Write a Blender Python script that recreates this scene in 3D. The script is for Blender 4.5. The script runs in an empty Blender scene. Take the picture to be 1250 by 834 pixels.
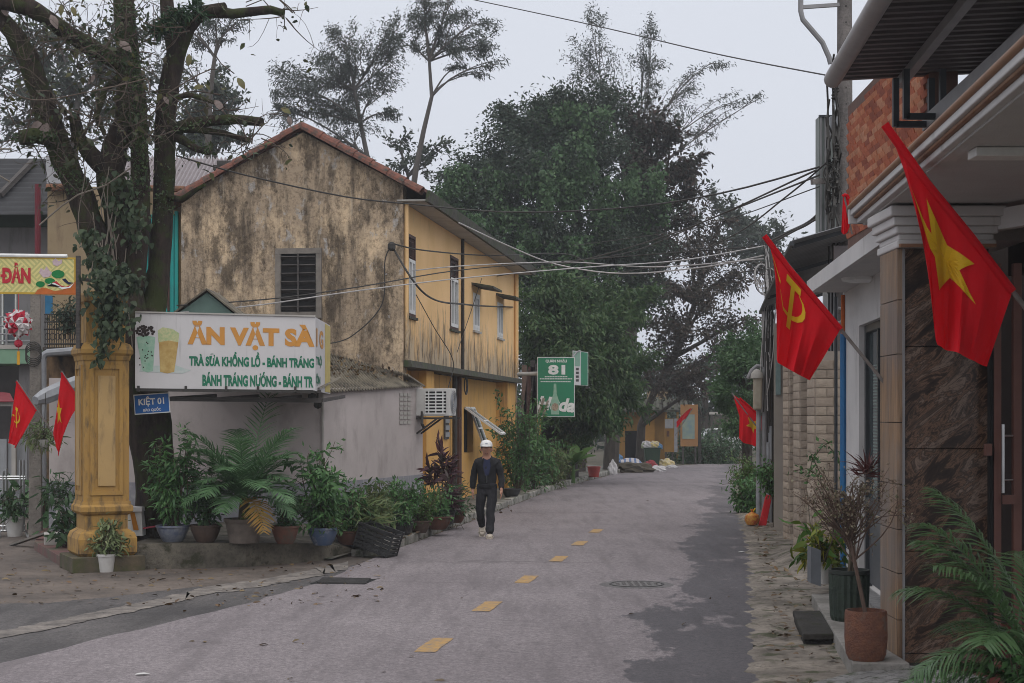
import bpy, math, random
import numpy as np
from mathutils import Vector, Matrix, Quaternion
R = math.radians
sc = bpy.context.scene
C = sc.collection
random.seed(7)
rng = np.random.default_rng(11)

# ---------------------------------------------------------------- camera, sky, sun, exposure
F = 55 / 36 * 1250            # focal length in photograph pixels
CAM_H = 2.0                   # camera height; the horizon lies on row 508 of the photograph
cd = bpy.data.cameras.new('camera')
cd.lens = 55; cd.sensor_width = 36; cd.shift_y = 91 / 1250
cd.clip_start = 0.1; cd.clip_end = 2000
cd.dof.use_dof = True; cd.dof.focus_distance = 23.0; cd.dof.aperture_fstop = 6.3
cam = bpy.data.objects.new('camera', cd); C.objects.link(cam)
cam.location = (0, 0, CAM_H); cam.rotation_euler = (R(90), 0, 0)
sc.camera = cam

SUN_EL, SUN_AZ = 66, 165       # overcast: a weak, very soft sun
w = bpy.data.worlds.new('World'); sc.world = w; w.use_nodes = True
nt = w.node_tree; nt.nodes.clear()
sky = nt.nodes.new('ShaderNodeTexSky'); sky.sky_type = 'NISHITA'; sky.sun_disc = False
sky.sun_elevation = R(SUN_EL); sky.sun_rotation = R(SUN_AZ); sky.dust_density = 6; sky.air_density = 1.5
hs = nt.nodes.new('ShaderNodeHueSaturation'); hs.inputs['Saturation'].default_value = 0.2
mixs = nt.nodes.new('ShaderNodeMix'); mixs.data_type = 'RGBA'
mixs.inputs['Factor'].default_value = 0.9                       # closed cloud cover
mixs.inputs['B'].default_value = (5.35, 5.62, 6.25, 1)
bg = nt.nodes.new('ShaderNodeBackground'); bg.inputs['Strength'].default_value = 0.1
wo = nt.nodes.new('ShaderNodeOutputWorld')
nt.links.new(sky.outputs[0], hs.inputs['Color']); nt.links.new(hs.outputs[0], mixs.inputs['A'])
nt.links.new(mixs.outputs['Result'], bg.inputs['Color']); nt.links.new(bg.outputs[0], wo.inputs['Surface'])

sl = bpy.data.lights.new('sun', 'SUN'); sl.energy = 1.5; sl.angle = R(100); sl.color = (1.0, 0.96, 0.91)
sun = bpy.data.objects.new('sun', sl); C.objects.link(sun); sun.location = (0, 0, 60)
a, e = R(SUN_AZ), R(SUN_EL)
sdir = Vector((math.sin(a) * math.cos(e), math.cos(a) * math.cos(e), math.sin(e)))
sun.rotation_euler = sdir.to_track_quat('Z', 'Y').to_euler()

sc.render.engine = 'CYCLES'
sc.cycles.use_denoising = True
sc.cycles.max_bounces = 6; sc.cycles.diffuse_bounces = 3; sc.cycles.transparent_max_bounces = 8
sc.cycles.volume_bounces = 0
sc.cycles.filter_width = 0.95
sc.view_settings.view_transform = 'Standard'; sc.view_settings.look = 'None'
sc.view_settings.exposure = 0.5; sc.view_settings.gamma = 1.0; sc.view_settings.use_curve_mapping = False

# ---------------------------------------------------------------- geometry helpers
def P(px, py, d):
    "point of the place at depth d along the street seen in direction (px, py)"
    return Vector(((px - 625) / F * d, d, CAM_H - (py - 508) / F * d))
def G(px, py, z=0.0):
    "point of the ground plane at height z"
    d = (CAM_H - z) * F / (py - 508)
    return Vector(((px - 625) / F * d, d, z))

class MB:
    def __init__(s): s.v = []; s.f = []; s.m = []
    def add(s, vs, fs, mi=0):
        o = len(s.v); s.v += [Vector(v) for v in vs]
        for f in fs: s.f.append(tuple(i + o for i in f)); s.m.append(mi)
        return s
    def box(s, c, size, rz=0, mi=0, R3=None):
        x, y, z = (q / 2 for q in size)
        vs = [Vector((sx * x, sy * y, sz * z)) for sz in (-1, 1) for sy in (-1, 1) for sx in (-1, 1)]
        M3 = R3 if R3 is not None else Matrix.Rotation(rz, 3, 'Z')
        c = Vector(c)
        return s.add([c + M3 @ v for v in vs], [(0, 2, 3, 1), (4, 5, 7, 6), (0, 1, 5, 4), (2, 6, 7, 3), (0, 4, 6, 2), (1, 3, 7, 5)], mi)
    def bar(s, a, b, wd, th=None, up=(0, 0, 1), mi=0):
        "rectangular bar from a to b; wd across, th along up"
        a = Vector(a); b = Vector(b); th = th or wd; d = (b - a); L = d.length; d.normalize(); up = Vector(up)
        if abs(d.dot(up)) > .98: up = Vector((0, 1, 0)) if abs(d.y) < .9 else Vector((1, 0, 0))
        x = d.cross(up).normalized(); u = x.cross(d)
        return s.box((a + b) / 2, (wd, L, th), mi=mi, R3=Matrix((x, d, u)).transposed())
    def tube(s, pts, r, n=8, cap=True, mi=0):
        pts = [Vector(p) for p in pts]
        rs = r if isinstance(r, (list, tuple)) else [r] * len(pts)
        o = len(s.v); prev = None
        for i, p in enumerate(pts):
            t = (pts[min(i + 1, len(pts) - 1)] - pts[max(i - 1, 0)])
            if t.length < 1e-9: t = Vector((0, 0, 1))
            t.normalize()
            if prev is None:
                q = Vector((0, 0, 1)) if abs(t.z) < .9 else Vector((1, 0, 0))
                x = t.cross(q).normalized()
            else:
                x = (prev - t * prev.dot(t))
                x = x.normalized() if x.length > 1e-6 else t.orthogonal().normalized()
            prev = x; y = t.cross(x)
            for k in range(n):
                a = 2 * math.pi * k / n
                s.v.append(p + (x * math.cos(a) + y * math.sin(a)) * rs[i])
        for i in range(len(pts) - 1):
            for k in range(n):
                k2 = (k + 1) % n
                s.f.append((o + i * n + k, o + i * n + k2, o + (i + 1) * n + k2, o + (i + 1) * n + k)); s.m.append(mi)
        if cap:
            s.f.append(tuple(o + k for k in reversed(range(n)))); s.m.append(mi)
            s.f.append(tuple(o + (len(pts) - 1) * n + k for k in range(n))); s.m.append(mi)
        return s
    def lathe(s, c, prof, n=20, mi=0, wob=0, sq=None, rz=0):
        "prof: list of (radius, z); sq=4 makes a square section"
        c = Vector(c); o = len(s.v); n = sq or n
        for r, z in prof:
            for k in range(n):
                a = 2 * math.pi * (k + (.5 if sq else 0)) / n + rz
                rr = r * (math.sqrt(2) if sq else 1) * (1 + wob * math.sin(3 * a + z * 7))
                s.v.append(c + Vector((rr * math.cos(a), rr * math.sin(a), z)))
        for i in range(len(prof) - 1):
            for k in range(n):
                k2 = (k + 1) % n
                s.f.append((o + i * n + k, o + i * n + k2, o + (i + 1) * n + k2, o + (i + 1) * n + k)); s.m.append(mi)
        s.f.append(tuple(o + k for k in reversed(range(n)))); s.m.append(mi)
        s.f.append(tuple(o + (len(prof) - 1) * n + k for k in range(n))); s.m.append(mi)
        return s
    def prism(s, poly, off, mi=0):
        "polygon (3-D points) pushed along off"
        poly = [Vector(p) for p in poly]; n = len(poly); off = Vector(off)
        fs = [tuple(reversed(range(n))), tuple(range(n, 2 * n))] + [(i, (i + 1) % n, n + (i + 1) % n, n + i) for i in range(n)]
        return s.add(poly + [p + off for p in poly], fs, mi)
    def grid(s, fn, nu, nv, mi=0):
        vs = [fn(i / nu, j / nv) for j in range(nv + 1) for i in range(nu + 1)]
        fs = [(j * (nu + 1) + i, j * (nu + 1) + i + 1, (j + 1) * (nu + 1) + i + 1, (j + 1) * (nu + 1) + i) for j in range(nv) for i in range(nu)]
        return s.add(vs, fs, mi)
    def mesh(s, name, origin=(0, 0, 0), mats=(), smooth=False, bevel=0):
        o = Vector(origin)
        me = bpy.data.meshes.new(name); me.from_pydata([v - o for v in s.v], [], s.f)
        for m in mats: me.materials.append(m)
        if len(mats) > 1: me.polygons.foreach_set('material_index', s.m)
        me.validate()
        if smooth: me.polygons.foreach_set('use_smooth', [True] * len(me.polygons))
        me.update(); return me
    def build(s, name, mat, parent=None, smooth=False, bevel=0, label=None, cat=None, group=None, kind=None, origin=None):
        mats = mat if isinstance(mat, (list, tuple)) else [mat]
        org = world_loc(parent) if parent is not None else Vector(origin if origin is not None else base_of(s.v))
        o = bpy.data.objects.new(name, s.mesh(name, org, mats, smooth)); C.objects.link(o)
        if parent is not None: o.parent = parent
        else: o.location = org
        if bevel:
            b = o.modifiers.new('bevel', 'BEVEL'); b.width = bevel; b.segments = 2; b.limit_method = 'ANGLE'
        if smooth:
            e = o.modifiers.new('split', 'EDGE_SPLIT'); e.split_angle = R(42)
        tag(o, label, cat, group, kind); return o

def base_of(vs):
    n = len(vs)
    return Vector((sum(v.x for v in vs) / n, sum(v.y for v in vs) / n, min(v.z for v in vs)))
def world_loc(o):
    l = Vector((0, 0, 0))
    while o is not None: l = l + o.location; o = o.parent
    return l
def tag(o, label=None, cat=None, group=None, kind=None):
    if label: o['label'] = label
    if cat: o['category'] = cat
    if group: o['group'] = group
    if kind: o['kind'] = kind
    return o
def thing(name, label, cat, loc, group=None, kind=None):
    o = bpy.data.objects.new(name, None); C.objects.link(o); o.location = Vector(loc); o.empty_display_size = .1
    return tag(o, label, cat, group, kind)
def piece(name, me, parent, loc, rot=None, scale=None):
    "a small piece that shares mesh data; loc in world space"
    o = bpy.data.objects.new(name, me); C.objects.link(o); o.parent = parent; o.location = Vector(loc) - world_loc(parent)
    if rot is not None: o.rotation_euler = rot
    if scale is not None: o.scale = scale
    return o
def copy_tree(o, parent=None):
    c = o.copy(); C.objects.link(c); c.parent = parent
    for ch in o.children: copy_tree(ch, c)
    return c
def fast_mesh(name, V, Fc, mats, smooth=False):
    "V (n,3) array, Fc (m,k) array"
    me = bpy.data.meshes.new(name); m, k = Fc.shape
    me.vertices.add(len(V)); me.vertices.foreach_set('co', V.astype(np.float32).ravel())
    me.loops.add(m * k); me.loops.foreach_set('vertex_index', Fc.astype(np.int32).ravel())
    me.polygons.add(m); me.polygons.foreach_set('loop_start', np.arange(0, m * k, k, dtype=np.int32))
    me.polygons.foreach_set('loop_total', np.full(m, k, dtype=np.int32))
    if smooth: me.polygons.foreach_set('use_smooth', np.ones(m, dtype=bool))
    for x in mats: me.materials.append(x)
    me.update(calc_edges=True); return me
def text_mb(body, size_w, size_h, o, u, v, n, bold=.02, lift=.003, shear=0):
    "flat lettering fitted to size_w x size_h on the plane (o, u, v), proud of it by lift along n"
    c = bpy.data.curves.new('lettering', 'FONT'); c.body = body; c.size = 1; c.offset = bold; c.resolution_u = 3; c.shear = shear
    t = bpy.data.objects.new('lettering_source', c); C.objects.link(t)
    bpy.context.view_layer.update()
    me = bpy.data.meshes.new_from_object(t.evaluated_get(bpy.context.evaluated_depsgraph_get()))
    co = np.empty(len(me.vertices) * 3); me.vertices.foreach_get('co', co); co = co.reshape(-1, 3)
    lo, hi = co.min(0), co.max(0)
    o, u, v, n = Vector(o), Vector(u).normalized(), Vector(v).normalized(), Vector(n).normalized()
    mb = MB()
    mb.add([o + u * ((x - lo[0]) / (hi[0] - lo[0]) * size_w) + v * ((y - lo[1]) / (hi[1] - lo[1]) * size_h) + n * lift for x, y, z in co],
           [tuple(p.vertices) for p in me.polygons])
    bpy.data.objects.remove(t); bpy.data.curves.remove(c); bpy.data.meshes.remove(me)
    return mb

# ---------------------------------------------------------------- materials (procedural)
def new_mat(name):
    m = bpy.data.materials.new(name); m.use_nodes = True
    n = m.node_tree.nodes; return m, m.node_tree, n['Principled BSDF']
def nd(nt, t, **kw):
    n = nt.nodes.new(t)
    for k, v in kw.items():
        if hasattr(n, k): setattr(n, k, v)
        else: n.inputs[k].default_value = v
    return n
def rgba(c): return (c[0], c[1], c[2], 1)
def coords(nt, scale=(1, 1, 1), rot=(0, 0, 0), local=False):
    mp = nd(nt, 'ShaderNodeMapping'); mp.inputs['Scale'].default_value = scale; mp.inputs['Rotation'].default_value = rot
    if local: g = nd(nt, 'ShaderNodeTexCoord'); nt.links.new(g.outputs['Object'], mp.inputs[0])
    else: g = nd(nt, 'ShaderNodeNewGeometry'); nt.links.new(g.outputs['Position'], mp.inputs[0])
    return mp.outputs[0]
def noise(nt, vec, scale, detail=6, rough=.6):
    n = nd(nt, 'ShaderNodeTexNoise'); n.inputs['Scale'].default_value = scale; n.inputs['Detail'].default_value = detail; n.inputs['Roughness'].default_value = rough
    nt.links.new(vec, n.inputs['Vector']); return n.outputs['Fac']
def ramp(nt, fac, stops):
    r = nd(nt, 'ShaderNodeValToRGB'); e = r.color_ramp.elements
    while len(e) < len(stops): e.new(.5)
    for x, (p, c) in zip(e, stops): x.position = p; x.color = rgba(c) if not isinstance(c, (int, float)) else (c, c, c, 1)
    nt.links.new(fac, r.inputs[0]); return r.outputs[0]
def mix(nt, fac, a, b, mode='MIX'):
    m = nd(nt, 'ShaderNodeMix', data_type='RGBA', blend_type=mode)
    for sock, val in ((m.inputs['Factor'], fac), (m.inputs['A'], a), (m.inputs['B'], b)):
        if isinstance(val, (int, float)): sock.default_value = val
        elif isinstance(val, tuple): sock.default_value = rgba(val)
        else: nt.links.new(val, sock)
    return m.outputs['Result']
def math_n(nt, op, a, b=0.0):
    m = nd(nt, 'ShaderNodeMath', operation=op)
    for i, v in enumerate((a, b)):
        if isinstance(v, (int, float)): m.inputs[i].default_value = v
        else: nt.links.new(v, m.inputs[i])
    return m.outputs[0]
def bump(nt, bs, h, strength=.3, dist=.02):
    b = nd(nt, 'ShaderNodeBump'); b.inputs['Strength'].default_value = strength; b.inputs['Distance'].default_value = dist
    nt.links.new(h, b.inputs['Height']); nt.links.new(b.outputs[0], bs.inputs['Normal'])
MATS = {}
def mat(name, c, c2=None, scale=6, rough=.8, bmp=.15, dist=.01, stretch=(1, 1, 1), stain=None, metal=0, spec=.3, local=False, fine=60):
    """plain worn surface: two tones mixed by noise, optional stain=(colour, scale, threshold, stretch), fine relief"""
    if name in MATS: return MATS[name]
    m, t, bs = new_mat(name)
    c2 = c2 or tuple(x * .72 for x in c)
    v = coords(t, stretch, local=local)
    n1 = noise(t, v, scale); col = mix(t, ramp(t, n1, [(.32, 0.0), (.68, 1.0)]), c, c2)
    if stain:
        sc_, ss, th, st = stain
        ns = noise(t, coords(t, st, local=local), ss, 8, .65)
        col = mix(t, ramp(t, ns, [(th - .07, 0.0), (th + .1, 1.0)]), col, sc_)
    t.links.new(col, bs.inputs['Base Color'])
    bs.inputs['Roughness'].default_value = rough; bs.inputs['Metallic'].default_value = metal; bs.inputs['Specular IOR Level'].default_value = spec
    if bmp: bump(t, bs, noise(t, coords(t, local=local), fine, 4), bmp, dist)
    MATS[name] = m; return m
def leaf_mat(name, cols, trans=.25, rough=.55):
    "leaves: a random tone per leaf, a little light let through"
    if name in MATS: return MATS[name]
    m, t, bs = new_mat(name)
    g = nd(t, 'ShaderNodeNewGeometry')
    st = [(i / max(1, len(cols) - 1), c) for i, c in enumerate(cols)]
    col = ramp(t, g.outputs['Random Per Island'], st)
    big = noise(t, coords(t), 1.3, 3)
    col = mix(t, ramp(t, big, [(.3, 0.0), (.7, 1.0)]), col, mix(t, 1.0, col, (.5, .54, .5), 'MULTIPLY'))
    t.links.new(col, bs.inputs['Base Color']); bs.inputs['Roughness'].default_value = rough; bs.inputs['Specular IOR Level'].default_value = .28
    tr = nd(t, 'ShaderNodeBsdfTranslucent'); t.links.new(col, tr.inputs['Color'])
    mx = nd(t, 'ShaderNodeMixShader'); mx.inputs[0].default_value = trans
    out = t.nodes['Material Output']
    t.links.new(bs.outputs[0], mx.inputs[1]); t.links.new(tr.outputs[0], mx.inputs[2]); t.links.new(mx.outputs[0], out.inputs['Surface'])
    MATS[name] = m; return m
# ================================================================ THE SETTING
def asphalt(name, base, worn, patches=True):
    m, t, bs = new_mat(name)
    v = coords(t)
    grain = math_n(t, 'ADD', math_n(t, 'MULTIPLY', noise(t, v, 70, 4, .8), .5), math_n(t, 'MULTIPLY', noise(t, v, 24, 4, .8), .5))
    big = noise(t, v, .45, 5)
    col = mix(t, ramp(t, big, [(.3, 0.0), (.72, 1.0)]), base, worn)
    col = mix(t, ramp(t, grain, [(.4, 0.0), (.62, 1.0)]), mix(t, 1.0, col, (.5, .5, .51), 'MULTIPLY'), mix(t, 1.0, col, (1.45, 1.45, 1.45), 'MULTIPLY'))
    # worn streaks along the traffic, faint cracks
    st = noise(t, coords(t, (2.2, .22, 1), (0, 0, R(-8.8))), 1.6, 7, .65)
    col = mix(t, ramp(t, st, [(.48, 0.0), (.68, .55)]), col, tuple(x * .58 for x in base))
    blot = noise(t, coords(t, (1, .6, 1)), 1.9, 9, .72)
    col = mix(t, ramp(t, blot, [(.56, 0.0), (.7, .5)]), col, tuple(x * .55 for x in base))
    sep0 = nd(t, 'ShaderNodeSeparateXYZ'); t.links.new(v, sep0.inputs[0])
    seam = math_n(t, 'ADD', sep0.outputs[1], math_n(t, 'MULTIPLY', noise(t, v, 1.1, 4), 1.6))
    band = math_n(t, 'PINGPONG', seam, 5.5)
    col = mix(t, math_n(t, 'MULTIPLY', ramp(t, math_n(t, 'DIVIDE', band, 5.5), [(.0, .55), (.018, 0.0)]), ramp(t, noise(t, v, .3, 2), [(.48, 0.0), (.56, 1.0)])), col, tuple(x * .4 for x in base))
    vor = nd(t, 'ShaderNodeTexVoronoi', feature='DISTANCE_TO_EDGE'); vor.inputs['Scale'].default_value = .55
    wv = nd(t, 'ShaderNodeVectorMath', operation='ADD')
    nz = nd(t, 'ShaderNodeTexNoise'); nz.inputs['Scale'].default_value = 1.4; t.links.new(v, nz.inputs['Vector'])
    t.links.new(v, wv.inputs[0]); t.links.new(nz.outputs['Color'], wv.inputs[1]); t.links.new(wv.outputs[0], vor.inputs['Vector'])
    crack = ramp(t, vor.outputs['Distance'], [(.0, 1.0), (.012, 0.0)])
    ck = math_n(t, 'MULTIPLY', crack, ramp(t, noise(t, v, .35, 2), [(.5, 0.0), (.62, .55)]))
    col = mix(t, ck, col, tuple(x * .4 for x in base))
    rough = .78
    if patches:    # damp, dark repaired asphalt along the right edge of the street
        sep = nd(t, 'ShaderNodeSeparateXYZ'); t.links.new(v, sep.inputs[0])
        e = math_n(t, 'SUBTRACT', sep.outputs[0], math_n(t, 'ADD', math_n(t, 'MULTIPLY', sep.outputs[1], .150), .11))
        wob = noise(t, coords(t, (1, .45, 1)), .8, 12, .72)
        wet = ramp(t, math_n(t, 'ADD', e, math_n(t, 'MULTIPLY', math_n(t, 'SUBTRACT', wob, .5), 3.6)), [(.0, 0.0), (.035, 1.0)])
        near = ramp(t, math_n(t, 'DIVIDE', sep.outputs[1], 60), [(.0, 1.0), (.42, 1.0), (.75, .55)])
        shift = ramp(t, math_n(t, 'ADD', math_n(t, 'ADD', e, 1.45), math_n(t, 'MULTIPLY', math_n(t, 'SUBTRACT', wob, .5), 3.4)), [(.44, 0.0), (.50, 1.0)])
        wet = math_n(t, 'MULTIPLY', shift, near)
        dry = ramp(t, noise(t, coords(t, (1, .5, 1)), 1.7, 5), [(.6, 0.0), (.63, .75)])
        wet = math_n(t, 'MULTIPLY', wet, math_n(t, 'SUBTRACT', 1.0, dry))
        col = mix(t, math_n(t, 'MULTIPLY', wet, .85), col, mix(t, 1.0, col, (.27, .275, .295), 'MULTIPLY'))
        rg = math_n(t, 'SUBTRACT', .8, math_n(t, 'MULTIPLY', wet, .22)); t.links.new(rg, bs.inputs['Roughness'])
    else: bs.inputs['Roughness'].default_value = rough
    t.links.new(col, bs.inputs['Base Color']); bs.inputs['Specular IOR Level'].default_value = .3
    bump(t, bs, grain, .55, .012); return m
ROAD = asphalt('asphalt_street', (.182, .158, .163), (.235, .206, .21))
APRON = asphalt('asphalt_old', (.052, .048, .048), (.13, .118, .114), False)
def concrete(name, base, dark, moss=None, scale=1.5, crack=0):
    m, t, bs = new_mat(name); v = coords(t)
    n1 = noise(t, v, scale, 8, .65); col = mix(t, ramp(t, n1, [(.35, 0.0), (.65, 1.0)]), base, dark)
    n2 = noise(t, v, scale * 9, 6, .7); col = mix(t, ramp(t, n2, [(.5, 0.0), (.72, .6)]), col, tuple(x * .45 for x in dark))
    if crack:
        vo = nd(t, 'ShaderNodeTexVoronoi', feature='DISTANCE_TO_EDGE'); vo.inputs['Scale'].default_value = crack
        nz = nd(t, 'ShaderNodeTexNoise'); nz.inputs['Scale'].default_value = 2.3; nz.inputs['Detail'].default_value = 5; t.links.new(v, nz.inputs['Vector'])
        wv = nd(t, 'ShaderNodeVectorMath', operation='ADD'); t.links.new(v, wv.inputs[0]); t.links.new(nz.outputs['Color'], wv.inputs[1]); t.links.new(wv.outputs[0], vo.inputs['Vector'])
        col = mix(t, ramp(t, vo.outputs['Distance'], [(.0, .55), (.02, 0.0)]), col, (.05, .042, .034))
    if moss: col = mix(t, ramp(t, noise(t, v, scale * 1.7, 6), [(.54, 0.0), (.62, .85)]), col, moss)
    t.links.new(col, bs.inputs['Base Color']); bs.inputs['Roughness'].default_value = .85; bs.inputs['Specular IOR Level'].default_value = .2
    h = math_n(t, 'ADD', noise(t, v, 40, 4), math_n(t, 'MULTIPLY', n2, 1.5)); bump(t, bs, h, .6, .015); return m
EARTH = concrete('earth', (.12, .10, .075), (.06, .055, .04), (.05, .06, .03))
LANE = concrete('lane_concrete', (.165, .135, .115), (.085, .072, .064), None, .9)
PAVE = concrete('pavement_concrete', (.20, .185, .165), (.10, .095, .08), (.055, .065, .035))
VERGE = concrete('verge_concrete', (.30, .26, .22), (.115, .10, .085), (.06, .065, .035), 1.6, .75)
KERB = concrete('kerb_concrete', (.36, .34, .31), (.16, .155, .135), (.07, .08, .045), 2.2)
GUTTER = concrete('gutter_concrete', (.26, .23, .205), (.10, .09, .084), None, 3.5)

def sheet(name, pts, z, m, **kw):
    mb = MB(); vs = [Vector((x, y, z)) for x, y in pts]; mb.add(vs, [tuple(range(len(vs)))])
    return mb.build(name, m, origin=(0, 0, z), kind='structure', **kw)
def strip(name, left, right, z, m, zf=None, **kw):
    mb = MB(); n = len(left)
    mb.add([Vector((x, y, z)) for x, y in left] + [Vector((x, y, z)) for x, y in right], [(i, n + i, n + i + 1, i + 1) for i in range(n - 1)])
    return mb.build(name, m, origin=(0, 0, z), kind='structure', **kw)
def interp(pts, d):
    for (x0, y0), (x1, y1) in zip(pts, pts[1:]):
        if d <= y1: return x0 + (x1 - x0) * (d - y0) / (y1 - y0)
    return pts[-1][0]
tag(sheet('ground', [(-250, -40), (250, -40), (250, 420), (-250, 420)], 0, EARTH), 'bare brown earth lying under the whole street', 'ground')
LEFT = [(-6.2, 3), (-4.9, 9), (-4.11, 12.57), (-3.48, 14.6), (-2.77, 16.8), (-2.35, 18.5), (-2.05, 21), (-1.74, 23.3), (-.42, 31.8), (.5, 38.2), (1.5, 44), (3.33, 53), (5.2, 60), (9, 67), (18, 73), (40, 78)]
RIGHT = [(.58, 3), (1.46, 9), (1.99, 12.57), (2.3, 14.6), (2.62, 16.8), (2.87, 18.5), (3.24, 21), (3.58, 23.3), (4.66, 31.8), (5.5, 38.2), (6.3, 44), (7.7, 52), (9.6, 56), (13, 59.5), (20, 62.5), (40, 66)]
LF = []
RF = []
for i in range(len(LEFT) - 1):
    for k in range(5):
        u = k / 5
        LF.append(tuple(a + (b - a) * u for a, b in zip(LEFT[i], LEFT[i + 1]))); RF.append(tuple(a + (b - a) * u for a, b in zip(RIGHT[i], RIGHT[i + 1])))
LFj = [(x + (rng.random() - .5) * (.10 if y < 21 else .03), y) for x, y in LF]; RFj = [(x + (rng.random() - .5) * .12, y) for x, y in RF]
tag(strip('road', LFj, RFj, .012, ROAD), 'worn grey asphalt street with dark damp patches along one edge', 'road')
def gxy(px, py): g = G(px, py); return (g.x, g.y)
tag(sheet('side_lane', [gxy(-260, 760), gxy(0, 748), gxy(240, 726), gxy(430, 700), gxy(470, 690), gxy(430, 676), gxy(160, 690), gxy(60, 650), gxy(40, 625), gxy(-260, 625)], .004, LANE), 'brown concrete side lane running past the yellow gate pillar', 'lane')
def rough_edge(pts, step=.16, amp=.035, closed=False):
    out = []
    for a, b in zip(pts, pts[1:]):
        L = math.hypot(b[0] - a[0], b[1] - a[1]); k = max(1, int(L / step))
        for i in range(k): f = i / k; out.append((a[0] + (b[0] - a[0]) * f + rng.normal(0, amp) * (i > 0), a[1] + (b[1] - a[1]) * f + rng.normal(0, amp) * (i > 0)))
    return out + [pts[-1]]
ap = [(0, 738), (60, 737), (120, 731), (180, 724), (240, 717), (290, 717), (330, 714), (380, 704), (430, 692), (468, 680)]
apr = [gxy(-260, 770)] + rough_edge([gxy(x, y) for x, y in ap], .14, .05) + [(x + .1, y) for x, y in reversed(LFj) if 9 < y < 22.5] + [(-6, 9)]
tag(sheet('road_apron', apr, .008, APRON), 'dark patched asphalt apron where the lane meets the street', 'asphalt')
gl = [(0, 776), (60, 765), (130, 750), (200, 735), (260, 721), (330, 711), (380, 701), (425, 691)]
mb = MB(); n = len(gl); jit = [rng.random() * 3 for _ in gl]
A_ = rough_edge([gxy(x, y - 4.5) for (x, y) in gl], .12, .03); B_ = rough_edge([gxy(x, y + 5) for (x, y) in gl], .12, .03); n = min(len(A_), len(B_)); A_ = [Vector((*A_[int(i * (len(A_) - 1) / (n - 1))], .0145)) for i in range(n)]; B_ = [Vector((*B_[int(i * (len(B_) - 1) / (n - 1))], .0145)) for i in range(n)]
mb.add(A_ + B_, [(i, i + 1, n + i + 1, n + i) for i in range(n - 1)])
mb.build('gutter_strip', GUTTER, origin=(0, 0, .0145), kind='structure', label='pale crumbling concrete gutter strip crossing the dark apron', cat='gutter')

# centre line dashes
YPAINT = mat('worn_yellow_paint', (.42, .25, .085), (.33, .21, .09), 9, .75, .3, stain=((.19, .165, .15), 16, .55, (1, 1, 1)))
for i, (px, py) in enumerate([(530, 787), (595, 740), (643, 707), (682, 682), (708, 663), (728, 648)]):
    c = G(px, py, .0165); s_ = Vector((.155, 1, 0)).normalized(); r_ = Vector((s_.y, -s_.x, 0)); mb = MB()
    L, W = .42, .092
    pts = []
    for k in range(9): pts.append(c + s_ * (-L + 2 * L * k / 8) - r_ * (W + (rng.random() - .5) * .012))
    for k in range(9): pts.append(c + s_ * (L - 2 * L * k / 8) + r_ * (W + (rng.random() - .5) * .012))
    mb.add(pts, [tuple(reversed(range(18)))])
    mb.build('lane_dash', YPAINT, label='worn yellow centre line dash painted on the asphalt street', cat='road marking', group='yellow centre line dashes', origin=c)

# manhole patch and storm drain in the street
IRON = mat('cast_iron', (.075, .07, .068), (.04, .038, .037), 12, .6, .4, metal=.3)
mh = G(777, 715, .0)
t_ = thing('manhole', 'round iron manhole cover sunk in a smooth asphalt patch', 'manhole', mh)
MB().lathe(mh, [(.44, .012), (.43, .0165), (.32, .0175), (.32, .0175)], 40).build('patch', asphalt('asphalt_patch', (.125, .115, .115), (.15, .14, .138), False), t_)
ring = MB(); ring.lathe(mh, [(.325, .012), (.325, .023), (.30, .024), (.30, .018)], 40).build('rim', IRON, t_)
mc = MB(); mc.lathe(mh, [(.295, .012), (.295, .021), (.29, .022)], 40)
for k in range(-3, 4):
    for q in range(-3, 4):
        if k * k + q * q < 11: mc.box(mh + Vector((k * .075, q * .075, .0235)), (.045, .02, .006), rz=(.78 if (k + q) % 2 else -.78))
mc.build('cover', mat('worn_cover', (.16, .148, .145), (.09, .085, .082), 14, .6, .4), t_)
dr = G(420, 711, .0)
t_ = thing('storm_drain', 'square iron storm drain grate let into the street beside the kerb', 'drain', dr)
MB().box(dr + Vector((0, 0, .008)), (.66, .62, .012), rz=-.15).build('bed', mat('drain_dark', (.012, .012, .012), bmp=0), t_)
for k in range(9): piece('grate_bar', bpy.data.meshes.get('grate_bar') or MB().box((0, 0, 0), (.6, .03, .016)).mesh('grate_bar', mats=[IRON]), t_, dr + Vector((0, -.26 + k * .065, .022)), (0, 0, -.15))

# raised pavement on the left with kerb stones
KL = [(-2.3, 21.6), (-1.8, 23.3), (-.47, 31.8), (.45, 38.2), (1.45, 44), (3.28, 53), (5.1, 60)]
def kx(d): return interp(KL, d)
ds = np.linspace(21.6, 60, 80)
mb = MB()
inner = [(kx(d) - .18, d) for d in ds]; outer = [(kx(d) - 4.2 if d > 29 else min(kx(d) - .6, -2.2 - (29 - d) * .12), d) for d in ds]
def pz(d): return min(.12, .03 + max(0, d - 21.6) * .04)
n = len(ds); mb.add([Vector((x, y, pz(y))) for x, y in inner] + [Vector((x, y, pz(y) + .02)) for x, y in outer], [(i, i + 1, n + i + 1, n + i) for i in range(n - 1)])
pav = mb.build('pavement', PAVE, origin=(0, 30, 0), kind='structure', label='mossy concrete pavement along the yellow house', cat='pavement')
kme = MB()
kprof = [(-.09, -.12), (.09, -.12), (.09, .0), (.075, .02), (-.09, .02)]
kme.prism([(x, -.48, z) for x, z in kprof], (0, .96, 0))
kme = kme.mesh('kerb_stone', mats=[KERB])
d = 22.2
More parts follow.
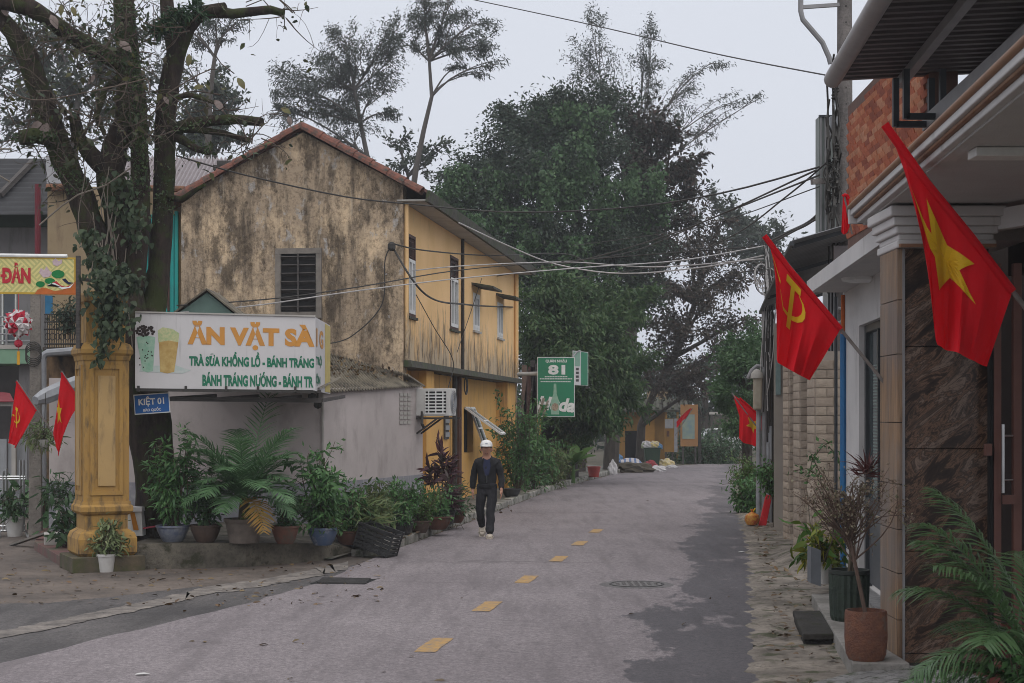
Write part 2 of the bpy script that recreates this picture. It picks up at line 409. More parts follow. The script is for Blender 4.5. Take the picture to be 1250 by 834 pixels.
while d < 58:
    x0, x1 = kx(d), kx(d + 1); an = -math.atan2(x1 - x0, 1)
    piece('kerb_stone', kme, pav, (kx(d + .5) - .09, d + .5, pz(d + .5) + (rng.random() - .5) * .018), ((rng.random() - .5) * .02, (rng.random() - .5) * .05, an + (rng.random() - .5) * .025), (1, .99, 1))
    d += .985

# broken concrete verge on the right
def vn(x, y): return (math.sin(x * 3.1 + y * 1.7) + math.sin(x * 7.3 - y * 4.1 + 1.3) * .5 + math.sin(x * 1.3 + y * 5.9) * .5) / 2
def verge(u, v):
    d = 6 + 54 * v; xl = interp(RIGHT, d) - .1 + .07 * vn(d * 2.3, 3) + .05 * vn(d * 9.1, 1) ; xr = interp(RIGHT, d) + 4.5
    x = xl + (xr - xl) * u ** 1.3
    hump = .16 * math.exp(-((d - 21.3) / 1.3) ** 2) * min(1, max(0, (x - interp(RIGHT, d) - .22) * 3))
    edge = min(1, u * 14)
    return Vector((x, d, .006 + edge * (.022 + .006 * vn(x * 5.1, d * 4.3) + rng.normal(0, .003)) + hump))
MB().grid(verge, 30, 420).build('verge', VERGE, origin=(3, 30, 0), kind='structure', label='cracked pale concrete verge strewn with dead leaves', cat='verge')

# ================================================================ YELLOW HOUSE
WY = new_mat('yellow_plaster')
m, t, bs = WY
v = coords(t)
base = mix(t, ramp(t, noise(t, v, .8, 5), [(.35, 0.0), (.65, 1.0)]), (.80, .53, .27), (.72, .47, .22))
stk = noise(t, coords(t, (2.4, 2.4, .55)), 1.7, 10, .76)
sep = nd(t, 'ShaderNodeSeparateXYZ'); t.links.new(v, sep.inputs[0])
low = ramp(t, math_n(t, 'SUBTRACT', 1.0, math_n(t, 'DIVIDE', math_n(t, 'SUBTRACT', sep.outputs[2], 2.9), 2.0)), [(.25, 0.0), (.95, .26)])
f1 = ramp(t, math_n(t, 'ADD', stk, low), [(.60, 0.0), (.76, .95)])
col = mix(t, f1, base, (.105, .085, .066))
f2 = ramp(t, math_n(t, 'ADD', noise(t, coords(t, (2.5, 2.5, .8)), 1.7, 9, .75), math_n(t, 'MULTIPLY', low, .6)), [(.60, 0.0), (.68, .8)])
col = mix(t, f2, col, (.50, .40, .28))
t.links.new(col, bs.inputs['Base Color']); bs.inputs['Roughness'].default_value = .9; bs.inputs['Specular IOR Level'].default_value = .15
bump(t, bs, noise(t, v, 30, 5), .25, .012)
WY = m
m, t, bs = new_mat('stained_plaster'); v = coords(t)
c0 = mix(t, ramp(t, noise(t, coords(t, (1, 1, .8)), 1.1, 9, .68), [(.36, 0.0), (.52, 1.0)]), (.66, .50, .33), (.37, .285, .20))
c1 = mix(t, ramp(t, noise(t, coords(t, (2.6, 2.6, .42)), 1.0, 10, .74), [(.48, 0.0), (.62, .85)]), c0, (.07, .056, .044))
c2_ = mix(t, ramp(t, noise(t, coords(t, (1.4, 1.4, .7)), 1.6, 10, .74), [(.49, 0.0), (.585, .82)]), c1, (.085, .066, .048))
c3 = mix(t, ramp(t, noise(t, coords(t, (2, 2, 1.1)), 2.3, 8, .7), [(.58, 0.0), (.64, .75)]), c2_, (.40, .385, .37))
c4 = mix(t, ramp(t, noise(t, coords(t, (7, 7, .8)), 1.5, 8, .72), [(.58, 0.0), (.68, .45)]), c3, (.52, .45, .35))
c5 = mix(t, ramp(t, noise(t, v, 16, 8, .8), [(.48, 0.0), (.62, .75)]), c4, mix(t, 1.0, c4, (.35, .33, .31), 'MULTIPLY'))
t.links.new(c5, bs.inputs['Base Color']); bs.inputs['Roughness'].default_value = .92; bs.inputs['Specular IOR Level'].default_value = .12
bump(t, bs, noise(t, v, 26, 6), .5, .015); GABLE = m
LEDGE = mat('mossy_ledge', (.085, .078, .066), (.04, .038, .032), 7, .9, .5, stain=((.05, .065, .03), 5, .55, (1, 1, 1)))
SOFFIT = mat('grey_soffit', (.42, .40, .37), (.32, .30, .275), 3, .85)
TERRA = mat('terracotta', (.20, .075, .05), (.10, .045, .035), 9, .85, .4, stain=((.05, .048, .04), 7, .56, (1, 1, 1)))
WHITE = mat('white_paint', (.72, .72, .70), (.58, .58, .57), 8, .5, .05)
GLASS = mat('dark_glass', (.035, .042, .05), (.06, .07, .08), 3, .08, 0, spec=.6)
DARK = mat('dark_void', (.012, .011, .011), bmp=0)
BROWNW = mat('dark_brown_wood', (.10, .05, .04), (.055, .03, .025), 6, .7, .2)
GREYW = mat('grey_wood', (.085, .075, .07), (.045, .04, .038), 5, .8, .4, stretch=(1, 1, 8))
BLACKP = mat('black_pipe', (.03, .028, .026), (.05, .045, .04), 8, .6)
PVC = mat('grey_pvc', (.30, .31, .33), (.22, .22, .23), 6, .5, .05)
STEEL = mat('stainless', (.55, .55, .55), (.42, .42, .42), 6, .28, 0, metal=.9)

SY = .1445; SD = Vector((SY, 1, 0)).normalized(); SN = Vector((SD.y, -SD.x, 0))
def FA(d, z, out=0.0): return Vector((-1.95 + SY * (d - 28), d, z)) + SN * out
def fd(px): return 5.996 / (.1445 - (px - 625) / F)
A0 = FA(28, 0)
yh = thing('yellow_house', 'two storey ochre plaster house with blackened gable and red tiled verge', 'house', A0)
GL = Vector((-6.05, 28.6, 0)); pk = P(370, 163, 28.27)
ge = 5.86
gdir = (GL - A0); gn = Vector((-gdir.y, gdir.x, 0)).normalized()
if gn.y > 0: gn = -gn
mb = MB(); poly = [A0 + Vector((0, 0, 0)), GL, GL + Vector((0, 0, 6.03)), Vector((pk.x, pk.y, pk.z + .02)), A0 + Vector((0, 0, 6.13))]
mb.prism(poly, -gn * .3); mb.build('gable_wall', GABLE, yh)
# street wall, upper storey, cut round the windows
wins = [(28.40, 29.05, 3.82, 5.32, 'tall'), (32.55, 33.5, 3.82, 5.36, 'tall'), (35.4, 36.25, 3.95, 4.80, 'small'), (38.95, 39.85, 3.96, 4.84, 'small')]
def wall_with_holes(mb, f, d0, d1, z0, z1, holes, th):
    cuts = sorted(holes); x = d0
    def slab(a, b, c, e):
        if b - a > 1e-4 and e - c > 1e-4: mb.prism([f(a, c), f(b, c), f(b, e), f(a, e)], -SN * th)
    for (a, b, c, e) in cuts:
        slab(x, a, z0, z1); slab(a, b, z0, c); slab(a, b, e, z1); x = b
    slab(x, d1, z0, z1)
mb = MB(); wall_with_holes(mb, lambda d, z: FA(d, z), 28.32, 42.25, 3.0, 5.83, [w_[:4] for w_ in wins], .22); mb.build('upper_wall', WY, yh)
MB().prism([FA(42.25, 0), FA(42.25, 5.8), FA(42.25, 7) - SN * 2.0, FA(42.25, 5.8) - SN * 4.1, FA(42.25, 0) - SN * 4.1], SD * .2).build('rear_wall', GABLE, yh)
MB().prism([GL + SD * .02, GL + SD * 14.2, GL + SD * 14.2 + Vector((0, 0, 5.8)), GL + SD * .02 + Vector((0, 0, 5.8))], SN * .2).build('side_wall', WY, yh)
mb = MB(); mb.prism([FA(28.05, 2.88, .16), FA(42.4, 2.88, .16), FA(42.4, 3.0, .13), FA(28.05, 3.0, .13)], -SN * .4); mb.build('ledge', LEDGE, yh)
# lower storey: set back wall, piers
LOWY = mat('yellow_lower', (.64, .36, .10), (.55, .32, .11), 1.5, .9, .2, stain=((.20, .13, .07), 1.3, .64, (4, 4, .5)))
mb = MB()
for a, b, z0, z1 in [(28.32, 35.9, 0, 2.87), (37.15, 42.2, 0, 2.87), (35.9, 37.15, 0, 1.15), (35.9, 37.15, 2.2, 2.87)]:
    mb.prism([FA(a, z0, -.30), FA(b, z0, -.30), FA(b, z1, -.30), FA(a, z1, -.30)], -SN * .2)
mb.build('lower_wall', LOWY, yh)
for a, b in [(28.05, 28.35), (30.1, 30.85), (40.7, 42.15)]:
    mb = MB(); mb.prism([FA(a, 0, .0), FA(b, 0, .0), FA(b, 2.875, .0), FA(a, 2.875, .0)], -SN * .32); mb.build('pier', LOWY, yh)
# shuttered opening and open white casement in the lower wall
w0 = MB().prism([FA(35.9, 1.15, -.44), FA(37.15, 1.15, -.44), FA(37.15, 2.2, -.44), FA(35.9, 2.2, -.44)], -SN * .02).build('window', DARK, yh)
for da, db, tilt in ((35.92, 36.5, .95), (36.55, 37.12, .35)):
    o0, o1 = FA(da, 2.18, -.26), FA(db, 2.18, -.26); dn = (SN * math.sin(tilt) - Vector((0, 0, 1)) * math.cos(tilt)) * 1.0; mb = MB()
    c_ = [o0, o1, o1 + dn, o0 + dn]; nrm_ = (o1 - o0).cross(dn).normalized()
    for i in range(4): mb.bar(c_[i], c_[(i + 1) % 4], .06, .045, up=nrm_)
    mb.bar((c_[0] + c_[3]) / 2, (c_[1] + c_[2]) / 2, .035, .03, up=nrm_)
    mb.build('casement', WHITE, w0)
    MB().prism([c_[0].lerp(c_[1], .06), c_[1].lerp(c_[0], .06), c_[2].lerp(c_[3], .06), c_[3].lerp(c_[2], .06)], nrm_ * .006).build('pane', GLASS, w0)
mb = MB().prism([FA(33.4, 1.5, -.292), FA(33.85, 1.5, -.292), FA(33.85, 2.15, -.292), FA(33.4, 2.15, -.292)], SN * .03); vt = mb.build('vent', GREYW, yh)
for k in range(4): MB().prism([FA(33.42, 1.55 + k * .15, -.262), FA(33.83, 1.55 + k * .15, -.262), FA(33.83, 1.65 + k * .15, -.262), FA(33.42, 1.65 + k * .15, -.262)], SN * .02).build('louvre', PVC, vt)
for a, b, z0, z1, kd in wins:
    wo_ = MB(); fw = .055
    for q in ((a, b, z0, z0 + fw), (a, b, z1 - fw, z1), (a, a + fw, z0 + fw, z1 - fw), (b - fw, b, z0 + fw, z1 - fw)):
        wo_.prism([FA(q[0], q[2], .012), FA(q[1], q[2], .012), FA(q[1], q[3], .012), FA(q[0], q[3], .012)], -SN * .08)
    wn = wo_.build('window', BROWNW if kd == 'tall' else WHITE, yh)
    zt = z0 + (z1 - z0) * .70 if kd == 'tall' else z1 - fw
    MB().prism([FA(a + fw, z0 + fw, -.04), FA(b - fw, z0 + fw, -.04), FA(b - fw, z1 - fw, -.04), FA(a + fw, z1 - fw, -.04)], -SN * .01).build('pane', GLASS, wn)
    mid = (a + b) / 2
    for (p0, p1) in ((a + fw, mid), (mid, b - fw)):
        lf = MB()
        for q in ((p0, p1, z0 + fw, z0 + fw + .07), (p0, p1, zt - .06, zt), (p0, p0 + .06, z0 + fw + .07, zt - .06), (p1 - .06, p1, z0 + fw + .07, zt - .06)):
            lf.prism([FA(q[0] + .004, q[2], .02), FA(q[1] - .004, q[2], .02), FA(q[1] - .004, q[3], .02), FA(q[0] + .004, q[3], .02)], -SN * .05)
        lf.build('casement', WHITE, wn)
    if kd == 'tall':
        gr = MB()
        for k in range(5): gr.tube([FA(a + fw + (b - a - 2 * fw) * (k + .5) / 5, zt + .02, -.01), FA(a + fw + (b - a - 2 * fw) * (k + .5) / 5, z1 - fw, -.01)], .009, 5)
        for k in range(3): gr.tube([FA(a + fw, zt + .05 + k * .14, -.01), FA(b - fw, zt + .05 + k * .14, -.01)], .009, 5)
        gr.build('grille', BROWNW, wn)
    else:
        hd = MB(); hd.prism([FA(a - .22, z1 + .16, .0), FA(b + .22, z1 + .16, .0), FA(b + .22, z1 + .07, .5), FA(a - .22, z1 + .07, .5)], (0, 0, .05)); hd.build('hood', LEDGE, yh)
    MB().prism([FA(a - .05, z0 - .05, .05), FA(b + .05, z0 - .05, .05), FA(b + .05, z0 - .002, .05), FA(a - .05, z0 - .002, .05)], -SN * .12).build('sill', SOFFIT if kd == 'small' else LEDGE, yh)
# roof: two slopes, eave slab, verge tiles
pkS = pk + SD * 14
rf_ = MB()
eR0, eR1 = FA(27.9, 5.92, .38), FA(42.5, 5.92, .38); eL0, eL1 = GL - SN * .35 + Vector((0, 0, 5.75)), GL + SD * 14.3 - SN * .35 + Vector((0, 0, 5.75))
up = Vector((0, 0, .10))
rf_.prism([eR0 + up, eR1 + up, pkS + Vector((0, 0, .07)), pk + Vector((0, 0, .07))], (0, 0, .06)); rf_.prism([pk + Vector((0, 0, .07)), pkS + Vector((0, 0, .07)), eL1 + up, eL0 + up], (0, 0, .06))
roof = rf_.build('roof', TERRA, yh)
mb = MB(); mb.prism([FA(27.95, 5.84, -.1), FA(42.6, 5.84, -.1), FA(42.6, 5.84, .42), FA(27.95, 5.84, .42)], (0, 0, .03)); mb.build('soffit', SOFFIT, yh)
mb = MB(); mb.prism([FA(27.92, 5.82, .42), FA(42.6, 5.82, .42), FA(42.6, 6.02, .45), FA(27.92, 6.02, .45)], SN * .06); mb.build('gutter', LEDGE, yh)
# half round verge tiles
hm = MB(); N = 8
def halfround(r0, r1, L, th=.018):
    mb = MB(); prof = []
    for k in range(N + 1):
        a = math.pi * k / N; prof.append((math.cos(a), math.sin(a)))
    o = [Vector((x * r0, 0, z * r0)) for x, z in prof] + [Vector((x * (r0 - th), 0, z * (r0 - th))) for x, z in reversed(prof)]
    e_ = [Vector((x * r1, L, z * r1)) for x, z in prof] + [Vector((x * (r1 - th), L, z * (r1 - th))) for x, z in reversed(prof)]
    n = len(o); mb.add(o + e_, [(i, (i + 1) % n, n + (i + 1) % n, n + i) for i in range(n)] + [(k, k + 1, n - 2 - k, n - 1 - k) for k in range(N)] + [(n + k + 1, n + k, n + n - 1 - k, n + n - 2 - k) for k in range(N)])
    return mb
tile_me = halfround(.145, .12, .44).mesh('verge_tile', mats=[TERRA])
for end in (GL + Vector((0, 0, 5.72)) - SN * .42, FA(27.95, 5.93, .34)):
    st = Vector((end.x, end.y, end.z)); top = pk + Vector((0, 0, .05)); st = st + gn * .06; top = top + gn * .06
    dv = top - st; nT = int(dv.length / .38); q = dv.to_track_quat('Y', 'Z')
    for k in range(nT + 1):
        piece('verge_tile', tile_me, roof, st + dv * (k / (nT + 1.15)) + Vector((0, 0, .02)), (q @ Quaternion((0, 1, 0), (rng.random() - .5) * .12)).to_euler())
# louvred window in the gable
lo0, lo1 = 338, 392
def GP(px, z):  # point on the gable face
    k = (px - 625) / F; tt = (k * A0.y - A0.x) / (gdir.x - k * gdir.y)
    p = A0 + gdir * tt; return Vector((p.x, p.y, z))
gu = gdir.normalized()
a, b = GP(337, 0), GP(393, 0); z0, z1 = 3.88, 4.93
fr = MB()
for (p, q, c, e_) in ((a - gu * -.0, b, z0 - .12, z0), (a, b, z1, z1 + .1)):
    fr.prism([Vector((p.x, p.y, c)), Vector((q.x, q.y, c)), Vector((q.x, q.y, e_)), Vector((p.x, p.y, e_))], gn * .06)
for p, q in ((a, a - gu * .1), (b + gu * .1, b)):
    fr.prism([Vector((p.x, p.y, z0)), Vector((q.x, q.y, z0)), Vector((q.x, q.y, z1)), Vector((p.x, p.y, z1))], gn * .055)
lw = fr.build('louvred_window', mat('grey_surround', (.22, .195, .17), (.14, .125, .11), 6, .9, .3), yh)
ia, ib = a - gu * .1, b + gu * .1
MB().prism([Vector((ia.x, ia.y, z0)), Vector((ib.x, ib.y, z0)), Vector((ib.x, ib.y, z1)), Vector((ia.x, ia.y, z1))], gn * .004).build('backing', DARK, lw)
mid = (ia + ib) / 2
for half in ((ia, mid), (mid, ib)):
    for k in range(7):
        zc = z0 + (k + .5) * (z1 - z0) / 7; p0, p1 = half; c_ = (p0 + p1) / 2 + gn * .035; L = (p1 - p0).length - .02
        rot = Matrix((gu, -gn, Vector((0, 0, 1)))).transposed() @ Matrix.Rotation(R(-38 + (rng.random() - .5) * 8), 3, 'X')
        MB().box((c_.x, c_.y, zc), (L, .085, .016), R3=rot).build('slat', GREYW, lw)
mb = MB(); mb.bar(Vector((mid.x, mid.y, z0)) + gn * .07, Vector((mid.x, mid.y, z1)) + gn * .07, .03); mb.build('stile', GREYW, lw)
# pipes on the street wall, coiled cable
for px_, z0, z1, r, mm in ((563, 3.0, 5.83, .035, BLACKP), (627.5, 3.0, 5.8, .06, WY), (493.5, 3.0, 5.8, .04, WY)):
    dd = min(42.2, fd(px_)); MB().tube([FA(dd, z0, r), FA(dd, z1, r)], r, 8).build('downpipe', mm, yh, smooth=True)
for dd, mm in ((34.2, BLACKP), (34.75, BROWNW)):
    MB().tube([FA(dd, .12, -.2), FA(dd, 2.88, -.2)], .055, 8).build('downpipe', mm, yh, smooth=True)
mb = MB()
for k in range(4):
    mb.tube([FA(35.0 + .02 * k, 2.68, -.1) + SD * (.16 + .015 * k) * math.cos(q) + Vector((0, 0, (.16 + .012 * k) * math.sin(q))) for q in np.linspace(0, 6.3, 18)], .014, 5)
mb.build('cable_coil', BLACKP, yh)

# ================================================================ GREY KIOSK HOUSE in front of the gable
KW = mat('grey_plaster', (.48, .425, .41), (.39, .345, .33), 1.1, .85, .2, stain=((.33, .29, .275), 1.4, .58, (1.3, 1.3, .7)))
DADO = mat('blue_grey_tiles', (.25, .245, .265), (.19, .19, .21), 3, .35, .05, stain=((.33, .32, .33), 4, .58, (1, 3, 1)))
k0, k1, k2 = P(60, 0, 25.4).xy, P(394, 0, 25.0).xy, P(516, 0, 28.75).xy
k0, k1, k2 = (Vector((q.x, q.y, 0)) for q in (k0, k1, k2))
ks = thing('kiosk_house', 'low grey plaster snack kiosk with corrugated roof in front of the gable', 'kiosk', k1)
Z = lambda z: Vector((0, 0, z))
MB().prism([k0, k1, k1 + Z(2.5), k0 + Z(2.62)], (0, .2, 0)).build('front_wall', KW, ks)
sn = Vector(((k2 - k1).y, -(k2 - k1).x, 0)).normalized()
MB().prism([k1 + Vector((0, .01, 0)), k2, k2 + Z(2.56), k1 + Vector((0, .01, 2.44))], -sn * .2).build('side_wall', KW, ks)
for p, q, nn in ((k0, k1, Vector((0, -1, 0))), (k1, k2, sn)):
    MB().prism([p + nn * .002, q + nn * .002, q + nn * .002 + Z(.93), p + nn * .002 + Z(.93)], nn * .02).build('tile_dado', DADO, ks)
MB().bar(k1 + sn * .012 + Vector((-.01, -.012, .93)), k1 + sn * .012 + Vector((-.01, -.012, 2.44)), .03).build('corner_trim', SOFFIT, ks)
# ventilation blocks in the side wall
vb = k1.lerp(k2, .74) + sn * .004
mb = MB(); dv = (k2 - k1).normalized()
for i in range(3):
    for j in range(7): mb.prism([vb + dv * (.17 * i) + Z(1.86 + j * .082), vb + dv * (.17 * i + .14) + Z(1.86 + j * .082), vb + dv * (.17 * i + .14) + Z(1.915 + j * .082), vb + dv * (.17 * i) + Z(1.915 + j * .082)], sn * .012)
mb.build('vent_block', SOFFIT, ks)
TINR = mat('mossy_corrugated', (.20, .175, .13), (.10, .085, .065), 5, .8, .3, stain=((.055, .048, .038), 3, .55, (1, 1, 1)))
eave0, eave1 = P(380, 479, 24.4), P(519, 471, 28.7)
top0, top1 = P(345, 415, 28.15), P(500, 459, 27.95)
def kroof(u, v):
    p = eave0.lerp(eave1, u).lerp(top0.lerp(top1, u), v); p.z += -.10 * math.sin(math.pi * v) * (1 - u)
    return p + Z(.022 * math.sin(u * 2 * math.pi * 42))
mb = MB(); mb.grid(kroof, 336, 10); ro = mb.build('roof', TINR, ks, smooth=True)
so = ro.modifiers.new('thick', 'SOLIDIFY'); so.thickness = .008
# front awning frame that carries the sign
mb = MB(); fa, fb = P(200, 487, 20.85), P(392, 489, 21.2)
mb.bar(fa, fb, .06); mb.bar(fa + Z(.12), fb + Z(.12), .04)
for u in (0, .33, .66, 1): p = fa.lerp(fb, u); mb.bar(p, Vector((p.x - .1, 25.0, p.z + .1)), .05)
mb.build('awning_frame', GREYW, ks)
def aw(u, v):
    p = fa.lerp(fb, u); q = Vector((p.x - .15, 25.1, p.z + .25)); r = p.lerp(q, v) + Z(.16); return r + Z(.015 * math.sin(u * 110))
mb = MB(); mb.grid(aw, 150, 4); mb.build('awning_sheet', TINR, ks, smooth=True)
# little green dormer gable peeping over the sign
mb = MB(); d_ = 24.2; a, b, c_ = P(215, 384, d_), P(253, 357, d_), P(291, 388, d_)
mb.prism([a - Z(.7), c_ - Z(.7), c_, b, a], (0, .9, 0)); mb.build('dormer', mat('green_grey_paint', (.14, .22, .19), (.11, .17, .15), 3, .7), ks)
mb = MB(); mb.prism([a + Vector((-.08, -.06, -.03)), b + Vector((0, -.06, .03)), b + Vector((0, -.06, .06)), a + Vector((-.08, -.06, 0))], (0, 1.1, 0)); mb.prism([b + Vector((0, -.06, .03)), c_ + Vector((.08, -.06, -.03)), c_ + Vector((.08, -.06, 0)), b + Vector((0, -.06, .06))], (0, 1.1, 0)); mb.build('dormer_roof', TINR, ks)

# air conditioner on the kiosk side wall
ac0 = k1.lerp(k2, .955) + sn * .1 + Z(1.98)
ac = thing('air_conditioner', 'white air conditioner outdoor unit bracketed to the grey kiosk wall', 'air conditioner', ac0)
u_, ww = dv, Vector((0, 0, 1))
ACW = mat('ac_casing', (.55, .54, .52), (.45, .44, .42), 3, .5, .05)
cx = ac0 + sn * .24
R_ = Matrix((u_, -sn, ww)).transposed()   # local x along wall, y into wall
# casing turned so that its grille side faces up the street
MB().box(cx + Z(.27), (.28, .68, .5), R3=R_).build('casing', ACW, ac, bevel=.015)
gs = MB()
for k in range(7): gs.box(cx - u_ * .144 + Z(.07 + k * .058) + sn * .05, (.012, .40, .025), R3=R_)
for k in range(3): gs.box(cx - u_ * .146 + Z(.265) + sn * (-.08 + k * .14), (.014, .02, .41), R3=R_)
gs.build('side_grille', WHITE, ac)
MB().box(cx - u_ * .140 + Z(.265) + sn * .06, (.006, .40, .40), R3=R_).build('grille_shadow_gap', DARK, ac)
fn = MB()
for k in range(6):
    rr = .05 + k * .032; fn.tube([cx + sn * .35 + u_ * rr * math.cos(q) * .62 + Z(.27 + rr * math.sin(q)) for q in np.linspace(0, 6.283, 22)], .006, 4)
fn.build('fan_grille', PVC, ac)
MB().lathe((0, 0, 0), [(.2, 0), (.2, .01)], 20).build('fan_opening', DARK, ac).matrix_local = Matrix.Translation(cx + sn * .343 + Z(.27) - ac0) @ Matrix((u_ * .66, ww, sn)).transposed().to_4x4()
br = MB()
for s_ in (-.1, .1): br.bar(ac0 + u_ * s_ - sn * .1 - Z(.02), ac0 + u_ * s_ + sn * .68 - Z(.02), .035); br.bar(ac0 + u_ * s_ - sn * .1 - Z(.3), ac0 + u_ * s_ + sn * .3 - Z(.03), .03)
br.tube([ac0 + u_ * -.12 + sn * .02 + Z(.1), ac0 + u_ * -.2 + sn * .05 - Z(.12), ac0 + u_ * -.05 + sn * .03 - Z(.2)], .03, 6)
br.build('bracket', BLACKP, ac)
# ================================================================ SIGNS, GATE AND HOUSES ON THE LEFT
OR_ = mat('orange_print', (.55, .25, .045), (.48, .22, .05), 5, .6, 0)
GR_ = mat('green_print', (.012, .16, .085), (.02, .13, .075), 5, .6, 0)
SIGNW = mat('sign_vinyl', (.56, .54, .54), (.49, .475, .475), 1.5, .55, .03, stain=((.36, .345, .34), 2.2, .66, (9, 9, .5)))
so_, su_end = P(165, 474, 20.5), P(385, 477.5, 20.9)
u = (su_end - so_).normalized(); v = Vector((0, 0, 1)); nn = v.cross(u).normalized()
if nn.y > 0: nn = -nn
ps = 20.7 / F
W = (su_end - so_).length; H = 91 * ps
sg = thing('snack_sign', 'faded white snack shop signboard with orange and green lettering and drink cups', 'sign', so_)
def SP(px, py, lift=0.0):   # photograph pixel to point on the signboard
    return so_ + u * ((px - 165) * W / 220) + v * ((474 - py) * ps + (px - 165) * .012 * ps) + nn * lift
mb = MB(); mb.prism([SP(165, 474), SP(385, 475.5), SP(385, 385.5), SP(165, 383)], -nn * .03); mb.build('board', SIGNW, sg)
rb = P(403, 478, 23.2); rdir = Vector((rb.x - su_end.x, rb.y - su_end.y, 0)); bn = Vector((rdir.y, -rdir.x, 0)).normalized()
c0, c1 = SP(385, 475.5) - nn * .001, SP(385, 385.5) - nn * .001
mb = MB(); mb.prism([c0 - Z(.01), c0 + rdir - Z(.02), c1 + rdir + Z(.02), c1], -bn * .03); mb.build('return_board', SIGNW, sg)
mb = MB(); mb.prism([c0 + rdir * .62 + bn * .003, c0 + rdir * .99 + bn * .003, c1 + rdir * .99 + bn * .003, c1 + rdir * .62 + bn * .003], bn * .002); mb.build('yellow_strip', mat('yellow_print', (.52, .41, .13), (.42, .34, .12), 5, .6, 0), sg)
for body, x0, x1, yb, yt, mm, bold in (("ĂN VẶT SÀ", 228, 384, 426, 391.5, OR_, .055), ("TRÀ SỮA KHỔNG LỒ - BÁNH TRÁNG", 230, 383.5, 446.5, 428.5, GR_, .05), ("BÁNH TRÁNG NƯỚNG - BÁNH TR", 246, 382.5, 471, 452.5, GR_, .05)):
    text_mb(body, (x1 - x0) * W / 220, (yb - yt) * ps, SP(x0, yb), u, v, nn, bold, .004).build('lettering', mm, sg)
for body, a, b, yb, yt, mm in (("I G", .05, .5, 421, 398, OR_), ("TRỘ", .03, .4, 446, 430, GR_), ("ỘN", .03, .3, 470, 454, GR_)):
    q = c0 + rdir * a; q.z = SP(385, yb).z
    text_mb(body, rdir.length * (b - a), (yb - yt) * ps, q, rdir, v, bn, .04, .004).build('lettering', mm, sg)
# printed drink cups
def blob(pts, lift): m_ = MB(); m_.add([SP(x, y, lift) for x, y in pts], [tuple(range(len(pts)))]); return m_
MINT = mat('mint_print', (.20, .38, .27), (.34, .47, .37), 14, .6, 0); TEA = mat('tea_print', (.36, .22, .06), (.50, .36, .14), 12, .6, 0)
def cup(x0, x1, xb0, xb1, yt, yb): return [(x0, yt), (xb0, yb), ((xb0 + xb1) / 2, yb + 2), (xb1, yb), (x1, yt), ((x0 + x1) / 2, yt - 2)]
blob([(170, 454), (222, 456), (232, 452), (214, 446), (172, 447)], .0028).build('cup_shade_print', mat('soft_print', (.38, .46, .43), (.48, .5, .48), 20, .6, 0), sg)
blob(cup(166.5, 189, 174, 186.5, 412, 453), .0035).build('cup_print', MINT, sg)
blob(cup(193.5, 217, 195, 212, 418, 454), .0035).build('cup_print', TEA, sg)
blob([(192, 404), (198, 400), (210, 402), (218, 407), (217, 418), (193, 419)], .0032).build('leaf_print', mat('pale_leaf_print', (.30, .40, .20), (.55, .50, .28), 30, .6, 0), sg)
pm = MB(); rr = random.Random(3)
for k in range(46):
    a_ = rr.random() * 6.28; q = math.sqrt(rr.random()); x, y = 177.5 + 11 * q * math.cos(a_), 406 - 1 + 6.5 * q * math.sin(a_)
    pm.add([SP(x + 1.7 * math.cos(j), y + 1.7 * math.sin(j), .0042 + k * 2e-5) for j in np.linspace(0, 5.4, 7)], [tuple(range(7))])
for k in range(16):
    x, y = 170 + rr.random() * 16, 418 + rr.random() * 32
    pm.add([SP(x + .9 * math.cos(j), y + .9 * math.sin(j), .0045 + k * 2e-5) for j in np.linspace(0, 5.2, 6)], [tuple(range(6))])
pm.build('pearl_print', mat('pearl_print', (.035, .025, .022), bmp=0), sg, kind='stuff')
cl = MB()
for px_ in (169, 226, 275, 314, 360): cl.bar(SP(px_, 478, .01), SP(px_, 471, .01), .03, .02)
cl.bar(SP(166, 476, -.02), SP(384, 477.5, -.02), .035); cl.build('clamp', BLACKP, sg)
mb = MB(); mb.bar(SP(165, 383) + Z(.012), SP(385, 385.5) + Z(.012), .035, .02); mb.build('edge_trim', SOFFIT, sg)
# small domes under the end of the sign: security cameras
for k, (px_, py_) in enumerate(((381, 486), (388, 495))):
    c_ = P(px_, py_, 21.6); t_ = thing('security_camera', ['round black security camera under the snack signboard', 'lower black bullet camera hanging below the snack signboard'][k], 'camera', c_ - Z(.05))
    MB().tube([c_ + Z(.2), c_ + Z(.02)], .02, 6).build('stem', BLACKP, t_)
    MB().lathe(c_, [(.0, -.05), (.045, -.03), (.06, .0), (.055, .05), (.0, .06)], 14).build('dome', BLACKP, t_, smooth=True)

# blue lane plate on the trunk
BLUE = mat('blue_enamel', (.012, .11, .36), (.015, .095, .30), 4, .35, 0)
bp = thing('lane_plate', 'blue enamel lane name plate nailed to the big tree trunk', 'sign', P(164, 507, 20.75))
b0, bu = P(164.5, 506.5, 20.75), (P(208, 503.5, 20.75) - P(164.5, 506.5, 20.75)); bs_ = 20.75 / F
bl = bu.length; bu.normalize(); bv = Vector((0, -1, 0)).cross(bu) * -1
if bv.z < 0: bv = -bv
bn_ = Vector((0, -1, 0)); hgt = 24.5 * bs_
def BP(x, y, l=0): return b0 + bu * (x * bl) + bv * (y * hgt) + bn_ * l
MB().prism([BP(0, 0), BP(1, 0), BP(1, 1), BP(0, 1)], (0, .012, 0)).build('plate', WHITE, bp)
MB().prism([BP(.025, .05, .002), BP(.975, .05, .002), BP(.975, .95, .002), BP(.025, .95, .002)], (0, -.002, 0)).build('face', BLUE, bp)
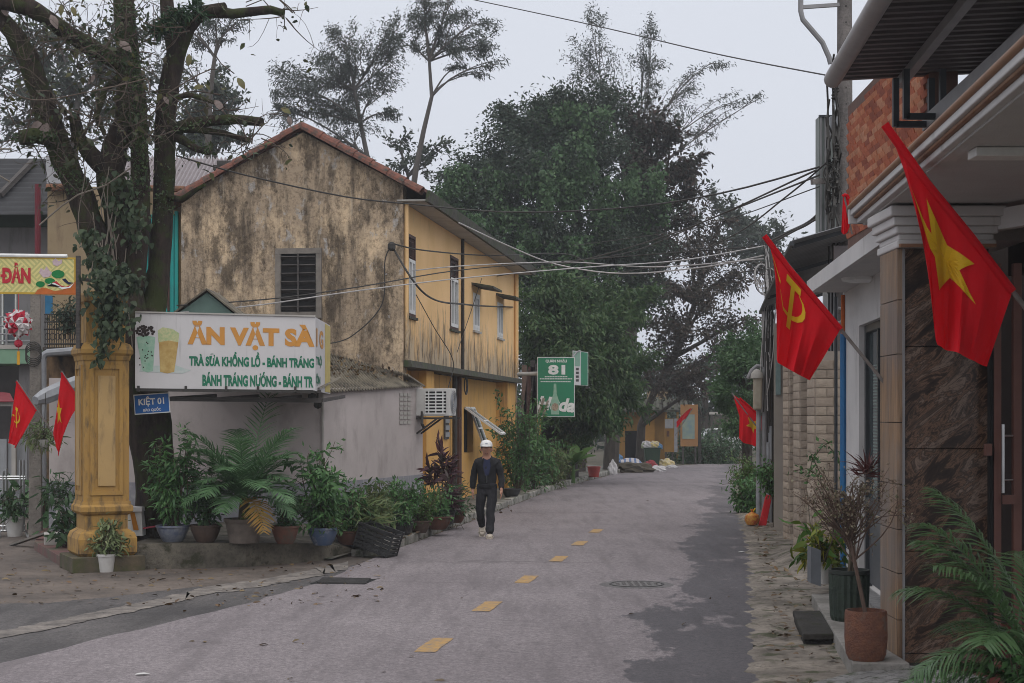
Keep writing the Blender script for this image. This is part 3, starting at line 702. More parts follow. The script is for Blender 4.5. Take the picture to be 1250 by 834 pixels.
text_mb("KIỆT 01", bl * .72, hgt * .52, BP(.13, .36), bu, bv, bn_, .03, .006).build('lettering', WHITE, bp)
text_mb("BẢO QUỐC", bl * .5, hgt * .23, BP(.25, .1), bu, bv, bn_, .03, .006).build('lettering', WHITE, bp)

# ---------------------------------------------------------------- yellow gate pillar
GY = mat('gate_ochre', (0.3696, 0.2156, 0.0572), (0.3168, 0.1848, 0.0572), 2.5, .75, .2, stain=((.11, .075, .04), 3.4, .555, (2.4, 2.4, .6)))
GYL = mat('gate_pale_ochre', (0.425, 0.2805, 0.119), (0.374, 0.2465, 0.1062), 2.5, .75, .15, stain=((.20, .135, .07), 4.5, .60, (2.5, 2.5, .5)))
MOSSB = mat('mossy_brick', (.11, .085, .055), (.055, .05, .035), 5, .9, .5, stain=((.06, .065, .025), 3, .52, (1, 1, 1)))
gp = Vector((-5.36, 20.45, 0)); gr = R(26)
gt = thing('gate_pillar', 'ochre yellow moulded gate pillar with pale recessed panels', 'gate pillar', gp)
def sqr(name, prof, m_, bev=0): return MB().lathe(gp, prof, sq=4, rz=gr).build(name, m_, gt, bevel=bev)
sqr('plinth', [(.46, 0), (.46, .19), (.44, .2)], MOSSB)
sqr('pedestal', [(.34, .2), (.375, .24), (.375, .42), (.35, .49), (.29, .53), (.275, .54), (.275, .72)], GY)
sqr('base_moulding', [(.275, .72), (.31, .74), (.335, .77), (.335, .83), (.31, .86), (.305, .9)], GY)
sqr('shaft', [(.29, .9), (.29, 2.72)], GY)
sqr('cornice', [(.30, 2.72), (.31, 2.78), (.335, 2.81), (.335, 2.86), (.30, 2.93), (.25, 2.95)], GY)
sqr('upper_shaft', [(.25, 2.95), (.25, 3.45), (.28, 3.48), (.28, 3.56), (.25, 3.6), (.2, 3.62)], GY)
for k in range(4):
    an = gr + k * math.pi / 2; x_ = Vector((math.cos(an), math.sin(an), 0)); n_ = Vector((math.sin(an), -math.cos(an), 0))
    mb = MB(); c_ = gp + n_ * .29
    for (a_, b_, z0, z1) in ((-.21, -.16, .98, 2.66), (.16, .21, .98, 2.66), (-.16, .16, .98, 1.03), (-.16, .16, 2.61, 2.66)):
        mb.prism([c_ + x_ * a_ + Z(z0), c_ + x_ * b_ + Z(z0), c_ + x_ * b_ + Z(z1), c_ + x_ * a_ + Z(z1)], n_ * .018)
    mb.build('panel_moulding', GY, gt)
    MB().prism([c_ - x_ * .11 + Z(1.1), c_ + x_ * .11 + Z(1.1), c_ + x_ * .11 + Z(2.52), c_ - x_ * .11 + Z(2.52)], n_ * .022).build('panel', GYL, gt)
# gate banner and its frame
BNY = new_mat('banner_lattice'); m, t, bs = BNY
ck = nd(t, 'ShaderNodeTexWave', wave_type='BANDS', bands_direction='DIAGONAL'); ck.inputs['Scale'].default_value = 9
vv = coords(t, (1, 0, 1)); t.links.new(vv, ck.inputs['Vector'])
ck2 = nd(t, 'ShaderNodeTexWave', wave_type='BANDS', bands_direction='DIAGONAL'); ck2.inputs['Scale'].default_value = 9
t.links.new(coords(t, (-1, 0, 1)), ck2.inputs['Vector'])
ch = nd(t, 'ShaderNodeTexChecker'); ch.inputs['Scale'].default_value = 5.5; t.links.new(coords(t, (1, 0, 1), (0, R(45), 0)), ch.inputs['Vector'])
lat = mix(t, ch.outputs['Fac'], ck.outputs['Color'], ck2.outputs['Color'])
t.links.new(mix(t, ramp(t, lat, [(.45, 0.0), (.55, 1.0)]), (.60, .52, .20), (.42, .40, .15)), bs.inputs['Base Color']); bs.inputs['Roughness'].default_value = .6; BNY = m
bd = 20.0; bsx = bd / F
gb = thing('gate_banner', 'yellow lattice festival banner with red lettering and lotus print over the gate', 'banner', P(40, 360, bd))
def NP(px, py, l=0): return P(px, py + (px - 50) * .012, bd) + Vector((0, -l, 0))
MB().prism([NP(-150, 359.5), NP(94, 359.5), NP(94, 314), NP(-150, 314)], (0, .03, 0)).build('panel', BNY, gb)
OCB = mat('ochre_border', (.50, .33, .05), bmp=0); RDP = mat('red_print', (.45, .02, .035), (.40, .02, .03), 6, .6, 0)
mb = MB()
for q in ((-150, 94, 359.5, 357), (-150, 94, 316, 314), (90.5, 94, 357, 316)): mb.prism([NP(q[0], q[2], .002), NP(q[1], q[2], .002), NP(q[1], q[3], .002), NP(q[0], q[3], .002)], (0, -.003, 0))
mb.build('border', OCB, gb)
lt = text_mb("DẢN", 34.5 * bsx, 25.5 * bsx, NP(3, 346.5), (1, 0, -.01), (0, 0, 1), (0, -1, 0), .055, .006); lt.build('lettering', RDP, gb)
MB().prism([NP(.8, 338.6, .006), NP(8.2, 338.6, .006), NP(8.2, 335.6, .006), NP(.8, 335.6, .006)], (0, -.003, 0)).build('lettering', RDP, gb)
def nblob(name, pts, l, mm): m_ = MB(); m_.add([NP(x, y, l) for x, y in pts], [tuple(range(len(pts)))]); return m_.build(name, mm, gb)
def ell(cx_, cy_, rx, ry, n=14): return [(cx_ + rx * math.cos(q), cy_ + ry * math.sin(q)) for q in np.linspace(0, 6.283, n, endpoint=False)]
ORW = mat('orange_wave_print', (.48, .13, .03), bmp=0); NAVY = mat('navy_print', (.015, .02, .06), bmp=0); PADG = mat('lily_print', (.012, .19, .05), bmp=0); LOT = mat('lotus_print', (.52, .42, .42), (.42, .3, .34), 30, .6, 0)
nblob('wave_print', [(42, 359.4), (46, 354), (52, 351), (58, 352), (66, 355), (76, 354), (84, 349), (90, 345), (93.5, 342), (93.5, 359.4)], .0055, ORW)
nblob('wave_print', [(57, 349), (62, 346), (68, 349), (76, 353), (86, 351), (91, 345), (84, 350), (76, 350.5), (70, 347), (66, 345), (62, 347)], .0085, WHITE)
nblob('wave_print', [(64, 345), (69, 343), (74, 348), (80, 350), (89, 347), (80, 353), (72, 351)], .0075, RDP)
nblob('wave_print', [(76, 341), (80, 339.5), (84, 344), (90, 345), (84, 347), (79, 344)], .0088, NAVY)
nblob('lotus_print', [(48, 333), (50, 327), (54, 330), (57, 325), (60, 330), (64, 333), (60, 338), (53, 339)], .0056, LOT)
nblob('lotus_print', [(64, 319), (68, 315), (72, 319), (76, 316), (76, 321), (70, 325), (65, 323)], .0056, LOT)
for q in (ell(71, 334.5, 8, 5), ell(61, 343, 6.5, 3.6), ell(49.5, 347, 5.5, 3.6)): nblob('lily_pad_print', q, .0066 + q[0][0] * 1e-5, PADG)
MB().tube([NP(-150, 312.5), NP(82, 312.5)], .025, 8).build('top_rail', WHITE, gb, smooth=True)
mb = MB(); mb.bar(NP(95.5, 312), NP(95.5, 425), .05); mb.build('upright', GREYW, gb)
for y in (340, 420): MB().bar(NP(95.5, y), NP(108, y) + Vector((0, .25, 0)), .04).build('wall_bracket', GREYW, gb)
# paper lantern
lc = P(22.5, 395, 19.9)
ln = thing('paper_lantern', 'red and white folded paper ball lantern with tassel under the banner', 'lantern', lc - Z(.6))
import bmesh
bm = bmesh.new(); bmesh.ops.create_icosphere(bm, subdivisions=2, radius=.15)
fc = [([v_.co.copy() for v_ in f.verts], f.calc_center_median()) for f in bm.faces]; bm.free()
la, lb = MB(), MB()
for k, (vs, c_) in enumerate(fc):
    tgt = la if (k * 7 + k // 4) % 5 < 3 else lb; vs = [lc + q for q in vs]; tip = lc + c_.normalized() * .185 + Vector((random.uniform(-.02, .02), 0, random.uniform(-.02, .02)))
    tgt.add(vs + [tip], [(0, 1, 3), (1, 2, 3), (2, 0, 3)])
LANW = mat('white_paper', (.62, .58, .58), bmp=0); LANR = mat('red_paper', (.42, .025, .05), bmp=0)
la.build('white_folds', LANW, ln); lb.build('red_folds', LANR, ln)
bm = bmesh.new(); bmesh.ops.create_icosphere(bm, subdivisions=1, radius=.055)
mb = MB()
for f in bm.faces: mb.add([lc - Z(.255) + v_.co for v_ in f.verts] + [lc - Z(.255) + f.calc_center_median() * 1.25], [(0, 1, 3), (1, 2, 3), (2, 0, 3)])
bm.free(); mb.build('small_ball', LANR, ln)
MB().box(lc - Z(.44), (.035, .012, .17)).build('tassel', mat('yellow_tassel', (.6, .3, .03), bmp=0), ln)
MB().tube([lc + Z(.38), lc + Z(.14)], .004, 5).build('cord', RDP, ln)
MB().tube([lc - Z(.16), lc - Z(.36)], .003, 5).build('string', RDP, ln)

# ---------------------------------------------------------------- flags
REDC = new_mat('red_cloth'); m, t, bs = REDC
t.links.new(mix(t, noise(t, coords(t), 7, 4), (.74, .012, .024), (.60, .008, .017)), bs.inputs['Base Color']); bs.inputs['Roughness'].default_value = .75; bs.inputs['Specular IOR Level'].default_value = .15
wv = nd(t, 'ShaderNodeTexNoise'); wv.inputs['Scale'].default_value = 12; t.links.new(coords(t, (3, 3, .7)), wv.inputs['Vector']); bump(t, bs, wv.outputs['Fac'], .35, .015)
tr = nd(t, 'ShaderNodeBsdfTranslucent'); tr.inputs['Color'].default_value = (.75, .015, .02, 1); mx = nd(t, 'ShaderNodeMixShader'); mx.inputs[0].default_value = .3
t.links.new(bs.outputs[0], mx.inputs[1]); t.links.new(tr.outputs[0], mx.inputs[2]); t.links.new(mx.outputs[0], t.nodes['Material Output'].inputs['Surface']); REDC = m
STARY = mat('yellow_cloth', (.66, .40, .012), (.58, .35, .015), 6, .75, .05)
POLEM = mat('flag_pole_steel', (.22, .20, .19), (.14, .12, .11), 6, .5, .1)
def lerp_poly(pts, t):
    n = len(pts) - 1; i = min(n - 1, int(t * n)); f = t * n - i; a, b = pts[i], pts[i + 1]
    return (a[0] + (b[0] - a[0]) * f, a[1] + (b[1] - a[1]) * f)
def flag(label, d, pole, top, bot, emblem, em, group, folds=.05, r=.012, ph=0., nf=3.2):
    """pole: two pixels; top/bot: polylines of the hoist line along the pole and the hanging lower edge"""
    a, b = P(*pole[0], d), P(*pole[1], d); root = thing('flag', label, 'flag', b, group)
    MB().tube([a, b], r, 8).build('pole', POLEM, root, smooth=True)
    def S(s, t, off=0.):
        x0, y0 = lerp_poly(top, s); x1, y1 = lerp_poly(bot, s); tt = t
        w_ = folds * t * (math.sin(s * 6.283 * nf / 2 + ph + t * .9) + .45 * math.sin(s * 6.283 * nf + ph * 2 - t * 1.6) + .08 * math.sin(s * 6.283 * nf * 2.7 + ph - t * 2.5))
        sg_ = math.sin(math.pi * t) * math.sin(math.pi * s) * .03
        return P(x0 + (x1 - x0) * tt, y0 + (y1 - y0) * tt, d) + Vector((w_ * .22, w_ - off, -sg_ * .3))
    mb = MB(); mb.grid(lambda s, t: S(s, t), 40, 30); cl_ = mb.build('cloth', REDC, root, smooth=True)
    hm_ = MB(); hm_.tube([S(k / 24, 0) for k in range(25)], r * 1.7, 8); hm_.build('hoist_sleeve', REDC, root, smooth=True)
    sm = MB()
    def tri(p, q, w_, n=5):
        for off in (.012, -.012):
            vs = {}; fs = []
            base = []
            for i in range(n + 1):
                for j in range(n + 1 - i):
                    k = n - i - j; s = (p[0] * i + q[0] * j + w_[0] * k) / n; t = (p[1] * i + q[1] * j + w_[1] * k) / n
                    vs[(i, j)] = len(base); base.append(S(min(1, max(0, s)), min(1, max(0, t)), off))
            for i in range(n):
                for j in range(n - i):
                    fs.append((vs[(i, j)], vs[(i + 1, j)], vs[(i, j + 1)]))
                    if i + j < n - 1: fs.append((vs[(i + 1, j)], vs[(i + 1, j + 1)], vs[(i, j + 1)]))
            sm.add(base, fs)
    cs, ct, rs, rt, rot = em
    loc = lambda rr, an: (cs + rr * rs * math.cos(an + rot), ct + rr * rt * math.sin(an + rot))
    if emblem == 'star':
        for k in range(10):
            r0, r1 = (1, .40) if k % 2 == 0 else (.40, 1)
            tri((cs, ct), loc(r0, k * math.pi / 5), loc(r1, (k + 1) * math.pi / 5))
    elif emblem == 'hammer':
        def quad(p): tri(p[0], p[1], p[2]); tri(p[0], p[2], p[3])
        X = lambda x, y: (cs + rs * (x * math.cos(rot) - y * math.sin(rot)), ct + rt * (x * math.sin(rot) + y * math.cos(rot)))
        for k in range(9):     # sickle blade
            a0, a1 = -1.9 + k * .42, -1.9 + (k + 1) * .42; w0, w1 = .24 * math.sin(math.pi * (k + .3) / 9.6), .24 * math.sin(math.pi * (k + 1.3) / 9.6)
            quad([X(.75 * math.cos(a0), .75 * math.sin(a0)), X(.75 * math.cos(a1), .75 * math.sin(a1)), X((.75 - w1) * math.cos(a1), (.75 - w1) * math.sin(a1)), X((.75 - w0) * math.cos(a0), (.75 - w0) * math.sin(a0))])
        quad([X(-.52, .42), X(-.40, .54), X(-.86, 1.0), X(-1.0, .88)])          # sickle handle
        quad([X(-.62, -.50), X(-.48, -.62), X(.92, .84), X(.78, .98)])          # hammer handle
        quad([X(-.95, -.50), X(-.45, -1.0), X(-.22, -.76), X(-.72, -.26)])      # hammer head
    sm.build('emblem', STARY, root)
    return root
flag('red flag with a yellow star on a pole above the dark marble column', 10.2, ((1081, 153), (1296, 434)), [(1080, 152), (1130, 222), (1184, 288), (1236, 356)], [(1116, 216), (1143, 420), (1168, 432), (1206, 447)][::1], 'star', (.47, .36, .34, .27, .5), 'flags hung along the street', .12, .017, .6, 4.4)
flag('red flag with hammer and sickle slung from the carved timber strip', 12.6, ((934, 289), (1085, 474)), [(933, 288), (962, 326), (994, 364), (1026, 402)], [(949, 312), (948, 442), (972, 456), (988, 464)], 'hammer', (.42, .30, .26, .22, .75), 'flags hung along the street', .11, .014, 1.7, 4.0)
flag('small red flag with hammer and sickle beside the concrete pole', 21.9, ((20, 464), (70, 536)), [(20, 466), (28, 478), (36, 490), (44, 502)], [(10, 536), (12, 541), (17, 544), (20, 547)], 'hammer', (.35, .48, .28, .14, .3), 'flags by the gate pillar', .03, .010, .2)
flag('small red flag with a yellow star hanging behind the gate pillar', 21.6, ((75, 453), (110, 508)), [(75, 455), (82, 466), (90, 478), (99, 490)], [(66, 520), (68, 545), (71, 558), (80, 520)], 'star', (.22, .55, .22, .17, .2), 'flags by the gate pillar', .03, .010, 2.0)
flag('pair of crumpled red flag cloth with star above the roadside bush', 29.6, ((893, 480), (944, 548)), [(903, 486), (912, 494), (922, 503), (932, 512)], [(902, 535), (908, 541), (917, 543), (925, 546)], 'star', (.62, .42, .30, .22, .1), 'flags on the conduit pole', .05, .012, .9)
flag('narrow red flag with a star corner behind the conduit pole', 30.6, ((893, 480), (944, 530)), [(895, 483), (902, 488), (909, 494), (916, 500)], [(903, 510), (906, 516), (910, 520), (914, 522)], 'star', (.5, .30, .3, .25, .1), 'flags on the conduit pole', .04, .010, 1.9)
flag('dark red flag hanging limply near the shelter notice board', 60.0, ((846, 498), (824, 532)), [(844, 499), (838, 503), (832, 509), (826, 516)], [(838, 510), (833, 514), (829, 519), (826, 523)], None, (0, 0, 0, 0, 0), 'flags hung along the street', .06, .015, .2)
flag('furled red flag standing against the brick tiled wall', 15.4, ((1030, 236), (1040, 286)), [(1029, 240), (1031, 238), (1034, 239), (1036, 243)], [(1027, 283), (1030, 287), (1034, 284), (1037, 278)], None, (0, 0, 0, 0, 0), 'flags hung along the street', .02, .01, .2)

# ---------------------------------------------------------------- houses and clutter left of the gate
LAV = mat('lavender_wall', (0.24, 0.228, 0.232), (0.192, 0.18, 0.184), 1.4, .85, .12, stain=((.14, .13, .13), 1.6, .6, (4, 4, .6)))
TIN = mat('dark_tin', (0.03, 0.03, 0.033), (0.018, 0.018, 0.0204), 3, .6, .15)
DGREEN = mat('dark_green_paint', (.045, .07, .05), (.03, .05, .037), 3, .7)
PGREEN = mat('pale_green_paint', (.20, .34, .23), (.17, .29, .2), 3, .7)
CREAM = mat('cream_plaster', (0.286, 0.22, 0.132), (0.231, 0.1705, 0.1045), 1.3, .88, .2, stain=((.16, .11, .07), 1.6, .58, (3, 3, .6)))
hd_ = 33.0
bh = thing('balcony_house', 'shaded grey house with dark tin awning, green bands and a railed balcony', 'house', P(20, 0, hd_).xy.to_3d())
def Q(px, py, d=hd_): return P(px, py, d)
def wallq(name, x0, x1, y0, y1, d, th, mm, par): return MB().prism([Q(x0, y1, d), Q(x1, y1, d), Q(x1, y0, d), Q(x0, y0, d)], (0, th, 0)).build(name, mm, par)
wallq('upper_wall', -140, 100, 276, 428, hd_, .3, LAV, bh)
wallq('green_band', -140, 98, 256, 277, hd_ - .12, .12, DGREEN, bh)
def tinr(u_, v_): a_ = P(-140 + 196 * u_, 193, 33.6); b_ = P(-140 + 240 * u_, 262, 31.8); p = a_.lerp(b_, 1 - v_); return p + Vector((0, 0, .03 * math.sin(v_ * 75)))
mb = MB(); mb.grid(tinr, 2, 110); mb.build('tin_awning', TIN, bh, smooth=True)
mb = MB(); mb.bar(P(0, 238, 32.2), P(40, 197, 33.3), .1); mb.bar(P(-60, 238, 32.2), P(-20, 197, 33.3), .1); mb.build('awning_strut', GREYW, bh)
mb = MB(); mb.tube([P(46, 225, 31.6), P(46, 430, 31.6)], .06, 8); mb.build('red_post', mat('red_steel', (.16, .015, .025), (.11, .012, .02), 5, .5, .1), bh)
wallq('balcony_slab', -140, 40, 426, 444, 31.6, 1.4, PGREEN, bh); wallq('slab_edge', -140, 41, 421, 426, 31.58, .2, SOFFIT, bh)
rl = MB()
for y in (387, 398, 408, 416): rl.tube([P(-140, y, 31.7), P(40, y, 31.7)], .018, 6)
for k in range(12): rl.tube([P(-136 + k * 16, 386, 31.7), P(-136 + k * 16, 422, 31.7)], .022, 6)
rl.build('railing', mat('grey_railing', (.30, .30, .31), bmp=0), bh)
for x0, x1 in ((-60, -30), (4, 18)): w_ = wallq('window', x0, x1, 345, 418, hd_ - .01, .008, GLASS, bh); wallq('frame', x0 - 2, x0, 343, 420, hd_ - .03, .04, WHITE, w_); wallq('frame', x1, x1 + 2, 343, 420, hd_ - .03, .04, WHITE, w_); wallq('frame', x0, x1, 343, 345, hd_ - .03, .04, WHITE, w_)
wallq('vent_window', 73, 96, 308, 328, hd_ - .02, .02, TIN, bh); wallq('vent_window', -6, 16, 310, 328, hd_ - .02, .02, TIN, bh)
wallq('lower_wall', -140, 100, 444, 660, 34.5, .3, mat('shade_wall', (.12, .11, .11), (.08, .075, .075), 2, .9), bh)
wallq('side_pier', 23, 40, 444, 600, 32, .5, LAV, bh)
mb = MB(); mb.prism([P(-100, 491, 29.6), P(17, 491, 29.6), P(12, 481, 30.6), P(-100, 470, 30.6)], (0, 0, .02)); mb.build('red_awning', mat('red_awning', (.22, .04, .05), (.17, .03, .04), 5, .6), bh)
mb = MB(); mb.prism([P(-100, 496, 29.7), P(17, 496, 29.7), P(17, 491, 29.7), P(-100, 491, 29.7)], (0, .03, 0)); mb.prism([P(14, 600, 29.8), P(19, 600, 29.8), P(19, 496, 29.8), P(14, 496, 29.8)], (0, .1, 0)); mb.build('awning_fascia', SOFFIT, bh)
for k in range(3): wallq('shutter_panel', -30 + k * 20, -12 + k * 20 + (5 if k == 2 else 0), 536, 630, 29.9 + .05 * k, .04, mat('bleached_tin', (.32, .33, .35), (.25, .255, .265), 2, .5, .1, stretch=(8, 1, 1)), bh)
# cream house behind the big tree
ch_ = thing('cream_house', 'cream plaster house with turquoise door and mauve tin roof behind the big tree', 'house', P(140, 0, 29.2).xy.to_3d())
wallq('front_wall', 58, 221, 228, 640, 29.2, .3, CREAM, ch_)
def mauve(u_, v_): a_ = P(150 + 150 * u_, 190 + 4 * u_, 34); b_ = P(130 + 150 * u_, 230, 30.5); return b_.lerp(a_, v_) + Z(.03 * math.sin(u_ * 190))
mb = MB(); mb.grid(mauve, 240, 3); mb.build('roof', mat('mauve_tin', (.27, .235, .24), (.22, .19, .195), 2, .5, .1), ch_, smooth=True)
mb = MB(); mb.prism([P(56, 193, 31), P(74, 193, 31), P(92, 226, 29.0), P(57, 226, 29.0)], (0, 0, .04)); mb.build('side_roof', mat('slate_tin', (.17, .165, .17), (.12, .118, .12), 5, .6, .2), ch_)
mb = MB(); mb.tube([P(57, 229, 29.0), P(92, 229, 29.0)], .07, 8); mb.tube([P(140, 229, 29.0), P(225, 231, 28.9)], .06, 8); mb.build('ridge_tile', mat('orange_tile', (.19, .085, .045), (.11, .06, .04), 8, .8), ch_)
mb = MB(); mb.box(P(280, 215, 31.0), (.42, .4, .55)); mb.box(P(280, 207, 31.0), (.55, .5, .1)); mb.build('chimney', mat('dark_masonry', (.07, .065, .06), (.04, .038, .035), 8, .9, .4), ch_)
TURQ = mat('turquoise_paint', (.015, .36, .34), (.02, .28, .27), 3, .55, .1)
w_ = wallq('door', 128, 212, 262, 385, 29.12, .07, TURQ, ch_)
wallq('dark_gap', 131, 137, 262, 380, 29.10, .018, DARK, w_); wallq('dark_gap', 181, 184, 262, 380, 29.10, .018, DARK, w_); wallq('dark_gap', 204, 207, 262, 380, 29.1, .018, BROWNW, w_)
wallq('door_frame', 213, 217, 258, 388, 29.10, .09, TURQ, ch_); wallq('door_frame', 172, 178, 258, 352, 29.08, .035, TURQ, w_)
# ochre annex with iron balcony rail, pipes
an = thing('stained_annex', 'stained ochre annex wall with black iron balcony and grey drain pipe', 'house', P(75, 0, 27).xy.to_3d())
wallq('wall', 52, 110, 424, 640, 27.2, .3, mat('rotting_ochre', (.26, .16, .08), (.12, .08, .05), 2.4, .9, .3, stain=((.03, .026, .022), 2.2, .50, (2, 2, .7))), an)
ir = MB()
for y in (384, 393, 402, 420, 426): ir.tube([P(54, y, 26.9), P(98, y, 26.9)], .014, 5)
for k in range(16): ir.tube([P(55 + k * 2.8, 384, 26.9), P(55 + k * 2.8, 427, 26.9)], .008, 4)
for k in range(7): ir.tube([P(58 + k * 6, 411, 26.88) + Vector((.045 * math.cos(q), 0, .06 * math.sin(q))) for q in np.linspace(0, 6.283, 9)], .008, 4)
ir.build('iron_railing', BLACKP, an)
MB().tube([P(96, 428, 26.4), P(58, 431, 26.4), P(53.5, 434, 26.4), P(52, 440, 26.4), P(52, 600, 26.4)], .065, 8).build('drain_pipe', PVC, an, smooth=True)
wallq('canopy_slab', 52, 110, 427, 434, 26.7, .7, LEDGE, an)
MB().tube([P(43, 489, 24.7), P(55, 484, 24.9), P(72, 477, 25.1), P(96, 468, 25.2)], [.07, .13, .14, .14], 8).build('canopy_roll', PVC, an, smooth=True)
wallq('blue_cloth', 55, 64, 361, 384, 27.2, .02, mat('blue_cloth', (.03, .16, .30), bmp=0), an)
# concrete pole left
CONC = concrete('pole_concrete', (.24, .215, .19), (.14, .125, .11), None, 3)
pb = P(43.5, 0, 25.6).xy.to_3d()
cp = thing('concrete_pole', 'old square concrete utility pole standing beside the gate banner', 'utility pole', pb)
MB().lathe(pb, [(.105, 0), (.075, 4.2)], sq=4, rz=.2).build('shaft', CONC, cp, bevel=.012)
mb = MB()
for k in range(5): mb.tube([pb + Vector((.13 * math.cos(q), -.12, 2.95 + .03 * k + .14 * math.sin(q))) for q in np.linspace(0, 6.28, 14)], .008, 4)
mb.build('cable_coil', BLACKP, cp)
# stainless barrier
sb = thing('steel_barrier', 'stainless steel tube barrier standing in the lane', 'barrier', G(12, 652))
o = G(12, 652)
mb = MB()
def sp(x, y): return P(x, y, 26.0)
for x, y0 in ((4, 575), (8, 572), (25, 562), (29, 562), (-20, 575), (-30, 575)): mb.tube([sp(x, y0), sp(x, 648)], .022, 6)
for y in (582, 585, 642, 648): mb.tube([sp(-40, y), sp(31, y)], .02, 6)
mb.tube([sp(31, 648), sp(33, 652), P(34, 655, 25.2)], .022, 6); mb.tube([sp(0, 648), P(-2, 658, 25.4)], .022, 6)
mb.build('frame', STEEL, sb, smooth=True)
# red floor step, slab and leaning board
mb = MB(); p_ = [G(42, 672), G(84, 698), G(100, 690), G(160, 672), G(90, 650), G(52, 655)]
mb.prism([Vector((q.x, q.y, 0)) for q in p_], (0, 0, .13)); mb.build('tiled_step', mat('red_floor_tile', (.17, .075, .065), (.11, .055, .05), 5, .6, .2, stain=((.09, .085, .06), 3, .55, (1, 1, 1))), kind='structure', label='worn red tiled step behind the gate pillar', cat='step')
c_ = G(72, 664, .13); MB().box(c_ + Z(.08), (.42, .42, .16), rz=.3).build('pot_slab', SOFFIT, bevel=.01, label='grey concrete slab under the white vase planter', cat='slab')
mb = MB(); mb.bar(G(15, 665, .02), P(62, 649, 23.5), .12, .03); mb.build('plank', mat('weathered_plank', (.20, .18, .16), (.13, .12, .105), 6, .8, .3), label='weathered plank leaning on the red step', cat='plank')
# foam box behind the pillar
fb_ = P(162, 640, 21.3); fb_ = thing('foam_box', 'white foam box with an orange band beside the gate pillar', 'box', Vector((fb_.x, fb_.y, .38)))
l_ = world_loc(fb_)
MB().prism([l_ + Vector(q) for q in ((-.17, -.15, 0), (.17, -.15, 0), (.15, -.13, .33), (-.14, -.13, .33))], (0, .3, 0)).build('body', WHITE, fb_)
MB().prism([l_ + Vector(q) for q in ((-.17, -.17, .33), (.17, -.17, .33), (.16, -.16, .385), (-.15, -.16, .385))], (0, .34, 0)).build('lid', SIGNW, fb_)
MB().prism([l_ + Vector(q) for q in ((.05, -.158, .08), (.12, -.158, .08), (.06, -.145, .32), (-.0, -.145, .32))], (0, -.004, 0)).build('orange_band', mat('orange_band', (.5, .2, .02), bmp=0), fb_)
MB().bar(l_ + Vector((.17, -.1, .10)), l_ + Vector((.36, -.1, .13)), .05, .02).build('pink_tray', mat('pink_plastic', (.5, .08, .12), bmp=0), label='pink plastic tray edge sticking out by the foam box', cat='tray')

# ---------------------------------------------------------------- planter ledge
mb = MB(); fl = [P(158, 0, 20.3), P(300, 0, 20.7), P(395, 0, 21.6), P(432, 0, 22.4)]
lz = [.34, .32, .24, .10]; n = 4
bk = [Vector((p.x, 25.0, 0)) for p in fl]
vs = [Vector((p.x, p.y, 0)) for p in fl] + [Vector((p.x, p.y, z)) for p, z in zip(fl, lz)] + [Vector((p.x, p.y, max(.12, z) * .9)) for p, z in zip(bk, lz)] + [Vector((p.x, p.y, 0)) for p in bk]
mb.add(vs, [(i, i + 1, 4 + i + 1, 4 + i) for i in range(3)] + [(4 + i, 5 + i, 9 + i, 8 + i) for i in range(3)] + [(0, 4, 8, 12), (3, 15, 11, 7)])
LEDGEW = concrete('ledge_concrete', (.17, .15, .12), (.06, .055, .045), (.035, .035, .02), 2.2)
mb.build('planter_ledge', LEDGEW, label='low mossy concrete planter ledge in front of the kiosk', cat='ledge', kind='structure')
# ================================================================ RIGHT SIDE HOUSES
m, t, bs = new_mat('dark_marble')
w1 = nd(t, 'ShaderNodeTexNoise'); w1.inputs['Scale'].default_value = 2.2; w1.inputs['Detail'].default_value = 9; w1.inputs['Roughness'].default_value = .68; w1.inputs['Distortion'].default_value = .9
mp2 = nd(t, 'ShaderNodeMapping'); mp2.inputs['Scale'].default_value = (1.1, 1, 3.6); t.links.new(coords(t, (1, 1, 1), (0, R(40), 0)), mp2.inputs[0]); t.links.new(mp2.outputs[0], w1.inputs['Vector'])
c = ramp(t, w1.outputs['Fac'], [(.34, (.012, .009, .008)), (.46, (.04, .024, .018)), (.505, (.17, .10, .065)), (.54, (.035, .023, .018)), (.60, (.22, .155, .12)), (.66, (.06, .042, .035))])
c = mix(t, ramp(t, noise(t, coords(t, (1, 1, 1)), 5, 7, .7), [(.5, 0.0), (.62, .5)]), c, (.02, .014, .012))
t.links.new(c, bs.inputs['Base Color']); bs.inputs['Roughness'].default_value = .3; bs.inputs['Specular IOR Level'].default_value = .35; MARBLE = m
m, t, bs = new_mat('wood_tile')
n1 = noise(t, coords(t, (14, 14, .8)), 2.0, 8, .7); n2 = noise(t, coords(t, (1, 1, .7)), 1.6, 4)
c = mix(t, ramp(t, n1, [(.3, 0.0), (.7, 1.0)]), (.36, .225, .125), (.085, .052, .036))
c = mix(t, ramp(t, n2, [(.42, 0.0), (.6, .8)]), c, mix(t, n1, (.24, .20, .18), (.10, .088, .082)))
t.links.new(c, bs.inputs['Base Color']); bs.inputs['Roughness'].default_value = .55; bump(t, bs, n1, .3, .01); WOODT = m
STUCCO = mat('house_white', (.55, .53, .52), (.46, .445, .44), 1.6, .8, .15, stain=((.30, .28, .265), 1.4, .66, (2, 2, .6)))
CEIL = mat('stucco_ceiling', (.50, .485, .475), (.45, .435, .43), 4, .9, .6, fine=90)
BRONZE = mat('brown_moulding', (.25, .135, .075), (.19, .10, .06), 6, .55, .05)
BARM = mat('brown_gate_steel', (.15, .07, .055), (.12, .055, .045), 5, .5, .05)
DKMET = mat('dark_grey_metal', (.045, .05, .055), (.035, .038, .042), 4, .45, .05)
ROOFD = mat('dark_corrugated', (.10, .085, .085), (.065, .055, .056), 3, .55, .1)
STEELG = mat('galvanised_beam', (.26, .255, .26), (.2, .195, .2), 3, .5, .1)
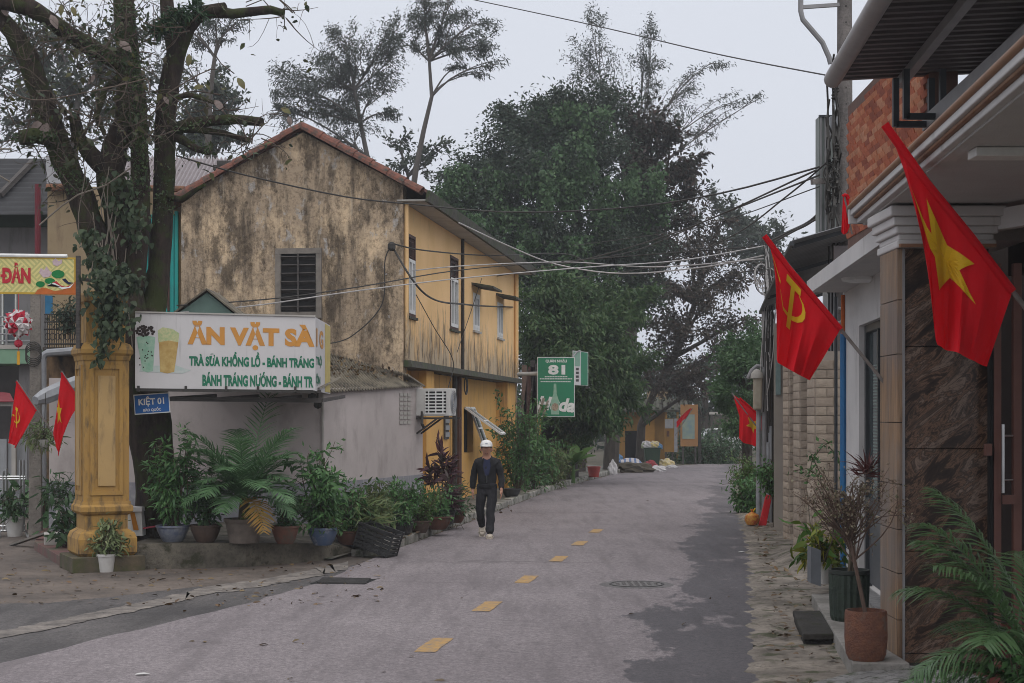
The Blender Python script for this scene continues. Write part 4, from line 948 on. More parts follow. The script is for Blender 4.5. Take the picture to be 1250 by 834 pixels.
REDF = mat('red_floor', (.16, .04, .035), (.12, .035, .03), 4, .4, .1)

NS = .076
nh = thing('marble_house', 'house front with dark marble column, moulded canopy and brown barred gate', 'house', (3.4, 12.4, 0))
MB().box((3.365, 12.44, 1.72), (.65, .5, 3.36)).build('column', DARK, nh)
zs = [.04, .158, .952, 1.746, 2.54, 3.30]
for a, b in zip(zs, zs[1:]): MB().box((3.368, 12.155, (a + b) / 2), (.655, .05, b - a - .006)).build('marble_slab', MARBLE, nh, bevel=.002)
zs = [.04, .42, .78, 1.12, 1.47, 1.95, 2.48, 2.90, 3.30]
for a, b in zip(zs, zs[1:]): MB().box((3.012, 12.40 + (rng.random() - .5) * .006, (a + b) / 2), (.055, .56, b - a - .006)).build('wood_tile', WOODT, nh, bevel=.002)
MB().box((3.033, 12.118, 1.67), (.018, .018, 3.26)).build('edge_trim', STEELG, nh)
# floor and dark hall behind the gate
MB().box((5.6, 12.9, .05), (3.8, 3.4, .1)).build('hall_floor', REDF, nh)
MB().box((3.55, 11.78, .02), (1.1, .7, .04)).build('threshold', REDF, nh)
MB().box((5.6, 14.4, 1.8), (3.8, .15, 3.5)).build('hall_wall', mat('hall_brown', (.04, .028, .024), (.03, .02, .018), 2, .6), nh)
# capital: stacked mouldings over the column
MB().box((3.75, 10.25, 1.7), (.3, .4, 3.3)).build('column', STUCCO, nh)
cap = MB()
for z0, z1, g in ((3.30, 3.36, .05), (3.36, 3.41, .02), (3.41, 3.47, .07), (3.47, 3.54, .12), (3.54, 3.62, .18)):
    cap.box((3.36, 12.42, (z0 + z1) / 2), (.72 + g, .62 + g, z1 - z0))
cap.build('capital', STUCCO, nh, bevel=.012)
MB().box((3.36, 12.36, 3.315), (.74, .64, .025)).build('capital_band', BRONZE, nh)
MB().bar((3.75, 12.2, 3.52), (4.6, 10.2, 3.52), .09, .16).build('ceiling_beam', STUCCO, nh)
# canopy slab with moulded fascia
def fx(d, off=0.): return 2.94 - NS * (13.5 - d) + off
def fascia(off, z0, z1, th, name, mm, n=1):
    mb = MB(); mb.prism([(fx(4.0, off), 4.0, z0), (fx(13.5, off), 13.5, z0), (fx(13.5, off), 13.5, z1), (fx(4.0, off), 4.0, z1)], (th, 0, 0)); return mb.build(name, mm, nh, bevel=.008)
mb = MB(); mb.prism([(fx(4.0, .08), 4.0, 3.64), (fx(13.45, .08), 13.45, 3.64), (8, 13.45, 3.64), (8, 4.0, 3.64)], (0, 0, .16)); mb.build('canopy_slab', CEIL, nh)
fascia(.03, 3.655, 3.70, .06, 'fascia_band', STUCCO); fascia(.0, 3.70, 3.725, .09, 'fascia_band', BRONZE); fascia(-.025, 3.725, 3.775, .12, 'fascia_band', STUCCO)
MB().tube([(fx(4.0, -.02), 4.0, 3.80), (fx(13.52, -.02), 13.52, 3.80)], .028, 10).build('fascia_roll', BRONZE, nh, smooth=True)
MB().box((3.5, 13.47, 3.72), (1.2, .05, .13)).build('fascia_end', STUCCO, nh)
lp = P(1222, 196, 9.6); MB().box((lp.x, lp.y, 3.61), (.36, .18, .055)).build('ceiling_lamp', WHITE, nh, bevel=.006)
# upper lattice and corrugated awning
mb = MB(); mb.bar((3.05, 4, 4.50), (3.56, 13.4, 4.50), .09, .12); mb.build('lattice_rail', STEELG, nh)
for d_ in (13.2, 12.0, 10.6, 9.2, 7.8): MB().bar((3.56 - (13.4 - d_) * .054, d_, 3.8), (3.56 - (13.4 - d_) * .054, d_, 4.5), .07).build('lattice_post', STEELG, nh)
for d_ in (13.25, 12.9):
    mb = MB(); mb.bar((3.25, d_, 4.86), (3.25, d_, 4.45), .05); mb.bar((3.25, d_, 4.47), (3.58, d_, 4.47), .05); mb.bar((3.55, d_, 4.86), (3.55, d_, 4.45), .05)
    mb.build('support_frame', DKMET, nh)
MB().bar((4.3, 4, 3.8), (4.3, 13.4, 3.8), .1, 1.2).build('upper_parapet', mat('deep_brown_wall', (.06, .045, .04), bmp=.1), nh)
def aw(u_, v_):
    d_ = 4 + 9.6 * v_; x0 = 2.82 - NS * (13.6 - d_); return Vector((x0 + 2.4 * u_, d_, 4.93 + .12 * u_ + .018 * (1 if math.sin(d_ * 6.283 / .16) > 0 else -1)))
mb = MB(); mb.grid(aw, 2, 480); mb.build('awning_sheet', ROOFD, nh)
for off in (.55, 1.2): MB().bar((2.82 + off - NS * 9.6, 4, 4.86 + off * .05), (2.82 + off, 13.6, 4.86 + off * .05), .07, .08).build('purlin', STEELG, nh)
MB().tube([(2.79 - NS * 9.6, 4, 4.93), (2.79, 13.62, 4.93)], .075, 14).build('gutter', mat('pale_gutter', (.30, .275, .27), (.24, .22, .215), 3, .5, .05), nh, smooth=True)
# gate bars, plate and handle
for px_, w_ in ((1209, 5), (1216.5, 9), (1241, 10), (1262, 9)):
    c_ = P(px_, 0, 12.0); MB().box((c_.x, 12.0, 1.62), (w_ * 12 / F, .06, 3.1)).build('gate_bar', DARK if px_ == 1209 else BARM, nh, bevel=.004)
MB().tube([P(1224.5, 518, 11.9), P(1224.5, 602, 11.9)], .012, 8).build('gate_handle', STEEL, nh, smooth=True)
for y in (532, 586): MB().tube([P(1224.5, y, 11.9), P(1236, y, 11.96)], .008, 6).build('handle_stem', STEEL, nh)
MB().box(P(1232, 610, 11.93), (.10, .02, .07)).build('lock_plate', BARM, nh); MB().box(P(1206, 549, 11.95), (.05, .05, .09)).build('hinge', BARM, nh)

# ---------------------------------------------------------------- white house with brick tiled upper storey
wh = thing('white_house', 'white plastered house with concrete slab canopy and red split brick tile upper wall', 'house', (3.7, 16.5, 0))
def wx(d): return 3.85 + .08 * (d - 18)
def WPt(d, z, off=0.): return Vector((wx(d) + off, d, z))
mb = MB()
for a, b, z0, z1 in ((17.0, 18.0, 0, 3.5), (12.75, 17.0, 2.98, 3.5), (12.75, 17.0, 0, .16)):
    mb.prism([WPt(a, z0), WPt(b, z0), WPt(b, z1), WPt(a, z1)], (.2, 0, 0))
mb.prism([WPt(18, 0), WPt(18, 0, 4), WPt(18, 3.5, 4), WPt(18, 3.5)], (0, .2, 0)); mb.build('wall', STUCCO, wh)
# slab canopy
mb = MB(); mb.prism([(3.0, 12.72, 3.43), (3.42, 18.1, 3.43), (4.2, 18.1, 3.43), (4.2, 12.72, 3.43)], (0, 0, .10)); mb.build('slab_canopy', CEIL, wh)
mb = MB(); mb.prism([(2.995, 12.71, 3.40), (3.415, 18.12, 3.40), (3.415, 18.12, 3.56), (2.995, 12.71, 3.56)], (.05, 0, 0)); mb.build('slab_fascia', STUCCO, wh)
mb = MB(); mb.lathe((3.62, 16.2, 3.385), [(.12, 0), (.2, .015), (.21, .045)], 24); mb.build('ceiling_lamp', WHITE, wh, smooth=True)
# window / door leaf
fr = MB()
for a, b, z0, z1 in ((16.9, 17.0, .16, 2.98), (12.8, 16.9, 2.9, 2.98), (12.8, 16.9, 1.03, 1.12)):
    fr.prism([WPt(a, z0, .06), WPt(b, z0, .06), WPt(b, z1, .06), WPt(a, z1, .06)], (.07, 0, 0))
wn = fr.build('window', DKMET, wh)
MB().prism([WPt(12.8, .2, .1), WPt(16.9, .2, .1), WPt(16.9, 1.03, .1), WPt(12.8, 1.03, .1)], (.03, 0, 0)).build('door_panel', mat('slate_door', (.10, .105, .115), (.085, .09, .1), 3, .4, .03), wn)
MB().prism([WPt(12.8, 1.12, .10), WPt(16.9, 1.12, .10), WPt(16.9, 2.9, .10), WPt(12.8, 2.9, .10)], (.006, 0, 0)).build('pane', mat('tinted_pane', (.055, .07, .075), (.08, .10, .10), 2, .06, 0, spec=.7), wn)
bl = MB()
for k in range(40): bl.prism([WPt(13, 1.2 + k * .034, .094), WPt(16.6, 1.2 + k * .034, .094), WPt(16.6, 1.215 + k * .034, .094), WPt(13, 1.215 + k * .034, .094)], (.004, 0, 0))
b_ = bl.build('blind', mat('green_blind', (.20, .25, .23), bmp=0), wn, kind='stuff')
for a, b, z0, z1 in ((16.1, 16.16, 1.12, 2.9), (14.6, 14.66, 1.12, 2.9)): MB().prism([WPt(a, z0, .07), WPt(b, z0, .07), WPt(b, z1, .07), WPt(a, z1, .07)], (.04, 0, 0)).build('mullion', DKMET, wn)
MB().tube([WPt(15.35, 1.0, .06), WPt(15.35, 1.0, -.02), WPt(15.5, 1.0, -.03)], .02, 8).build('door_knob', STEEL, wn, smooth=True)
mb = MB(); mb.prism([WPt(12.8, .155, -.14), WPt(16.9, .155, -.14), WPt(16.9, .155, .06), WPt(12.8, .155, .06)], (0, 0, .02)); mb.build('threshold', mat('patterned_sill', (.30, .29, .285), (.12, .115, .115), 14, .5, .05), wh)
# brick tiled wall above
BW = mat('brick_mortar', (.13, .075, .06), bmp=.2)
def bx(d): return 3.60 + .02 * (d - 13.6)
mb = MB(); mb.prism([(bx(13.5), 13.5, 3.53), (bx(17.1), 17.1, 3.53), (bx(17.1), 17.1, 5.38), (bx(13.5), 13.5, 5.42)], (.25, 0, 0)); bw = mb.build('brick_wall', BW, wh)
BRM = [mat('brick_tile_%s' % n_, c_, tuple(q * .7 for q in c_), 12, .8, .5) for n_, c_ in (('red', (.42, .12, .06)), ('rust', (.50, .19, .095)), ('brown', (.30, .085, .05)), ('pale', (.52, .24, .14)))]
bms = [MB().add([(0, -.118, -.0285), (0, .118, -.0285), (0, .118, .0285), (0, -.118, .0285), (-.012, -.114, -.027), (-.004, .114, -.027), (-.018, .115, .025), (-.022, -.115, .024)], [(4, 7, 6, 5), (0, 4, 5, 1), (1, 5, 6, 2), (2, 6, 7, 3), (3, 7, 4, 0)]).mesh('brick', mats=[q]) for q in BRM]
n_b = 0
for row in range(24):
    z = 3.96 + row * .06
    for k in range(15):
        d_ = 13.62 + k * .24 + (.12 if row % 2 else 0)
        if d_ > 16.98 or n_b >= 330: continue
        piece('brick', bms[int(rng.random() ** 1.3 * 4)], bw, (bx(d_) - .001, d_, z), ((rng.random() - .5) * .05, (rng.random() - .5) * .12, (rng.random() - .5) * .06)); n_b += 1
# raised white shop letters on the brick
for k, ch__ in enumerate("mưW"):
    q = Vector((bx(14.0 + k * .35) - .05, 14.0 + (2 - k) * .28, 4.03 + .02 * k))
    mb = text_mb(ch__, .26, .27, q, (0, -1, 0), (0, 0, 1), (-1, 0, 0), .03, .0); mb2 = MB(); 
    mb2.add([v_ for v_ in mb.v], mb.f); mb2.add([v_ + Vector((.04, 0, 0)) for v_ in mb.v], mb.f); mb2.build('shop_letter', SIGNW, wh)
# blue and dark pipes at the corner
MB().tube([(wx(18) - .03, 18.05, .0), (wx(18) - .03, 18.05, 2.95)], .035, 8).build('blue_pipe', mat('blue_pvc', (.02, .13, .30), (.025, .11, .25), 4, .45, .05), wh, smooth=True)
MB().tube([(wx(18) - .05, 18.35, .0), (wx(18) - .05, 18.35, 3.4)], .02, 8).build('dark_pipe', DKMET, wh, smooth=True)
MB().tube([(wx(18) - .02, 18.1, 2.6), (wx(18) - .02, 18.1, 3.4)], .025, 8).build('orange_pipe', mat('orange_pvc', (.5, .12, .03), bmp=0), wh, smooth=True)
# front platform, step block, kerb
PLAT = concrete('platform_concrete', (.30, .28, .26), (.17, .16, .145), None, 2)
mb = MB(); mb.prism([(2.55, 11.72, 0), (3.12, 16.3, 0), (3.75, 16.3, 0), (3.5, 12.72, 0), (2.98, 12.72, 0), (2.98, 11.72, 0)], (0, 0, .15)); mb.build('platform', PLAT, kind='structure', bevel=.01, label='grey concrete platform carrying the green and orange pots', cat='platform')
sbm = G(998, 764); st = thing('step_block', 'dark wet brick step block in front of the concrete platform', 'step', sbm)
DKST = concrete('dark_step', (.055, .05, .046), (.028, .026, .024), (.035, .036, .022), 3)
pts = [Vector((2.50, 13.45, 0)), Vector((2.77, 13.45, 0)), Vector((2.965, 15.05, 0)), Vector((2.70, 15.05, 0))]
MB().prism([p + Z(.075) for p in pts], (0, 0, .055)).build('slab', DKST, st, bevel=.01)
c_ = sum(pts, Vector()) / 4
MB().prism([c_ + (p - c_) * .92 for p in pts], (0, 0, .075)).build('base', DKST, st)
# paved ramp of concrete pavers
pv = thing('paved_ramp', 'sloping ramp of small grey concrete pavers below the marble column', 'ramp', (2.6, 11.2, 0), kind='structure')
rA = Vector((1.72, 11.15, .02)); ru = Vector((1.08, .55, 0)).normalized(); rv = Vector((.5, -1, -.0)).normalized()
rA = G(985, 838, .03); rB = G(1083, 811, .10); rC = G(1125, 845, .06)
ru = (rB - rA); rv = (rC - rB); rn = ru.cross(rv).normalized(); rn = rn if rn.z > 0 else -rn
MB().prism([rA - rn * .02, rB - rn * .02, rC - rn * .02 + rv * 2, rA - rn * .02 + rv * 3], -Z(.12)).build('bed', DKST, pv)
PVM = concrete('paver_concrete', (.27, .26, .255), (.17, .165, .16), (.07, .08, .05), 5)
ul, vl = ru.length, rv.length; nu = max(1, int(ul / .115)); du = ul / nu; dw = .10
pm_ = MB().box((0, 0, 0), (du - .008, dw - .008, .03)); 
pme = pm_.mesh('paver', mats=[PVM]); X_, Y_ = ru.normalized(), rn.cross(ru.normalized()); rot = Matrix((X_, Y_, rn)).transposed().to_euler()
for i in range(nu):
    for j in range(9): piece('paver', pme, pv, rA + X_ * du * (i + .5) - Y_ * dw * (j + .5) + rn * ((rng.random() - .5) * .006), rot)
MB().prism([rB + Vector((-.15, .14, -.06)), rB + Vector((.3, .17, -.06)), rB + Vector((.3, .02, -.08)), rB + Vector((-.15, .0, -.08))], (0, 0, .05)).build('edge_board', DKST, pv)

# ---------------------------------------------------------------- stone clad house
sh = thing('stone_house', 'house with rough beige stone clad pillars and grey tin awning', 'house', (4.4, 22, 0))
BEIGE = mat('beige_render', (.36, .315, .27), (.30, .26, .225), 2, .85, .2)
STM = [mat('beige_stone_%s' % n_, c_, tuple(q * .78 for q in c_), 10, .85, .7, dist=.02) for n_, c_ in (('pale', (.47, .385, .305)), ('mid', (.42, .34, .27)), ('dark', (.36, .29, .23)))]
def sblock(w_, h_): # rough faced block, front towards -Y
    a, b, c = w_ / 2, h_ / 2, .004
    return [(-a, 0, -b), (a, 0, -b), (a, 0, b), (-a, 0, b), (-a + c, -.014, -b + c), (a - c, -.014, -b + c), (a - c, -.014, b - c), (-a + c, -.014, b - c), (-a * .3, -.021, -b * .2), (a * .4, -.018, b * .3)], [(0, 1, 5, 4), (1, 2, 6, 5), (2, 3, 7, 6), (3, 0, 4, 7), (4, 5, 8), (5, 6, 9), (6, 7, 9), (7, 4, 8), (5, 9, 8), (7, 8, 9)]
def pillar(x0, x1, d, ztop, split, depth=.5):
    core = MB().box(((x0 + x1) / 2, d + depth / 2, ztop / 2), (x1 - x0, depth, ztop)).build('pillar', BEIGE, sh)
    h = .118; w_ = x1 - x0; cache = {}
    for row in range(int(ztop / h)):
        z = (row + .5) * h
        cuts = [0, 1] if not split else ([0, .42, 1] if row % 2 else [0, .68, 1])
        for a, b in zip(cuts, cuts[1:]):
            key = (round(b - a, 2), int(rng.random() * 3))
            if key not in cache: vs, fs = sblock((b - a) * w_ - .003, h - .003); cache[key] = MB().add(vs, fs).mesh('stone', mats=[STM[key[1]]])
            piece('stone', cache[key], core, (x0 + (a + b) / 2 * w_, d - .001, z), (0, 0, 0))
        key = ('s', int(rng.random() * 3))
        if key not in cache: vs, fs = sblock(depth - .006, h - .003); cache[key] = MB().add(vs, fs).mesh('stone', mats=[STM[key[1]]])
        piece('stone', cache[key], core, (x0 - .001, d + depth / 2, z), (0, 0, -math.pi / 2))
pillar(3.88, 4.22, 20.0, 2.83, True); pillar(4.15, 4.38, 22.5, 3.3, False); pillar(4.43, 4.60, 25.0, 3.5, False)
MB().prism([(4.52, 27, 0), (4.78, 27, 0), (5.5, 30.2, 0), (5.05, 30.2, 0)], (0, 0, 3.6)).build('end_wall', BEIGE, sh)
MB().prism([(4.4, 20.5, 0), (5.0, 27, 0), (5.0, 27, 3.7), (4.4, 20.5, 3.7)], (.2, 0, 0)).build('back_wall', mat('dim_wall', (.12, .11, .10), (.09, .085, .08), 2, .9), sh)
wx_ = MB().prism([P(1006, 430, 20.6), P(1034, 430, 20.6), P(1034, 350, 20.6), P(1006, 350, 20.6)], (0, .05, 0)).build('window', DARK, sh)
for q in ((1005, 1011), (1021, 1024)): MB().prism([P(q[0], 430, 20.55), P(q[1], 430, 20.55), P(q[1], 350, 20.55), P(q[0], 350, 20.55)], (0, .04, 0)).build('frame', WHITE, wx_)
MB().prism([P(1005, 356, 20.54), P(1033, 356, 20.54), P(1033, 351, 20.54), P(1005, 351, 20.54)], (0, .04, 0)).build('frame', WHITE, wx_)
mb = MB()
for px_ in (1014, 1018): mb.tube([P(px_, 430, 20.5), P(px_, 356, 20.5)], .012, 5)
mb.tube([P(1024 + 6 * math.cos(q), 385 + 9 * math.sin(q), 19.6) for q in np.linspace(.6, 5.2, 10)], .02, 6); mb.build('grille', STEELG, wx_)
# tin awning: outer edge over the street, slopes up to the wall
eA, eB = P(967, 294, 18.0), P(928, 380, 30.0)
def sa(u_, v_): p = eA.lerp(eB, v_); d_ = p.y; return Vector((p.x + u_ * 1.2, d_, p.z + u_ * .35 + .012 * math.sin(v_ * 12 * 6.283 / .2)))
mb = MB(); mb.grid(sa, 2, 420); ob = mb.build('tin_awning', mat('grey_tin', (.15, .15, .155), (.10, .10, .105), 2, .5, .05), sh, smooth=True)
for d_ in (18.2, 22, 26, 29.6): x_ = eA.lerp(eB, (d_ - 18) / 12); MB().bar(x_ - Z(.05), x_ + Vector((1.2, 0, .30)), .05).build('awning_rib', DKMET, sh)
MB().bar(eA - Z(.03), eB - Z(.03), .05).build('awning_edge', DKMET, sh)
MB().prism([P(1018, 300, 18.2), P(1050, 300, 18.2), P(1050, 356, 18.2), P(1018, 356, 18.2)], (0, .06, 0)).build('side_panel', ROOFD, sh)
# pale window on the far end wall
MB().prism([P(947, 482, 26.96), P(953, 482, 26.96), P(953, 440, 26.96), P(947, 440, 26.96)], (0, .03, 0)).build('pale_window', mat('pale_glass', (.25, .33, .32), bmp=0, rough=.2), sh)

# ---------------------------------------------------------------- utility pole with cables (right, tall)
POLEC = concrete('pole_concrete_new', (.19, .17, .16), (.12, .11, .105), None, 3)
tb = Vector((4.24, 20.2, 0)); tb.x = (1031 - 625) / F * 20.2
up_ = thing('utility_pole', 'tall concrete utility pole with tangled cables and a lamp bracket', 'utility pole', tb)
MB().tube([tb, tb + Z(9.5)], [.13, .085], 12).build('shaft', POLEC, up_, smooth=True)
mb = MB()
for k in range(60):
    z = 3.9 + k * .07; mb.lathe(tb + Vector((0, -.092, z)), [(.012, 0), (.012, .02)], 6) if k % 3 == 0 else None
mb.build('step_hole', BLACKP, up_, kind='stuff')
ba, bb = P(1012, 70, 20.1), P(978, 14, 20.0)
MB().tube([P(1014, 78, 20.1), ba, P(1004, 52, 20.1), P(980, 24, 20.0), P(977.5, 14, 20.0), P(977.5, -20, 20.0)], .035, 8).build('lamp_bracket', STEELG, up_, smooth=True)
mb = MB(); mb.bar(P(978, 9, 20.0), P(1024, 6, 20.1), .045); mb.build('bracket_brace', STEELG, up_)
mb = MB(); mb.bar(P(991, 222, 20.0), P(1022, 220, 20.1), .07); mb.build('crossarm', POLEC, up_)
mb = MB()
for k, (x, y) in enumerate(((1020, 110), (1019, 118), (1021, 180), (1020, 195))): mb.lathe(P(x, y, 19.95), [(.02, -.04), (.05, -.02), (.03, .0), (.05, .02), (.02, .04)], 8)
mb.build('insulator', BLACKP, up_, kind='stuff')
mb = MB(); rr = random.Random(5)
for k in range(20):  # drooping cable bundles along the pole
    x0 = 1008 + rr.random() * 16; y0 = 60 + rr.random() * 150; y1 = y0 + 60 + rr.random() * 120
    pts = [P(x0 + rr.uniform(-4, 4) * math.sin(q * 3.1), y0 + (y1 - y0) * q, 20.0 + rr.uniform(-.15, .15)) for q in np.linspace(0, 1, 8)]
    mb.tube(pts, .007 + rr.random() * .012, 5)
for k in range(9):
    cx_, cy_ = 1012 + rr.random() * 10, 200 + rr.random() * 80; r0 = 4 + rr.random() * 7
    mb.tube([P(cx_ + r0 * .7 * math.cos(q), cy_ + r0 * math.sin(q), 19.9 + .02 * k) for q in np.linspace(0, 5.5 + rr.random(), 14)], .008, 5)
mb.build('cable_bundle', BLACKP, up_, kind='stuff')
mp = thing('metal_lightbox', 'tall narrow greenish sheet metal box fixed beside the utility pole', 'light box', P(1011, 292, 20.6))
GSH = mat('green_sheet', (.24, .27, .255), (.17, .19, .18), 3, .5, .1, stretch=(10, 1, .4))
MB().prism([P(1000, 292, 20.5), P(1021, 292, 20.6), P(1021, 142, 20.6), P(1000, 142, 20.5)], (0, .25, 0)).build('body', GSH, mp)
for k in range(4): MB().bar(P(1002 + k * 5.5, 291, 20.48), P(1002 + k * 5.5, 143, 20.48), .02).build('rib', STEELG, mp)
MB().bar(P(1000, 142, 20.47), P(1022, 142, 20.57), .03).build('top_edge', DKMET, mp)
MB().box(P(1017, 152, 20.2), (.10, .12, .19)).build('junction_box', PVC, label='grey junction box strapped to the tall utility pole', cat='junction box', bevel=.01)

# ---------------------------------------------------------------- lower conduit pole
lb = Vector(((936 - 625) / F * 29.2, 29.2, 0))
lp_ = thing('conduit_pole', 'thin dark utility pole bundled with grey conduits and white cable loops', 'utility pole', lb)
MB().tube([lb + Vector((.08, .12, 0)), lb + Vector((.05, .12, 5.3))], [.11, .07], 10).build('shaft', mat('dark_post', (.06, .055, .052), (.04, .037, .035), 5, .8, .2), lp_, smooth=True)
for px_, y0, r, mm in ((925.5, 500, .045, PVC), (932.5, 380, .05, STEELG), (937, 540, .05, PVC), (942, 330, .03, BLACKP), (940, 520, .04, PVC)):
    x_ = (px_ - 625) / F * 29; MB().tube([(x_, 29.0, 0), P(px_ + .5, y0, 29.0)], r, 8).build('conduit', mm, lp_, smooth=True)
MB().box(P(924.5, 478, 28.9), (.15, .14, .68)).build('meter_tube', mat('cream_box', (.38, .34, .27), (.3, .26, .2), 6, .6), lp_, bevel=.03)
MB().lathe(P(924, 462, 28.9), [(.12, 0), (.11, .09), (.05, .16), (0, .18)], 12).build('tube_cap', SOFFIT, lp_, smooth=True)
mb = MB(); mb.tube([P(913, 462, 29), P(918, 452, 29), P(924, 447, 29), P(931, 448, 29)], .04, 8); mb.build('lamp_arm', STEELG, lp_, smooth=True)
mb = MB(); mbk = MB(); rr = random.Random(9)
for k in range(12):
    cx_, cy_ = 933 + rr.uniform(-4, 8), 320 + rr.random() * 40; r0 = 5 + rr.random() * 11
    (mb if k % 3 else mbk).tube([P(cx_ + r0 * .6 * math.cos(q), cy_ + r0 * math.sin(q), 28.9 + .03 * k) for q in np.linspace(rr.random() * 2, 5.5 + rr.random(), 14)], .011, 5)
for k in range(8):
    x0 = 930 + rr.random() * 8; pts = [P(x0 + 10 * rr.random() * q * (1 - q) * 4 + 3 * math.sin(q * 5 + k), 300 + q * (110 + 120 * rr.random()), 28.9) for q in np.linspace(0, 1, 10)]
    (mb if k % 2 else mbk).tube(pts, .01, 5)
mb.build('white_cable', mat('white_cable', (.45, .43, .42), bmp=0), lp_, kind='stuff'); mbk.build('black_cable', BLACKP, lp_, kind='stuff')
# red folded board and yellow toy balloon at its foot
rb = G(933, 643); rbt = MB(); rbt.prism([rb + Vector((-.12, -.1, .02)), rb + Vector((.02, -.1, .02)), rb + Vector((.16, .1, .55)), rb + Vector((.05, .1, .58))], (0, .05, 0)); rbt.build('red_board', mat('red_plastic', (.5, .015, .02), (.4, .012, .018), 5, .4, .05), label='folded red plastic board leaning on the conduit pole', cat='board', bevel=.01)
yb_ = G(918, 644) + Vector((0, 0, .03)); yt = thing('toy_bag', 'round yellow and red printed toy bag at the foot of the pole', 'bag', yb_)
MB().lathe(yb_, [(.02, 0), (.09, .02), (.135, .1), (.12, .19), (.05, .235), (.02, .25), (.035, .3)], 16, wob=.08).build('body', mat('yellow_toy', (.55, .36, .06), (.45, .05, .03), 22, .5, .1), yt, smooth=True)
MB().tube([yb_ + Vector((.02, 0, .25)), yb_ + Vector((.05, -.02, .31)), yb_ + Vector((.02, -.04, .27))], .012, 6).build('tie', STARY, yt)
# ================================================================ PLANTS AND TREES
def unit(a): return a / np.maximum(1e-9, np.linalg.norm(a, axis=1, keepdims=True))
RHOMB = [(0, .10, 0), (.45, .5, .05), (1, .04, -.10)]
LANCE = [(0, .06, 0), (.3, .5, .05), (.68, .34, .03), (1, .02, -.12)]
def leaf_cloud(pos, dirs, L, Wd, rows=None, roll=1.0, flat=None):
    """one strip leaf per row of pos; rows: (along, half width share, lift); returns V, F"""
    n = len(pos); d = unit(dirs); up = np.tile((0, 0, 1.), (n, 1)) + rng.normal(0, roll, (n, 3)) if flat is None else flat
    x = unit(np.cross(d, up)); nrm = np.cross(x, d); rows = rows or RHOMB; k = len(rows)
    V = np.empty((n, k * 2, 3)); L = np.broadcast_to(L, (n,))[:, None]; Wd = np.broadcast_to(Wd, (n,))[:, None]
    for i, (t, w, h) in enumerate(rows):
        c = pos + d * L * t + nrm * L * h
        V[:, 2 * i] = c - x * Wd * w; V[:, 2 * i + 1] = c + x * Wd * w
    Fq = np.array([[2 * i, 2 * i + 1, 2 * i + 3, 2 * i + 2] for i in range(k - 1)])
    Fc = (Fq[None] + (np.arange(n) * k * 2)[:, None, None]).reshape(-1, 4)
    return V.reshape(-1, 3), Fc
def leaf_obj(name, V, Fc, m_, parent, **kw):
    o = bpy.data.objects.new(name, fast_mesh(name, V - np.array(world_loc(parent)), Fc, [m_])); C.objects.link(o); o.parent = parent
    return tag(o, **kw)
def joinVF(lst):
    Vs, Fs, o = [], [], 0
    for V, Fc in lst: Vs.append(V); Fs.append(Fc + o); o += len(V)
    return np.concatenate(Vs), np.concatenate(Fs)
def curve(a, b, sag=.1, n=5, jit=.05):
    a, b = Vector(a), Vector(b); L = (b - a).length
    off = Vector(rng.normal(0, 1, 3)) * L * jit
    return [a.lerp(b, t) + Vector((0, 0, L * sag * math.sin(math.pi * t))) + off * math.sin(math.pi * t) for t in np.linspace(0, 1, n)]
BARK = mat('bark', (.085, .07, .058), (.045, .038, .032), 7, .9, .7, dist=.03, stretch=(1, 1, .3))
BARKG = mat('bark_pale', (.10, .088, .078), (.06, .053, .048), 5, .9, .4, stretch=(1, 1, .3))
